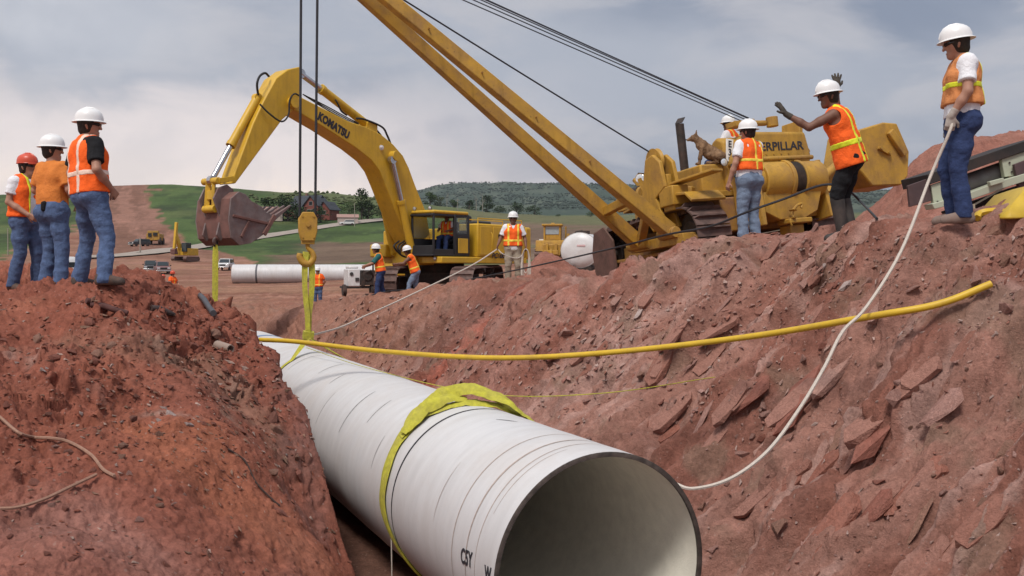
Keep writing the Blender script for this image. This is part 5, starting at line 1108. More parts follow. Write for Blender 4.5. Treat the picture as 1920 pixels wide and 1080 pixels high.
b = MB(); b.box(((x0+x1)/2, y0+.035, z0+1.1), (x1-x0-.2, .012, .60)); b.build('rear_window', m_gl, cabo)
b = MB(); b.box((x1-.03, (y0+y1)/2, z0+.98), (.012, y1-y0-.3, .7)); b.build('inner_window', m_gl, cabo)
b = MB(); b.box((x0-.02, y0+.36, z0+.36), (.03, .5, .5)); b.build('door_panel', m_ex, cabo, 0.01)
b = MB(); b.box((-1.0, .78, 2.0), (.5, .5, .15)); b.box((-1.0, .55, 2.35), (.5, .14, .7)); b.build('seat', m_black, cabo, 0.04)
for x in (x0+.2, x1-.15): lamp(cabo, (x, y1-.1, z1+.17), (0, 1, -.1), .075, m_exd, 'work_light')
lamp(ex, (-1.45, 1.97, 1.42), (0, 1, 0), .07, m_exd, 'work_light')
opE = EM @ Vector((-1.03, .88, 1.45))
person("bareheaded operator in orange vest seated inside the excavator cab", opE, math.degrees(EYAW)+18, dict(pel=(0, 0, .75), neck=(0, .03, 1.28), head=(0, .06, 1.43), kneL=(-.14, .42, .70), ankL=(-.14, .48, .28), kneR=(.14, .42, .70), ankR=(.14, .48, .28), elbL=(-.28, .10, 1.0), hanL=(-.20, .36, .95), elbR=(.28, .10, 1.0), hanR=(.20, .36, .95)), H=1.75, vox=.017, shirt=m_tee, sleeve=.7, vest=m_vest, bands=[('v', -.1, .026, 'f'), ('v', .1, .026, 'f'), ('h', .12, .03)], band_mat=m_yel, trousers=m_jean2, skin=m_skin2)
# boom
BW = .36
up_ = [(552, 187), (567, 183), (653, 227), (687, 238), (715, 252), (738, 271), (756, 292), (767, 315), (779, 348), (800, 400), (806, 440)]
lo_ = [(775, 468), (758, 436), (737, 384), (722, 346), (711, 320), (696, 300), (667, 277), (610, 240), (552, 206)]
b = MB(); b.prism(outline(up_+lo_, -BW), 'x', -BW, BW); boom_e = b.build('boom', m_ex, ex, 0.03)
tm = text_mesh('KOMATSU', .40, .004, .024, sx=1.0, spacing=1.08); tm.materials.append(m_mark)
pA, pB = EL(597, 217, 'x', -BW-.004), EL(654, 255, 'x', -BW-.004); L_ = (pB-pA).length
wdt = max(v.co.x for v in tm.vertices)-min(v.co.x for v in tm.vertices)
for v in tm.vertices: v.co.x *= L_/wdt; v.co.y *= L_/wdt*1.25
stick_on(tm, boom_e, pA.lerp(pB, .5), pB-pA, (-1, 0, 0))
def cylr(name, a, m1, c, r0, r1, n=16):
    b = MB(); b.cyl(a, m1, r0, n); b.cyl(Vector(m1)-(Vector(m1)-Vector(a)).normalized()*.12, m1, r0*1.15, n); b.cyl(Vector(a)+Vector((-.09, 0, 0)), Vector(a)+Vector((.09, 0, 0)), r0*1.1, 12); o = b.build(name, m_ex, ex)
    b = MB(); b.cyl(m1, c, r1, n); b.cyl(Vector(c)+Vector((-.08, 0, 0)), Vector(c)+Vector((.08, 0, 0)), r1*1.6, 12); b.build('rod', m_rod, o); return o
for x, (a, m1, c) in ((-BW-.13, ((773, 474), (752, 376), (735, 300))), (BW+.30, ((738, 474), (718, 378), (706, 325)))):
    a, m1, c = (EL(*q, 'x', x) for q in (a, m1, c))
    cylr('boom_cylinder', (x, a.y, a.z), (x, m1.y, m1.z), (x, c.y, c.z), .13, .085)
q = EL(735, 293, 'x', -BW); b = MB(); b.cyl((-BW-.24, q.y, q.z), (BW+.24, q.y, q.z), .17, 20); b.build('boom_pin', m_ex, ex, 0.01)
q = EL(715, 277, 'x', -BW-.05); lamp(ex, q, (-.5, .8, -.2), .10, m_ex, 'work_light')
cylr('arm_cylinder', EL(692, 237, 'x', 0), EL(601, 166, 'x', 0), EL(563, 138, 'x', 0), .14, .09)
b = MB(); q = EL(690, 241, 'x', 0); b.box(q, (.5, .4, .35)); b.build('cylinder_bracket', m_ex, boom_e, 0.02)
# stick
st_pts = [(562, 125), (540, 130), (518, 146), (494, 190), (475, 230), (441, 322), (434, 345), (442, 344), (530, 224), (549, 208), (566, 190)]
b = MB(); b.prism(outline(st_pts, -.30), 'x', -.30, .30); stk_ = b.build('stick', m_ex, ex, 0.03)
q = EL(551, 192, 'x', -.4); b = MB(); b.cyl((-BW-.12, q.y, q.z), (BW+.12, q.y, q.z), .17, 20); b.build('stick_pin', m_ex, ex)
cylr('bucket_cylinder', EL(482, 184, 'x', -.02), EL(432, 274, 'x', -.02), EL(397, 338, 'x', -.02), .125, .08)
def hose(ctrl, x, r=.028, n=24):
    b = MB(); b.tube(curve_pts([EL(px, py, 'x', x+dx) for px, py, dx in ctrl], n), r, 8); b.build('hose', m_black, ex)
hose([(484, 178, 0), (482, 158, -.1), (487, 143, -.1), (497, 137, -.1), (504, 143, 0)], -.1, .035)
hose([(487, 195, 0), (505, 213, -.1), (528, 228, -.12), (541, 215, -.1), (543, 188, -.1), (552, 176, -.1), (562, 180, 0)], -.36, .026)
hose([(668, 222, 0), (684, 224, -.05), (716, 238, -.08), (726, 254, -.06), (733, 271, 0)], -.2, .034)
hose([(672, 228, 0), (690, 228, .0), (708, 246, .0), (722, 264, 0)], .1, .03)
hose([(625, 182, 0), (632, 192, -.1), (640, 208, -.08), (650, 216, 0)], -.05, .028)
for k in range(3): hose([(568+k*3, 177+k*2, 0), (610, 198+k*3, 0), (650, 220+k*3, 0), (672, 231+k*2, 0)], -.25+.12*k, .02)
for dx in (0, .1, .22): hose([(766-dx*80, 452, 0), (752-dx*60, 462, -.1), (752, 478, -.1), (768, 484, 0)], -.2, .03)
# bucket and links
sp = [(433, 372), (448, 359), (461, 364), (472, 377), (491, 387), (499, 398), (514, 404), (508, 420), (494, 440), (471, 456), (449, 460), (434, 446), (429, 412)]
BX = .80
bk = None
prof_in = outline(sp, -BX)
b = MB(); b.prism(prof_in, 'x', -BX, -BX+.05); bk = b.build('bucket', m_buck, ex, 0.012)
b = MB(); b.prism(prof_in, 'x', BX-.05, BX); b.build('side_plate', m_buck, bk, 0.012)
b = MB(); ring = [prof_in[i] for i in (1, 0, 12, 11, 10, 9, 8, 7)]; cy = sum(q[0] for q in prof_in)/13; cz = sum(q[1] for q in prof_in)/13
inner = [(q[0]+(cy-q[0])*.05, q[1]+(cz-q[1])*.05) for q in ring]; b.prism(ring+inner[::-1], 'x', -BX+.05, BX-.05); b.build('back_sheet', m_buckr, bk)
b = MB()
for i in range(6):
    xx = -BX+.06+i*(2*BX-.12)/5; l0 = prof_in[6]; l1 = prof_in[7]; c0 = Vector((xx, (l0[0]+l1[0])/2, (l0[1]+l1[1])/2)); dv = Vector((0, *EL(541, 381, 'x', -BX).yz))-Vector((0, *EL(505, 408, 'x', -BX).yz))
    t_ = MB(); t_.beam(c0-dv*.2, c0+dv*1.0, .15, .16, w2=.07, h2=.04); t_.build('tooth', m_buck, bk, 0.006)
b = MB(); b.beam(Vector((-BX-.03, *prof_in[6])), Vector((-BX-.03, *prof_in[8])), .07, .12); b.beam(Vector((-BX-.02, *EL(436, 404, 'x', -BX).yz)), Vector((-BX-.02, *EL(506, 420, 'x', -BX).yz)), .05, .07); b.beam(Vector((-BX-.02, *EL(466, 415, 'x', -BX).yz)), Vector((-BX-.02, *EL(452, 444, 'x', -BX).yz)), .05, .07); b.build('wear_strips', m_buckr, bk, 0.008)
for x in (-.36, .30):
    b = MB(); b.prism(outline([(398, 372), (407, 352), (424, 346), (436, 356), (432, 400), (426, 436), (412, 452), (404, 440), (411, 410)], -.3), 'x', x, x+.06); b.build('bucket_ear', m_buck, bk, 0.01)
a = EL(396, 340, 'x', 0); c = EL(394, 392, 'x', 0)
b = MB(); b.beam((-.12, a.y, a.z), (-.16, c.y, c.z), .09, .15); b.beam((.12, a.y, a.z), (.16, c.y, c.z), .09, .15); b.box((0, (a.y+c.y)/2, (a.z+c.z)/2), (.26, .10, .25)); b.cyl((-.26, c.y, c.z), (.26, c.y, c.z), .11, 16); b.cyl((-.36, a.y, a.z), (.36, a.y, a.z), .10, 16); b.build('bucket_link', m_ex, ex, 0.01)
e = EL(423, 336, 'x', 0); b = MB(); b.beam((-.38, a.y, a.z), (-.38, e.y, e.z), .06, .14); b.beam((.38, a.y, a.z), (.38, e.y, e.z), .06, .14); b.build('idler_link', m_ex, ex, 0.01)
h0 = EL(404, 452, 'x', -.05); b = MB(); b.lathe([(.09, -.03), (.12, 0), (.09, .03), (.06, 0)], 16, Matrix.Translation(h0) @ Euler((0, PI/2, .4)).to_matrix().to_4x4(), sy=1.3); b.build('lifting_eye', m_buck, bk)
# strap hanging from the bucket
s0 = EM @ (h0+Vector((0, 0, -.10))); s1 = Vector(P(403, 583, s0.y)); mb = MB()
mb2 = [Vector((s0.x, s0.y, s0.z)).lerp(s1, i/14) for i in range(15)]
ribbon(mb, mb2, [Vector((0, -1, 0))]*15, [.10, .15]+[.17]*9+[.16, .15, .20, .27], .035)
so = tag(mb.build('lifting_sling', m_sling), 'yellow webbing sling hanging straight down from the excavator bucket', 'sling')
b = MB(); b.lathe([(.05, -.02), (.075, 0), (.05, .02), (.03, 0)], 14, Matrix.Translation(s0+Vector((0, 0, .03))) @ Euler((PI/2, 0, .5)).to_matrix().to_4x4(), sy=1.4); b.build('shackle', m_black, so)
# ---------------------------------------------------------------- yard and valley: vehicles, machines, house, trees
def on_land(px, py, Y=None):
    p = P(px, py, Y) if Y else hit(px, py, 60); return Vector((p.x, p.y, gz(p.x, p.y)))
m_white = mat('white_truck_paint', (0.66, 0.66, 0.66), 0.35, var=0.05, dirt=0.3, dirtcol=(0.35, 0.25, 0.19), dscale=2)
m_dgrey = mat('dark_truck_paint', (0.035, 0.04, 0.045), 0.3, var=0.1, dirt=0.25, dscale=2); m_rtrk = mat('grey_red_paint', (0.20, 0.10, 0.10), 0.35, var=0.2, dirt=0.3, dscale=2)
m_tyre = mat('tyre_rubber', (0.02, 0.02, 0.02), 0.85, var=0.3, dirt=0.5, dscale=4); m_wing = mat('dark_window', (0.03, 0.04, 0.045), 0.08); m_chrome = mat('chrome', (0.6, 0.6, 0.6), 0.2, 0.9)
def wheel(root, c, r, w, name='wheel'):
    b = MB(); b.lathe([(r*.55, -w/2), (r*.9, -w/2), (r, -w*.35), (r, w*.35), (r*.9, w/2), (r*.55, w/2)], 20, Matrix.Translation(c) @ Euler((0, PI/2, 0)).to_matrix().to_4x4()); o = b.build(name, m_tyre, root)
    b = MB(); b.lathe([(.03, -w*.4), (r*.56, -w*.3), (r*.56, w*.3), (.03, w*.4)], 14, Matrix.Translation(c) @ Euler((0, PI/2, 0)).to_matrix().to_4x4()); b.build('rim', m_chrome, o)
def pickup(name, label, loc, yaw, m, cap=False, cat='pickup', group=None):
    "local +Y is the front"
    r = thing(name, label, cat, loc, math.radians(yaw), group)
    b = MB(); b.prism([(-2.6, .45), (2.5, .45), (2.62, .62), (2.6, .95), (2.4, 1.06), (1.15, 1.12), (-2.6, 1.12)], 'x', -.95, .95); body = b.build('body', m, r, 0.06)
    ye = -2.5 if cap else -.75
    b = MB(); zt = 1.82; vs = []
    lo = [(-.88, ye), (.88, ye), (.88, 1.3), (-.88, 1.3)]; hi = [(-.72, ye+.12), (.72, ye+.12), (.72, .55), (-.72, .55)]
    b.add([(x, y, 1.10) for x, y in lo]+[(x, y, zt) for x, y in hi], [(3, 2, 1, 0), (4, 5, 6, 7), (0, 1, 5, 4), (1, 2, 6, 5), (2, 3, 7, 6), (3, 0, 4, 7)]); cb = b.build('cab', m, r, 0.05)
    b = MB(); b.add([(-.78, 1.225, 1.20), (.78, 1.225, 1.20), (.66, .66, 1.74), (-.66, .66, 1.74)], [(0, 1, 2, 3)]); b.add([(x, y+.03, z) for x, y, z in ((-.78, 1.225, 1.20), (.78, 1.225, 1.20), (.66, .66, 1.74), (-.66, .66, 1.74))], [(0, 1, 2, 3)]); b.build('windscreen', m_wing, cb, smooth=False)
    for s in (-1, 1):
        b = MB(); b.prism([(ye+.2, 1.2), (1.0, 1.2), (.5, 1.7), (ye+.25, 1.7)], 'x', s*.80-.06, s*.80+.07); b.build('side_window', m_wing, cb)
        b = MB(); b.box((s*.68, 2.60, .84), (.40, .06, .20)); b.build('headlight', m_lamp, body, 0.02)
        b = MB(); b.box((s*1.05, 1.0, 1.22), (.18, .10, .18)); b.build('mirror', m_black, body, 0.02)
    b = MB(); b.box((0, 2.61, .82), (.90, .05, .24)); b.build('grille', m_black, body); b = MB(); b.box((0, 2.68, .50), (1.9, .14, .20)); b.build('bumper', m_chrome, body, 0.03)
    if not cap: b = MB(); b.box((0, -1.7, 1.08), (1.55, 1.7, .10)); b.build('bed', m_black, r)
    for s in (-1, 1):
        for y in (-1.65, 1.65): wheel(r, (s*.86, y, .38), .38, .24)
    return r
pickup('pickup', 'white pickup facing the viewer at the left end of the far white pipe', on_land(423, 508, 150), 186, m_white, True)
pickup('pickup', 'black pickup on the dirt track, behind the heads of the trench crew', on_land(283, 512, 142), 200, m_dgrey, True)
pickup('pickup', 'grey-red pickup beside the black one on the dirt track', on_land(304, 514, 136), 205, m_rtrk, True)
pickup('car', 'dark car parked at the foot of the graded cut', on_land(262, 462), 150, m_dgrey, True, 'car')
pickup('pickup', 'white pickup glimpsed between the jeans of the left bank men', on_land(112, 530, 92), 140, m_white, True)
# white drum tank between the men's legs
r = thing('tank_trailer', 'rounded white tank trailer glimpsed between the left bank men', 'trailer', on_land(120, 505, 118), math.radians(150)); b = MB(); b.lathe([(.05, -1.8), (.7, -1.7), (.95, -1.3), (.95, 1.3), (.7, 1.7), (.05, 1.8)], 20, Matrix.Translation((0, 0, 1.75)) @ Euler((PI/2, 0, 0)).to_matrix().to_4x4()); b.build('tank', m_white, r); b = MB(); b.box((0, 0, .7), (1.2, 3.2, .2)); b.build('chassis', m_black, r)
for s in (-1, 1): wheel(r, (s*.8, -.4, .42), .42, .25)
# white service truck on the right
def truck(label, loc, yaw):
    r = thing('truck', label, 'truck', loc, math.radians(yaw))
    b = MB(); b.prism([(.4, .7), (2.3, .7), (2.35, 1.3), (1.6, 1.45), (1.45, 2.25), (.4, 2.3)], 'x', -1.05, 1.05); c = b.build('cab', m_white, r, 0.06)
    for s in (-1, 1):
        b = MB(); b.prism([(.65, 1.5), (1.42, 1.5), (1.36, 2.12), (.65, 2.12)], 'x', s*1.05-.02, s*1.05+.02); b.build('side_window', m_wing, c)
        for y in (1.5, -2.0): wheel(r, (s*.95, y, .48), .48, .3)
    b = MB(); b.add([(-.9, 1.60, 1.5), (.9, 1.60, 1.5), (.85, 1.48, 2.15), (-.85, 1.48, 2.15)], [(0, 1, 2, 3)]); b.build('windscreen', m_wing, c, smooth=False)
    b = MB(); b.box((0, -1.5, 1.25), (2.1, 3.4, 1.0)); b.box((0, -.2, 2.0), (1.4, .5, .5)); b.build('service_body', m_white, r, 0.04)
    b = MB(); b.box((0, 2.42, .62), (2.1, .16, .25)); b.build('bumper', m_chrome, r, 0.02)
    return r
truck('white service truck just behind the round white tank', on_land(1136, 478, 78), 230)
# tanker: big white tank, oval end towards the viewer
tp = P(1098, 470, 50); r = thing('water_tanker', 'white oval water tank trailer half hidden by the red bank', 'tanker', (tp.x, tp.y, tp.z-1.55), math.radians(-16))
tank = MB(); tank.lathe([(.03, -1.72), (.55, -1.70), (.80, -1.62), (.95, -1.50), (.97, 2.6), (.8, 2.75), (.03, 2.8)], 36, Matrix.Translation((0, 0, 1.55)) @ Euler((-PI/2, 0, 0)).to_matrix().to_4x4(), sx=1.0, sy=.92); tk_ = tank.build('tank', m_white, r)
b = MB(); b.lathe([(.93, -.04), (.985, -.04), (.985, .04), (.93, .04)], 36, Matrix.Translation((0, -1.46, 1.55)) @ Euler((-PI/2, 0, 0)).to_matrix().to_4x4(), sy=.92); b.build('end_hoop', mat('tank_grey', (.45, .44, .43), .6), tk_)
b = MB(); b.box((.12, -1.72, 1.78), (.42, .03, .09)); b.build('stripe_decal', mat('pinkish_decal', (.62, .42, .42), .6), tk_); b = MB(); b.cyl((0, -.3, 2.38), (0, -.3, 2.56), .28, 18); b.tube([(-.5, -.9, 2.3), (-.3, -1.0, 2.5), (.05, -1.0, 2.55)], .04, 6); b.build('manhole', m_dark, tk_)
b = MB(); b.box((0, .5, .62), (1.2, 4.0, .22)); b.tube([(-.3, -1.6, .7), (-.7, -2.3, .5), (-1.1, -2.9, .05)], .09, 8); b.build('chassis', m_dark, r)
for s in (-1, 1): wheel(r, (s*.85, .6, .45), .45, .28); wheel(r, (s*.85, 1.6, .45), .45, .28)
b = MB(); b.box((-.45, -1.75, .75), (.12, .1, .14)); b.build('tail_lamp', m_lamp, r, .02)
# crawler dozer seen from behind
def dozer(label, loc, yaw):
    r = thing('bulldozer', label, 'bulldozer', loc, math.radians(yaw))
    path, pitch = track_path(-1.5, .62, .55, 1.5, .55, .5, 34)
    for x in (-1.05, 1.05): make_track(r, x, path, pitch, .62, .06, wheels=[('sprocket', -1.5, .62, .5, .14, m_dark), ('idler', 1.5, .55, .42, .2, m_dark)], frame=(-1.2, 1.2, .3, .7, .3))
    b = MB(); b.box((0, -.2, 1.15), (1.45, 3.4, .9)); b.prism([(-1.9, 1.0), (-.9, 1.0), (-.9, 1.95), (-1.75, 1.9)], 'x', -1.28, 1.28); b.build('hull', m_cat, r, .05)
    b = MB(); b.box((0, 1.1, 1.95), (1.0, 1.8, .9)); b.build('engine_hood', m_cat, r, .05)
    b = MB(); b.box((-.72, -.9, 1.93), (.7, .03, .20)); b.build('rear_label', m_plate, r); 
    b = MB()
    for x in (-.62, .62):
        for y in (-1.2, .1): b.box((x, y, 2.5), (.14, .14, 1.25))
    b.box((0, -.55, 2.20), (1.2, 1.2, .5)); cb = b.build('cab', m_cat, r, .02); b = MB(); b.box((0, -.55, 3.16), (1.65, 1.7, .16)); b.box((0, -.2, 3.30), (.3, .3, .14)); b.build('roof', m_cat, cb, .05)
    b = MB(); b.box((0, -1.18, 2.72), (1.06, .02, .62)); b.build('rear_window', mat('bright_glass', (.30, .34, .36), .15), cb)
    b = MB(); b.box((-.35, -2.0, 1.2), (.2, .5, .9)); b.box((.35, -2.0, 1.2), (.2, .5, .9)); b.box((0, -2.3, .95), (1.1, .3, .35)); b.beam((0, -2.4, 1.2), (0, -2.6, .25), .14, .3); b.build('ripper', m_cat, r, .03)
    b = MB(); b.box((0, 2.3, .75), (3.3, .18, 1.3)); b.build('blade', m_cat, r, .03); b = MB(); b.cyl((1.0, .6, 2.1), (1.0, .6, 3.1), .07, 10); b.build('exhaust', m_cat, r); b = MB(); b.box((1.25, -.2, 2.2), (.2, .3, .6)); b.build('lift_cylinder', m_cat, r)
    return r
dz = dozer('ochre bulldozer parked on the yard, seen from behind, beside the white tank', on_land(1037, 491, 78), -6)
# compressor with engine left of the excavator
cp = on_land(672, 524, 52); r = thing('compressor', 'white wheeled compressor with black engine parts at the end of the far pipe', 'compressor', cp, math.radians(20))
b = MB(); b.box((-.35, 0, 1.0), (.65, 1.4, .95)); b.box((-.35, 0, 1.55), (.5, 1.1, .15)); b.build('housing', m_white, r, .05); b = MB(); b.box((.45, -.1, 1.0), (.9, 1.3, .8)); b.cyl((.35, -.8, 1.1), (.35, -.74, 1.1), .26, 16); b.cyl((.7, -.5, 1.4), (.7, -.5, 1.95), .05, 8); b.tube([(.1, -.7, 1.2), (.5, -.9, 1.4), (.8, -.7, .9)], .05, 6); b.box((.1, -.75, .75), (.2, .1, .4)); b.build('engine', m_dark, r, .02)
b = MB(); b.cyl((-.5, -.74, 1.2), (-.5, -.70, 1.2), .1, 12); b.box((-.2, -.72, .9), (.2, .04, .2)); b.build('gauge_panel', m_dgrey, r); b = MB(); b.box((0, 0, .48), (1.8, 1.3, .12)); b.build('chassis', m_dark, r)
for s in (-1, 1): wheel(r, (s*.75-.1, -.45, .32), .32, .2)
b = MB(); b.box((.95, -.5, 1.15), (.22, .03, .16)); b.build('warning_label', m_plate, r)
# small machine behind the two men (yellow)
q = on_land(742, 505, 60); r = thing('backhoe', 'small ochre machine mostly hidden behind the two men and the excavator', 'backhoe', q, math.radians(30)); b = MB(); b.box((0, 0, 1.2), (1.5, 2.4, .9)); b.build('body', m_ex, r, .08); b = MB(); b.box((0, -.2, 2.0), (1.2, 1.2, .7)); b.build('canopy', m_ex, r, .05)
for s in (-1, 1): wheel(r, (s*.8, .7, .5), .5, .35); wheel(r, (s*.8, -.8, .6), .6, .35)
# far excavator with its boom up
fe = on_land(348, 490, 172); r = thing('excavator', 'small far yellow excavator with boom pointing up by the gravel road', 'excavator', fe, math.radians(165))
b = MB(); b.box((0, -.3, 1.7), (2.7, 3.4, 1.3)); b.build('house', m_ex, r, .08); b = MB(); b.box((-.85, 1.0, 2.5), (.95, 1.6, 1.6)); b.build('cab', m_wing, r, .05)
b = MB(); b.beam((.2, .9, 1.6), (.5, 2.2, 4.8), .5, .7, up=(0, 1, 0)); b.beam((.5, 2.2, 4.8), (.5, 1.9, 6.9), .45, .5, up=(0, 1, 0)); b.build('boom', m_ex, r, .04); b = MB(); b.beam((.5, 1.9, 6.9), (.4, 2.8, 2.2), .4, .45, up=(0, 1, 0)); b.build('stick', m_ex, r, .03); b = MB(); b.prism([(2.2, 1.2), (3.2, 1.3), (3.3, 2.1), (2.5, 2.4)], 'x', 0, .9); b.build('bucket', m_buckr, r, .03)
for s in (-1, 1):
    b = MB(); b.prism([(-2, .1), (-2.2, .5), (-1.9, .9), (1.9, .9), (2.2, .5), (2, .1)], 'x', s*1.2-.35, s*1.2+.35); b.build('track', m_shoe, r, .05)
# scraper at the foot of the cut
sp_ = on_land(291, 459); r = thing('scraper', 'ochre earth moving scraper at the foot of the graded cut', 'scraper', sp_, math.radians(190)); b = MB(); b.box((0, 0, 1.9), (3.2, 6, 1.7)); b.box((0, 2.2, 3.1), (2.6, 1.6, .7)); b.build('bowl', m_cat, r, .1); b = MB(); b.box((-.6, 3.1, 2.6), (1.0, .2, .8)); b.box((.7, 3.1, 2.4), (.8, .2, .9)); b.build('grille', m_black, r)
for s in (-1, 1):
    for y in (-2.2, 2.2): wheel(r, (s*1.5, y, .9), .9, .6)
# gravel road, draped on the hillside
def drape(name, pts, wid, m, lift=0.12, n=120):
    c = curve_pts([Vector((p.x, p.y, 0)) for p in pts], n); vs = []
    for i, p in enumerate(c):
        t = (c[min(i+1, len(c)-1)]-c[max(i-1, 0)]).normalized(); s = Vector((t.y, -t.x, 0)); w = wid if not callable(wid) else wid(i/len(c))
        for k in (-.5, -.17, .17, .5): q = p+s*w*k; vs.append((q.x, q.y, gz(q.x, q.y)+lift+(0.06 if abs(k) < .3 else -0.05)))
    b = MB(); b.add(vs, [(i*4+k, i*4+k+1, i*4+k+5, i*4+k+4) for i in range(len(c)-1) for k in range(3)]); return tag(b.build(name, m), kind='structure')
m_gravel = mat('pale_gravel', (0.31, 0.26, 0.22), 0.95, var=0.15, scale=.5)
rp = [hit(px, py, 110) for px, py in ((150, 484), (230, 480), (300, 472), (380, 462), (440, 453), (500, 443), (560, 434), (620, 424), (680, 416), (730, 412))]
drape('gravel_road', rp, 6.5, m_gravel, 0.30)
# fence line / utility poles, sign post
m_pole = mat('weathered_pole', (0.30, 0.26, 0.22), 0.9, var=0.2)
def pole(label, px, py, hpx, cross=True, Y=None, r0=.14):
    q = on_land(px, py, Y) if Y else on_land(px, py); h = hpx/F*q.y; o = thing('utility_pole', label, 'pole', q); b = MB(); b.cyl((0, 0, -.3), (0, 0, h), r0, 8, r0*.7); b.build('post', m_pole, o)
    if cross: b = MB(); b.box((0, 0, h*.93), (2.2, .12, .14)); b.build('crossarm', m_pole, o)
pole('slim pole beside the road, right of the red house', 665, 425, 44, False); pole('tall pale pole rising behind the excavator cab', 858, 420, 48, True); pole('dark pole standing between the jeans on the green slope', 15, 478, 50, False, None, .12)
q = on_land(263, 472, 190); o = thing('sign_post', 'thin post by the road with a tuft of weeds at its foot', 'post', q); b = MB(); b.cyl((0, 0, 0), (0, 0, 3.2), .14, 8); b.build('post', m_pole, o)
# trees: tapered trunk with limbs, crown of many leaf clumps
m_bark = mat('bark', (0.075, 0.058, 0.045), 0.95, var=0.3, scale=3)
LEAFM = [mat('leaves_dark', (0.030, 0.050, 0.018), 0.85, var=0.45, scale=.7, spec=.15), mat('leaves_mid', (0.050, 0.080, 0.024), 0.85, var=0.45, scale=.7, spec=.15), mat('leaves_olive', (0.070, 0.082, 0.036), 0.85, var=0.4, scale=.7, spec=.15)]
def crown_mesh(name, h, w, seed, n, m, low=.18, lean=0.0, leaf=.062):
    g = np.random.default_rng(seed); lobes = []
    for i in range(g.integers(9, 14)):
        z = h*g.uniform(low+.08, .90); rr = w*.5*(1-abs((z/h-.48))*1.05)*g.uniform(.35, 1.0); a = g.uniform(0, 2*PI); lobes.append((rr*math.cos(a)*.8, rr*math.sin(a)*.8, z, w*g.uniform(.13, .25)))
    lobes.append((0, 0, h*.88, w*.14)); V = []; Q = []
    L = np.array(lobes); pick = g.choice(len(L), n, p=(L[:, 3]**2)/np.sum(L[:, 3]**2))
    for k in pick:
        d = g.normal(size=3); d /= np.linalg.norm(d); r = L[k, 3]*g.uniform(.55, 1.12); c = L[k, :3]+d*r*np.array([1, 1, .85]); s = h*leaf*g.uniform(.5, 1.3); u = g.normal(size=3); u /= np.linalg.norm(u); v = np.cross(u, d+g.normal(size=3)*.4); v /= max(1e-6, np.linalg.norm(v)); b = len(V)
        V += [c-u*s*.5-v*s*.2, c+u*s*.15-v*s*.5, c+u*s*.5+v*s*.15, c-u*s*.1+v*s*.5]; Q.append((b, b+1, b+2, b+3))
    me = bpy.data.meshes.new(name); me.from_pydata([tuple(p) for p in V], [], Q); me.materials.append(m); return me, lobes
CROWNS = []
def tree_proto(seed, h, w, n, m, low): 
    cm, lobes = crown_mesh('crown', h, w, seed, n, m, low); b = MB(); b.tube([(0, 0, -.4), (.05*h*.2, 0, h*.25), (0, .02*h, h*.55), (.01*h, 0, h*.85)], [h*.035, h*.026, h*.016, h*.004], 7)
    for x, y, z, r in lobes[:6]: b.tube([(0, 0, z*.45), (x*.5, y*.5, z*.75), (x, y, z)], [h*.014, h*.009, h*.003], 5)
    return cm, b.mesh('trunk', m_bark, True)
PROTO = [tree_proto(1, 10, 8.0, 620, LEAFM[0], .1), tree_proto(2, 10, 9.5, 700, LEAFM[0], .02), tree_proto(3, 10, 7.0, 600, LEAFM[1], .15), tree_proto(4, 10, 12, 700, LEAFM[1], 0.0), tree_proto(5, 10, 10, 640, LEAFM[2], .05)]
def tree(label, px, py, hpx, wpx, k, group=None, rot=0.0, Y=None, name='tree', cat='tree'):
    q = on_land(px, py, Y); h = hpx/F*q.y; w = wpx/F*q.y; o = thing(name, label, cat, q, rot, group); ref = (8.0, 9.5, 7.0, 12, 10)[k]; o.scale = (w/ref, w/ref, h/10)
    link('crown', PROTO[k][0], o); link('trunk', PROTO[k][1], o); return o
HT = 'trees around the red house'; FT = 'trees along the edge of the ploughed field'
for i, (px, py, h, w, k, lab) in enumerate(((572, 421, 32, 46, 1, 'dark tree hiding the left front of the red house'), (600, 421, 30, 44, 1, 'dark tree hiding the right front of the red house'), (540, 421, 36, 50, 0, 'dark tree close to the left gable of the red house'), (530, 420, 50, 58, 1, 'broad dark tree just left of the red house'), (496, 414, 40, 56, 0, 'dark tree behind the teeth of the bucket'), (558, 421, 28, 44, 1, 'low dark tree in front of the red house, left of the hook block'), (608, 421, 34, 52, 1, 'bushy dark tree at the right corner of the red house'), (632, 417, 24, 36, 3, 'low shrubby tree between the house and the slim pole'),
    (678, 413, 58, 40, 0, 'tall dark tree standing alone right of the red house'), (690, 414, 36, 46, 1, 'shorter tree at the foot of the tall lone tree'), (655, 413, 30, 34, 3, 'small tree left of the tall lone tree'), (720, 412, 26, 40, 4, 'olive tree behind the boom cylinders'), (745, 412, 22, 36, 4, 'olive shrub glimpsed under the excavator boom'))):
    tree(lab, px, py, h, w, k, HT, i*1.3, 330+i*3)
for i, (px, py, h, w, k, lab) in enumerate(((806, 406, 32, 34, 2, 'green tree just above the excavator cab roof'), (826, 406, 26, 32, 4, 'olive tree right above the cab'), (912, 406, 40, 34, 0, 'tallest dark tree on the field edge, left of the coil man'), (880, 406, 28, 30, 0, 'dark tree beside the tall pale pole'), (936, 406, 22, 30, 1, 'low dark tree behind the coil man, left side'), (968, 406, 30, 40, 1, 'round dark tree directly behind the coil man'), (1002, 406, 24, 36, 1, 'round low tree just right of the coil man'), (1046, 405, 6, 12, 1, 'tiny lone bush on the field edge'), (1108, 405, 10, 30, 3, 'low dark bush behind the boom leg'), (850, 406, 24, 26, 2, 'slim green tree between cab and pole'))):
    tree(lab, px, py, h, w, k, FT, i*2.1, 640)
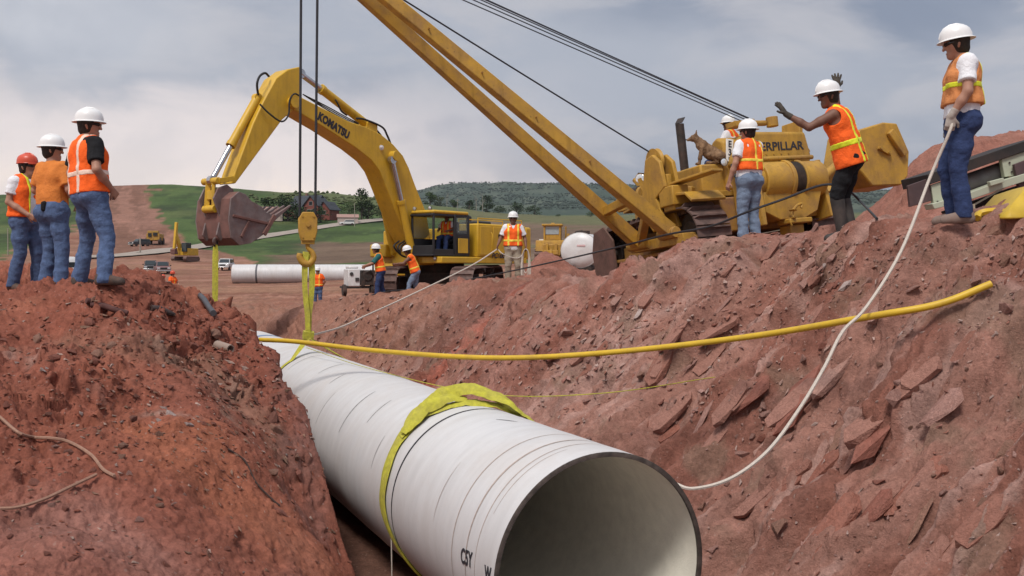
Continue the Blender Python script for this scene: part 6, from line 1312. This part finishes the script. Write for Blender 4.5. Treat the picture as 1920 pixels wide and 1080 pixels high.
# bare trees
def bare(label, px, py, hpx, seed):
    q = on_land(px, py, 600); h = hpx/F*q.y; o = thing('bare_tree', label, 'tree', q, group='leafless trees on the field edge'); g = random.Random(seed); b = MB(); b.tube([(0, 0, -.3), (.1*g.uniform(-1, 1), 0, h*.5), (0, 0, h)], [h*.02, h*.014, h*.003], 6); b.build('trunk', m_pole, o)
    for i in range(9):
        z = h*g.uniform(.35, .85); a = g.uniform(0, 6.28); l = h*g.uniform(.15, .3); b = MB(); b.tube([(0, 0, z), (l*.5*math.cos(a), l*.5*math.sin(a), z+l*.5), (l*.7*math.cos(a), l*.7*math.sin(a), z+l*1.1)], [h*.008, h*.005, h*.002], 4); b.build('branch', m_pole, o)
bare('leafless grey tree above the engine house', 893, 408, 34, 3); bare('thin leafless tree left of the tall pole', 838, 408, 28, 5); bare('leafless tree between pole and dark trees', 905, 408, 38, 9)
for px, py, h, w, lab in ((482, 357, 9, 8, 'tiny lone tree on the hill crest above the bucket'), (560, 366, 5, 12, 'small bush on the dry hill crest'), (264, 471, 4, 26, 'tuft of weeds at the foot of the thin post'), (590, 368, 4, 10, 'speck of bush on the dry crest right of the hoist lines')):
    tree(lab, px, py, h, w, 1, None, 0, None if py < 400 else 190, 'bush', 'bush')
# far shrubs on the dry hill and the mountain
def shrubs(name, n, pxr, Yr, size, m, seed, label):
    g = np.random.default_rng(seed); px = g.uniform(*pxr, n); Y = np.exp(g.uniform(math.log(Yr[0]), math.log(Yr[1]), n)); x = (px-960)/F*Y; z = ground(x, Y)+5*fbm(x*0.008, Y*0.008, 0, 5, seed=8)*sstep(900, 1800, Y)+1.2*fbm(x*0.02, Y*0.02, 0, 4, seed=6)*sstep(220, 600, Y)
    keep = fbm(x*.012, Y*.006, 0, 3, seed=seed) > -.35; V = []; T = []
    oc = np.array([(1, 0, .3), (-.9, .2, .4), (0, 1, .35), (.1, -1, .3), (.1, 0, 1.1), (0, 0, -.3)]); tri = [(0, 2, 4), (2, 1, 4), (1, 3, 4), (3, 0, 4), (2, 0, 5), (1, 2, 5), (3, 1, 5), (0, 3, 5)]
    for i in np.nonzero(keep)[0]:
        s = size*g.uniform(.5, 1.5); a = g.uniform(0, 6.28); c, q = math.cos(a), math.sin(a); b = len(V)
        V += [((p[0]*c-p[1]*q)*s*g.uniform(.7, 1.3)+x[i], (p[0]*q+p[1]*c)*s+Y[i], p[2]*s*.8+z[i]) for p in oc]; T += [tuple(k+b for k in t) for t in tri]
    o = mesh_np(name, np.array(V), np.array(T), m, False); return tag(o, label, 'shrubs', kind='stuff')
m_shrub = mat('juniper_scrub', (0.034, 0.050, 0.038), 0.9, var=0.3, scale=.02)
shrubs('mountain_scrub', 9000, (650, 1900), (1250, 2300), 2.3, m_shrub, 5, 'dark scrub scattered over the wooded mountain')
shrubs('hill_scrub', 420, (440, 790), (400, 560), 1.1, LEAFM[2], 6, 'small bushes dotting the dry hill behind the house')
# the red house
m_redw = mat('red_plank_wall', (0.20, 0.060, 0.045), 0.85, var=0.2, scale=1.5, stretch=(1, 1, 8)); m_roof = mat('slate_roof', (0.045, 0.050, 0.060), 0.8, var=0.25, scale=1.2); m_wind = mat('window_dark', (0.02, 0.025, 0.03), 0.1)
hq = on_land(588, 416, 350); hs = thing('house', 'red house with dark slate gabled roofs among trees on the slope', 'house', hq+Vector((0, 0, -1.0)), math.radians(-24)); hs.scale = (.86, .86, .9)
def gable(cx, cy, w, d, hw, hr, axis='x', ov=.6):
    "walls and roof of one wing; ridge along axis"
    b = MB()
    if axis == 'x': b.prism([(cy-d/2, 0), (cy+d/2, 0), (cy+d/2, hw), (cy, hr-.1), (cy-d/2, hw)], 'x', cx-w/2, cx+w/2)
    else: b.prism([(cx-w/2, 0), (cx+w/2, 0), (cx+w/2, hw), (cx, hr-.1), (cx-w/2, hw)], 'y', cy-d/2, cy+d/2)
    wl = b.build('wall', m_redw, hs); b = MB(); k = (hr-hw)/((d if axis == 'x' else w)/2)
    if axis == 'x':
        for s in (-1, 1): b.prism([(cy, hr+.15), (cy+s*(d/2+ov), hw-k*ov+.15), (cy+s*(d/2+ov), hw-k*ov-.1), (cy, hr-.1)], 'x', cx-w/2-ov, cx+w/2+ov)
    else:
        for s in (-1, 1): b.prism([(cx, hr+.15), (cx+s*(w/2+ov), hw-k*ov+.15), (cx+s*(w/2+ov), hw-k*ov-.1), (cx, hr-.1)], 'y', cy-d/2-ov, cy+d/2+ov)
    b.build('roof', m_roof, hs); return wl
gable(-2.5, 0, 13, 9, 6.0, 10.2, 'x'); gable(4.0, -3.0, 7.0, 9, 6.0, 9.6, 'y'); gable(8.8, -1.5, 5.5, 7, 4.6, 7.4, 'y'); gable(-9, -.5, 6, 7, 4.2, 7.2, 'y')
def win(x, y, z, w, h):
    b = MB(); b.box((x, y, z), (w+.25, .10, h+.25)); f = b.build('window', mat('pale_frame', (.35, .30, .27), .7), hs); b = MB(); b.box((x, y-.06, z), (w, .05, h)); b.build('pane', m_wind, f)
for x, y, z, w, h in ((-6, -4.55, 3.6, 1.3, 1.5), (-3.4, -4.55, 3.6, 1.3, 1.5), (-.8, -4.55, 3.6, 1.3, 1.5), (3, -7.55, 3.4, 1.3, 1.6), (5, -7.55, 3.4, 1.3, 1.6), (4, -7.55, 6.6, 1.6, 1.5), (8.8, -5.05, 3.0, 1.8, 1.4)): win(x, y, z, w, h)
b = MB(); b.box((-4, .8, 10.2), (.9, .9, 2.2)); b.build('chimney', mat('brick_chimney', (.22, .12, .09), .9), hs)
b = MB(); b.box((4, -8.0, 1.1), (2.6, 1.2, 2.2)); b.build('porch', m_redw, hs)
for px, py, w, h, lab in ((652, 414, 7, 3, 'small pale shed to the right of the red house'), (505, 398, 9, 5, 'low pinkish outbuilding left of the red house')):
    q = on_land(px, py, 335); o = thing('shed', lab, 'shed', q, .2); b = MB(); b.box((0, 0, h*.3), (w, 4, h*.6)); b.build('wall', mat('pale_siding', (.42, .34, .30), .8), o); b = MB(); b.prism([(-2.3, h*.6), (0, h), (2.3, h*.6)], 'x', -w/2-.3, w/2+.3); b.build('roof', mat('pink_roof', (.33, .20, .17), .8), o)
pickup('car', 'white car parked by the road near the slim pole', on_land(651, 417, 325), 100, m_white, True, 'car')
# ---------------------------------------------------------------- near things: yellow pipe, ropes, conveyor, stones
# yellow plastic pipe across the trench
A = P(487, 637, 12.9); B = surf(1866, 549)+Vector((-.03, -.06, .05)); M1 = P(920, 671, 11.0)
q = [A, P(560, 641, 12.55), P(709, 658, 11.85), M1, P(1130, 662, 10.35), P(1400, 632, 9.35), P(1640, 592, min(8.7, B.y+.25)), P(1760, 570, B.y+.05), B]
pts = curve_pts(q, 70); mb = MB(); mb.tube(pts, 0.031, 12)
yp = tag(mb.build('plastic_pipe', m_hose), 'thin yellow plastic gas pipe sagging across the open trench', 'pipe')
mb = MB(); dd = (pts[-1]-pts[-2]).normalized(); mb.cyl(pts[-1]-dd*0.001, pts[-1]+dd*0.003, 0.024, 12); mb.build('cut_end', mat('cut_plastic', (0.30, 0.20, 0.04), 0.8), yp)

HANDR = RM.location+Matrix.Rotation(math.radians(77), 3, 'Z') @ Vector((-.24, .12, .88))*1.01
pts_ = [HANDR+Vector((0.02, 0.02, .06)), HANDR+Vector((-.02, -.02, -.06))]+[P(px, py, Y) for px, py, Y in ((1745, 330, 8.80), (1690, 470, 8.45), (1625, 575, 8.15), (1580, 622, 7.95), (1545, 690, 7.75), (1500, 765, 7.55), (1440, 845, 7.35), (1370, 897, 7.2), (1300, 916, 7.1), (1262, 905, 7.15))]
rope('rope', pts_, .014, m_ropew, 'pale rope from the right bank man down to the pipe mouth', 'rope', 80)
HC = CM.location+Matrix.Rotation(math.radians(182), 3, 'Z') @ Vector((.31, .14, .98))*1.01; HC = CM.location+Matrix.Rotation(math.radians(182), 3, 'Z') @ Vector((.40, .22, .94))*1.015
HT_ = CM.location+Matrix.Rotation(math.radians(182), 3, 'Z') @ Vector((.31, .14, .96))
h1_ = CM.location+Matrix.Rotation(math.radians(182), 3, 'Z') @ Vector((.39, .25, .93))*1.0
rope('rope', [h1_, P(880, 500, 22.6), P(760, 558, 19.6), P(690, 590, 17.8), P(640, 613, 16.4), apex+Vector((.03, .05, .02))], .016, m_ropew, 'taut rope from the coil holding man down to the loaded sling', 'rope', 50)
h2_ = CM.location+Matrix.Rotation(math.radians(182), 3, 'Z') @ Vector((-.31, .17, .93))
mb = MB()
for k in range(5):
    w = .07+.012*k; pts = [h2_+Vector((w*math.sin(a), .03*math.sin(a*2+k)-.02*k, -.30-.05*k+(.30+.05*k)*math.cos(a))) for a in np.linspace(0, 2*PI, 26)]; mb.tube(pts, .013, 6)
tag(mb.build('rope_coil', m_ropew), 'coil of pale rope hanging from the left hand of the man in khaki', 'rope coil')
rope('rope', [h2_, h2_+Vector((-.14, -.06, -.20)), h2_+Vector((-.32, -.08, -.22)), h1_+Vector((.12, -.06, -.12)), h1_], .012, m_ropew, 'slack bight of rope across the khaki trousers of the coil man', 'rope', 30)
cab_ = [P(px, py, Y) for px, py, Y in ((640, 578, 30), (712, 549, 28.5), (800, 540, 27), (880, 524, 25.2), (960, 508, 22.8), (1060, 486, 20.5), (1160, 463, 17.6), (1250, 440, 15.8), (1330, 425, 14.6), (1402, 397, 13.7), (1470, 373, 13.6), (1542, 347, 13.4), (1586, 354, 13.2), (1620, 385, 13.2))]+[surf(1652, 424)+Vector((0, -.03, .04))]
rope('cable', cab_, .017, m_steel, 'dark cable running along the bank past the tractor winch and over the right bank', 'cable', 90)
rope('string', [P(575, 652, 14.6), P(690, 690, 12.6), P(900, 737, 10.6), P(1120, 738, 9.6), surf(1345, 712)+Vector((0, -.03, .03))], .005, m_sling, 'thin yellow string line from the pipe top to the rocky face', 'string', 50)
pz = pring(2.45, -110, .02)[0]
rope('string', [pz, pz+Vector((.005, 0, -.5)), pz+Vector((0, 0, -.95))], .006, m_ropew, 'thin white tag string hanging below the slack sling', 'string', 12)
# earth-coloured cords on the left bank
m_cord = mat('dusty_cord', (0.30, 0.17, 0.12), 0.95, var=0.2, scale=40)
for lab, cp in (('pale dusty cord curling over the smooth left bank, upper one of two', ((-30, 770), (0, 790), (35, 818), (62, 830), (95, 828), (130, 834), (170, 862), (195, 885), (212, 900))), ('dusty cord on the left bank near the lower left corner', ((-20, 962), (30, 957), (80, 944), (130, 922), (180, 899)))):
    rope('cord', [surf(px, py)+Vector((0, -.02, .022)) for px, py in cp], .011, m_cord, lab, 'cord', 50)
rope('root', [surf(px, py)+Vector((0, -.005, .006)) for px, py in ((418, 845), (450, 868), (480, 905), (510, 940), (530, 952))], .008, mat('dark_root', (.05, .03, .025), .9), 'thin dark root on the left bank slope', 'root', 30)
def lying(name, label, cat, a, c, r, m, r2=None, lift=.03, n=10):
    p, q = surf(*a)+Vector((0, 0, lift)), surf(*c)+Vector((0, 0, lift)); b = MB(); b.tube([p, p.lerp(q, .35)+Vector((0, 0, .015)), p.lerp(q, .7), q], [r, r*1.1, r, r2 or r*.8], n); return tag(b.build(name, m), label, cat)
m_plast = mat('black_plastic', (.022, .022, .025), .5, var=.3, dirt=.4, dscale=6)
lying('log', 'dark red-brown dead branch lying on the left bank crest', 'branch', (168, 577), (238, 598), .030, mat('dead_wood', (.095, .04, .035), .9, var=.4, scale=9), .025)
lying('branch', 'second stick lying beside the red-brown dead branch', 'branch', (160, 570), (205, 586), .03, mat('dead_wood', (.095, .04, .035), .9), .015)
lying('plastic_scrap', 'crumpled black plastic on the left bank crest', 'scrap', (272, 584), (322, 597), .035, m_plast, .02)
lying('steel_bar', 'grey steel bar stuck in the crest by the hanging sling', 'bar', (374, 563), (397, 602), .036, mat('grey_bar', (.085, .085, .095), .6, .3), .04, .05)
q = surf(410, 652); o = thing('pipe_stub', 'short open pipe stub poking from the left bank shoulder', 'pipe', q+Vector((0, 0, .03)), rot=(0, 0, .9)); b = MB(); pr_ = [(.040, 0), (.052, 0), (.052, .26), (.040, .26)]; b.lathe(pr_+[pr_[0]], 16, Euler((math.radians(98), 0, 0)).to_matrix().to_4x4()); b.build('wall', mat('clay_pipe', (.32, .24, .20), .8), o); b = MB(); b.cyl((0, -.10, -.015), (0, -.101, -.015), .041, 14); b.build('dark_bore_disc', m_plast, o)  # black disc inside the stub paints in the dark of its hollow
# conveyor behind the right bank man
m_sage = mat('sage_green_paint', (.43, .46, .35), .5, var=.1, dirt=.35, dirtcol=(.2, .14, .11), dscale=3); m_belt = mat('rubber_belt', (.022, .021, .021), .8, var=.3, dirt=.2); m_plum = mat('rusty_plum_plate', (.085, .055, .058), .7, .2, var=.25, dirt=.3); m_roll = mat('dusty_roller', (.17, .165, .165), .6, .2, var=.3, scale=5, dirt=.4)
cy_ = 11.6
cv = thing('conveyor', 'sage green belt conveyor section tilted up to the right on the right bank', 'conveyor', P(1800, 395, cy_)); CI = Matrix.Translation(cv.location).inverted()
def C3(px, py, dy=0.0): return CI @ P(px, py, cy_+dy)
def plate(name, px, m, d0, d1, parent=cv, bev=.006):
    b = MB(); n = len(px); vs = [C3(x, y, d0) for x, y in px]+[C3(x, y, d0)+Vector((0, d1-d0, 0)) for x, y in px]; b.add(vs, [tuple(range(n)), tuple(range(n, 2*n))[::-1]]+[((i+1) % n, i, i+n, (i+1) % n+n) for i in range(n)]); return b.build(name, m, parent, bev)
plate('belt_edge', [(1739, 327), (1917, 266), (1990, 245), (1990, 262), (1915, 286), (1744, 346)], m_belt, -.05, .75)
plate('side_frame', [(1746, 347), (1789, 333), (1800, 372), (1752, 390)], m_sage, -.02, .06)
plate('side_frame', [(1878, 298), (1990, 262), (1990, 300), (1900, 330), (1884, 332)], m_sage, -.02, .06)
plate('lower_flange', [(1748, 382), (1800, 368), (1880, 338), (1990, 305), (1990, 318), (1885, 352), (1810, 378), (1752, 392)], m_sage, -.14, .10)
plate('bracket', [(1856, 340), (1882, 333), (1884, 341), (1858, 349)], m_sage, -.20, -.12)
b = MB(); b.cyl(C3(1800, 350, .22), C3(1880, 322, .22), .125, 24); b.build('roller', m_roll, cv)
plate('skirt_plate', [(1702, 348), (1742, 334), (1748, 376), (1706, 388)], m_plum, .0, .05)
plate('end_plate', [(1902, 308), (1990, 275), (1990, 380), (1915, 372)], m_plum, -.10, -.04)
plate('dark_underside', [(1770, 396), (1885, 356), (1990, 322), (1990, 410), (1780, 412)], m_belt, .35, .45)  # black sheet put in for the dark space underneath the conveyor
b = MB(); b.beam(C3(1826, 384, -.05), C3(1884, 351, -.05), .02, .02); b.build('strut', m_sage, cv)
for px in (1886, 1808): b = MB(); b.beam(C3(px, 365, .2), C3(px, 415, .2), .05, .05); b.build('leg', m_sage, cv)
b = MB()
for px, py in ((1758, 378), (1762, 379), (1772, 372), (1766, 352), (1790, 345), (1893, 305), (1897, 322)): b.cyl(C3(px, py, -.02), C3(px, py, -.035), .012, 8)
b.build('bolts', m_plast, cv)
o = thing('stake', 'short pale stake behind the heel of the right bank man', 'stake', P(1829, 405, 9.6)); b = MB(); b.beam((0, 0, -.1), (-.02, 0, .12), .018, .018); b.build('shaft', mat('pale_wood', (.5, .43, .33), .9), o)
# yellow folded cover and hose at the right edge
m_ysh = mat('yellow_sheet', (.62, .42, .035), .5, var=.12, scale=4, dirt=.2)
b = MB(); yq = [(1876, 402, 8.9), (1893, 388, 8.95), (1908, 370, 9.0), (1924, 352, 9.1), (1960, 340, 9.2), (2000, 350, 9.3)]; top_ = [P(*q) for q in yq]; bot = [P(x, 407, Y-.05-.12*(i % 2)) for i, (x, y, Y) in enumerate([(1874, 0, 8.85), (1896, 0, 8.9), (1915, 0, 8.9), (1940, 0, 8.95), (1970, 0, 9.0), (2010, 0, 9.1)])]
back = [p+Vector((.05, .7, -.02)) for p in top_]; n = 6
b.add(top_+bot+back, [(i, i+1, n+i+1, n+i) for i in range(n-1)]+[(i+1, i, 2*n+i, 2*n+i+1) for i in range(n-1)]); o = b.build('yellow_cover', m_ysh); tag(o, 'yellow folded sheet metal cover at the right edge beside the conveyor', 'cover'); sm = o.modifiers.new('thickness', 'SOLIDIFY'); sm.thickness = .02
rope('hose', [P(1888, 399, 9.0), P(1868, 396, 9.1), P(1848, 397, 9.1), P(1836, 401, 9.1), P(1832, 409, 9.05)], .035, m_hose, 'short bent yellow hose behind the right bank man', 'hose', 24)
# rubble: individual rocks belong to the banks; crumbs too small to pick apart are one mass per bank
def rock_mesh(seed, flat=(1, .8, .55), npts=13):
    g = np.random.default_rng(seed); p = g.normal(size=(npts, 3)); p /= np.linalg.norm(p, axis=1)[:, None]; p *= np.array(flat)*g.uniform(.75, 1.0, (npts, 1)); bm = bmesh.new()
    for q in p: bm.verts.new(tuple(q))
    r = bmesh.ops.convex_hull(bm, input=bm.verts); bmesh.ops.delete(bm, geom=[e for e in r['geom_interior'] if isinstance(e, bmesh.types.BMVert)], context='VERTS'); bmesh.ops.triangulate(bm, faces=bm.faces)
    me = bpy.data.meshes.new('rock'); bm.to_mesh(me); bm.free(); return me
def rockmat(name, c): return mat(name, c, .92, var=.28, scale=7, bump=1.0, bscale=16, spec=.15, dirt=.6, dirtcol=(.27, .13, .10), dscale=3)
RM_ = [rockmat('rock_pink', (.36, .205, .172)), rockmat('rock_red', (.27, .105, .078)), rockmat('rock_dark', (.19, .085, .065)), rockmat('rock_pale', (.52, .42, .39)), rockmat('rock_brown', (.27, .15, .11))]
RMESH = {}
def get_rock(i, mi):
    if (i, mi) not in RMESH: me = rock_mesh(100+i, ((1, .8, .55), (1, .6, .3), (1, .75, .75), (1, .5, .28))[i % 4]); me.materials.append(RM_[mi]); RMESH[(i, mi)] = me
    return RMESH[(i, mi)]
LB, RB = LAND['left_bank'], LAND['right_bank']
def put_rock(par, p, size, i, mi, n, jit=.25, name='rock', label=None, free=False):
    "rock bedded in the slope: long side up the scrapes, thin side along the surface normal"
    w = (Vector((0, 0, 1))-n*n.z); w = (w.normalized() if w.length > .05 else R_.copy())-D*.15; w = (w-n*w.dot(n)).normalized(); y = n.cross(w); M = Matrix((w, y, n)).transposed()
    e = Euler((g.normal()*jit, g.normal()*jit, g.uniform(0, 6.28) if free else g.normal()*jit)).to_matrix(); o = link(name, get_rock(i, mi), par, p, (M @ e).to_euler()); o.scale = (size,)*3 if not isinstance(size, tuple) else size
    if label: o['label'] = label
    return o
g = np.random.default_rng(42)
def scatter(par, n, boxes, smin, smax, mats, lift=.25, along=None):
    k = 0
    while k < n:
        bx = boxes[g.integers(len(boxes))]; px, py = g.uniform(bx[0], bx[2]), g.uniform(bx[1], bx[3]); p, nn = surf_n(px, py); s_, t_ = st(p.x, p.y)
        if p.y > 30 or (par is LB) != (t_ < 0) or abs(t_) < 1.2: k += .2; continue
        mi = mats[g.integers(len(mats))]; d = smin*((smax if mi != 3 else smax*.4)/smin)**(g.random()**2.2)
        put_rock(par, p+nn*d*.08, d, int(g.integers(8)), mi, nn, .3, free=along is None); k += 1
scatter(LB, 150, [(0, 560, 520, 740), (150, 520, 420, 660), (100, 640, 560, 800), (380, 700, 580, 900), (0, 640, 300, 860)], .025, .11, [1, 1, 2, 4, 4, 1, 3, 1])
scatter(LB, 45, [(0, 800, 600, 1080)], .015, .045, [1, 1, 4, 0])
scatter(RB, 190, [(1250, 440, 1920, 700), (1000, 600, 1500, 850), (1300, 700, 1920, 1080), (1500, 430, 1920, 560), (700, 560, 1200, 700)], .03, .17, [0, 0, 0, 1, 4, 3, 4, 0, 0], along=1)
for px, py, sz, i, mi, lab in ((1600, 538, (.12, .085, .05), 2, 3, 'pale whitish rock standing out on the right face'), (1202, 592, (.18, .10, .05), 1, 3, 'pale flat rock'), (1698, 622, (.12, .05, .035), 2, 3, 'pale chip'), (1545, 490, (.30, .12, .05), 1, 3, 'pale slab near the crest'), (1640, 955, (.36, .15, .12), 0, 1, 'tilted reddish slab low on the right face'), (1720, 985, (.30, .15, .08), 1, 4, 'darker slab beside the tilted reddish slab'),
    (1500, 770, (.55, .26, .14), 2, 1, 'large bedded block in the right face'), (1430, 740, (.42, .2, .12), 0, 1, None), (1640, 810, (.50, .3, .12), 2, 1, None), (1560, 830, (.4, .22, .10), 4, 4, None), (1330, 760, (.45, .10, .09), 1, 0, None), (1420, 640, (.42, .08, .08), 1, 0, None), (1300, 690, (.42, .07, .07), 3, 0, None), (1480, 640, (.38, .10, .08), 1, 0, None), (1860, 905, (.25, .18, .08), 0, 0, None), (1560, 500, (.34, .10, .07), 3, 0, None), (1380, 560, (.40, .08, .08), 1, 0, None), (1240, 700, (.36, .07, .07), 3, 1, None), (1350, 640, (.40, .09, .08), 1, 1, None), (1780, 760, (.3, .2, .08), 0, 0, None),
    (325, 775, (.085, .06, .05), 0, 3, 'whitish stone cluster on the left bank'), (345, 800, (.05, .04, .035), 2, 3, None), (300, 790, (.045, .035, .03), 4, 3, None), (365, 808, (.03, .03, .02), 5, 3, None), (310, 768, (.05, .04, .03), 6, 3, None), (540, 965, (.10, .08, .06), 2, 1, 'dark red stone low on the left bank lip'), (60, 905, (.06, .05, .04), 0, 1, None)):
    p, nn = surf_n(px, py); put_rock(LB if px < 640 else RB, p-nn*sz[2]*.25, sz, i, mi, nn, .12, label=lab)
# broken beds cropping out of the face: rows of slabs in the rock's own colour, shingled up the slope
BEDM = [rockmat('bed_pink', (.32, .162, .126)), rockmat('bed_brown', (.26, .118, .088)), rockmat('bed_red', (.28, .112, .08)), rockmat('bed_light', (.39, .235, .195))]
BEDMESH = []
for i in range(7):
    q = np.random.default_rng(500+i); bm = bmesh.new(); L_, W_b = 1.0, .45
    for zz in (-.16, .16):
        n_ = 8
        for k in range(n_): a_ = 2*PI*k/n_+q.uniform(-.25, .25); c_k, s_k = math.cos(a_), math.sin(a_); bm.verts.new((L_*math.copysign(abs(c_k)**.6, c_k)*q.uniform(.8, 1), W_b*math.copysign(abs(s_k)**.6, s_k)*q.uniform(.75, 1), zz+q.uniform(-.05, .05)))
    r = bmesh.ops.convex_hull(bm, input=bm.verts); bmesh.ops.delete(bm, geom=[e for e in r['geom_interior'] if isinstance(e, bmesh.types.BMVert)], context='VERTS'); me = bpy.data.meshes.new('rock'); bm.to_mesh(me); bm.free(); BEDMESH.append(me)
BEDV = {}
def bed_slab(px, py, ln, wd, th, mi, roll):
    p, n = surf_n(px, py)
    if p.y > 22 or st(p.x, p.y)[1] < 1.3: return
    w = Vector((0, 0, 1))-n*n.z
    if w.length < .05: return
    w = (w.normalized()-D*.15); w = (w-n*w.dot(n)).normalized(); y = n.cross(w); M = Matrix((w, y, n)).transposed() @ Euler((roll, g.normal()*.10, g.normal()*.12)).to_matrix(); k = int(g.integers(7))
    if (k, mi) not in BEDV: m_c = BEDMESH[k].copy(); m_c.materials.append(BEDM[mi]); BEDV[(k, mi)] = m_c
    o = link('rock', BEDV[(k, mi)], RB, p-n*th*.55, M.to_euler()); o.scale = (ln, wd*2, th*3)
for x0, y0, x1, y1, cnt, sz in ((1240, 800, 1470, 540, 7, .30), (1180, 740, 1330, 560, 6, .26), (1330, 830, 1520, 600, 6, .32), (1420, 850, 1600, 660, 5, .34), (1480, 900, 1700, 780, 5, .36), (1560, 1000, 1760, 880, 4, .34), (1380, 960, 1560, 860, 4, .26), (1060, 700, 1190, 560, 5, .22), (940, 680, 1050, 560, 4, .2), (1480, 560, 1580, 460, 5, .2), (1600, 620, 1720, 500, 4, .2), (1650, 760, 1830, 640, 4, .24), (1780, 900, 1920, 800, 3, .28), (1400, 520, 1480, 450, 4, .18), (1700, 1060, 1900, 960, 3, .3), (1120, 640, 1240, 520, 5, .2)):
    for k in range(cnt):
        f = (k+.5)/cnt+g.normal()*.05; s_ = sz*g.uniform(.7, 1.25)
        bed_slab(x0+(x1-x0)*f+g.normal()*14, y0+(y1-y0)*f+g.normal()*10, s_, s_*g.uniform(.25, .45), s_*g.uniform(.16, .28), int(g.choice([0, 0, 1, 2, 3, 0])), g.uniform(.10, .45))
def crumbs(name, side, n, boxes, m, label, seed):
    g = np.random.default_rng(seed); base = []
    for i in range(6):
        me = rock_mesh(300+i, (1, .8, .6), 8); base.append((np.array([v.co[:] for v in me.vertices]), np.array([p.vertices[:] for p in me.polygons]))); bpy.data.meshes.remove(me)
    pal = np.array([(.36, .21, .18), (.32, .15, .12), (.34, .19, .16), (.44, .31, .27), (.30, .135, .10), (.38, .24, .20)]) if side > 0 else np.array([(.27, .095, .062), (.22, .08, .055), (.30, .12, .085), (.36, .25, .21), (.18, .075, .055), (.24, .14, .10)])
    V = []; T = []; C_ = []; nv = 0; el = TV[:, :, 2]/TV[:, :, 1]; row = TV[200, :, 0]/TV[200, :, 1]
    for q in range(n):
        bx = boxes[g.integers(len(boxes))]; k = (g.uniform(bx[0], bx[2])-960)/F; e = elev(g.uniform(bx[1], bx[3])); j = int(np.argmin(np.abs(row-k))); i = int(np.argmax(el[:, j] >= e)); p = TV[i, j]
        if (TT[i, j] > 0) != (side > 0) or p[1] > 30 or abs(TT[i, j]) < 1.1: continue
        bv, bt = base[g.integers(6)]; s = p[1]*(.0006+.0038*g.random()**4); nn = TN[i, j]; ax = np.cross(nn, g.normal(size=3)+np.array([-.5, -.3, .9])*(1.2 if side > 0 else 0)); ax /= np.linalg.norm(ax); R = np.stack([np.cross(ax, nn), ax, nn], 1); V.append((bv*s*np.array([1.4, .9, .62])*g.uniform(.7, 1.3, 3)) @ R.T+p+nn*s*.15); T.append(bt+nv); nv += len(bv)
        C_.append(np.repeat((pal[g.integers(6)]*g.uniform(.8, 1.15))[None], len(bv), 0))
    return tag(mesh_np(name, np.concatenate(V), np.concatenate(T), m, False, attr=np.concatenate(C_)), label, 'stones', kind='stuff')
crumbs('loose_stones', -1, 5200, [(0, 530, 620, 760), (150, 520, 600, 820), (0, 600, 500, 900), (0, 750, 660, 1080), (350, 600, 620, 950)], MATS['red_soil'], 'red crumbs and small stones strewn over the left bank', 9)
crumbs('loose_stones', 1, 6500, [(1150, 440, 1920, 640), (900, 560, 1600, 800), (1300, 600, 1920, 1080), (600, 560, 1200, 720), (1300, 430, 1920, 560)], MATS['red_rock'], 'pink and red rock chips strewn over the right face', 10)
# ---------------------------------------------------------------- thin air between here and the mountain
b = MB(); b.box((0, 2000, 290), (9400, 4400, 640)); hz = b.build('haze', None); tag(hz, kind='stuff')
m = bpy.data.materials.new('thin_haze'); m.use_nodes = True; nt = m.node_tree; nt.nodes.clear(); o_ = nt.nodes.new('ShaderNodeOutputMaterial'); v_ = nt.nodes.new('ShaderNodeVolumePrincipled')
v_.inputs['Color'].default_value = (.80, .86, .95, 1); v_.inputs['Density'].default_value = 0.00007; v_.inputs['Anisotropy'].default_value = 0.2; nt.links.new(v_.outputs[0], o_.inputs['Volume']); hz.data.materials.append(m)
SC.cycles.volume_bounces = 0
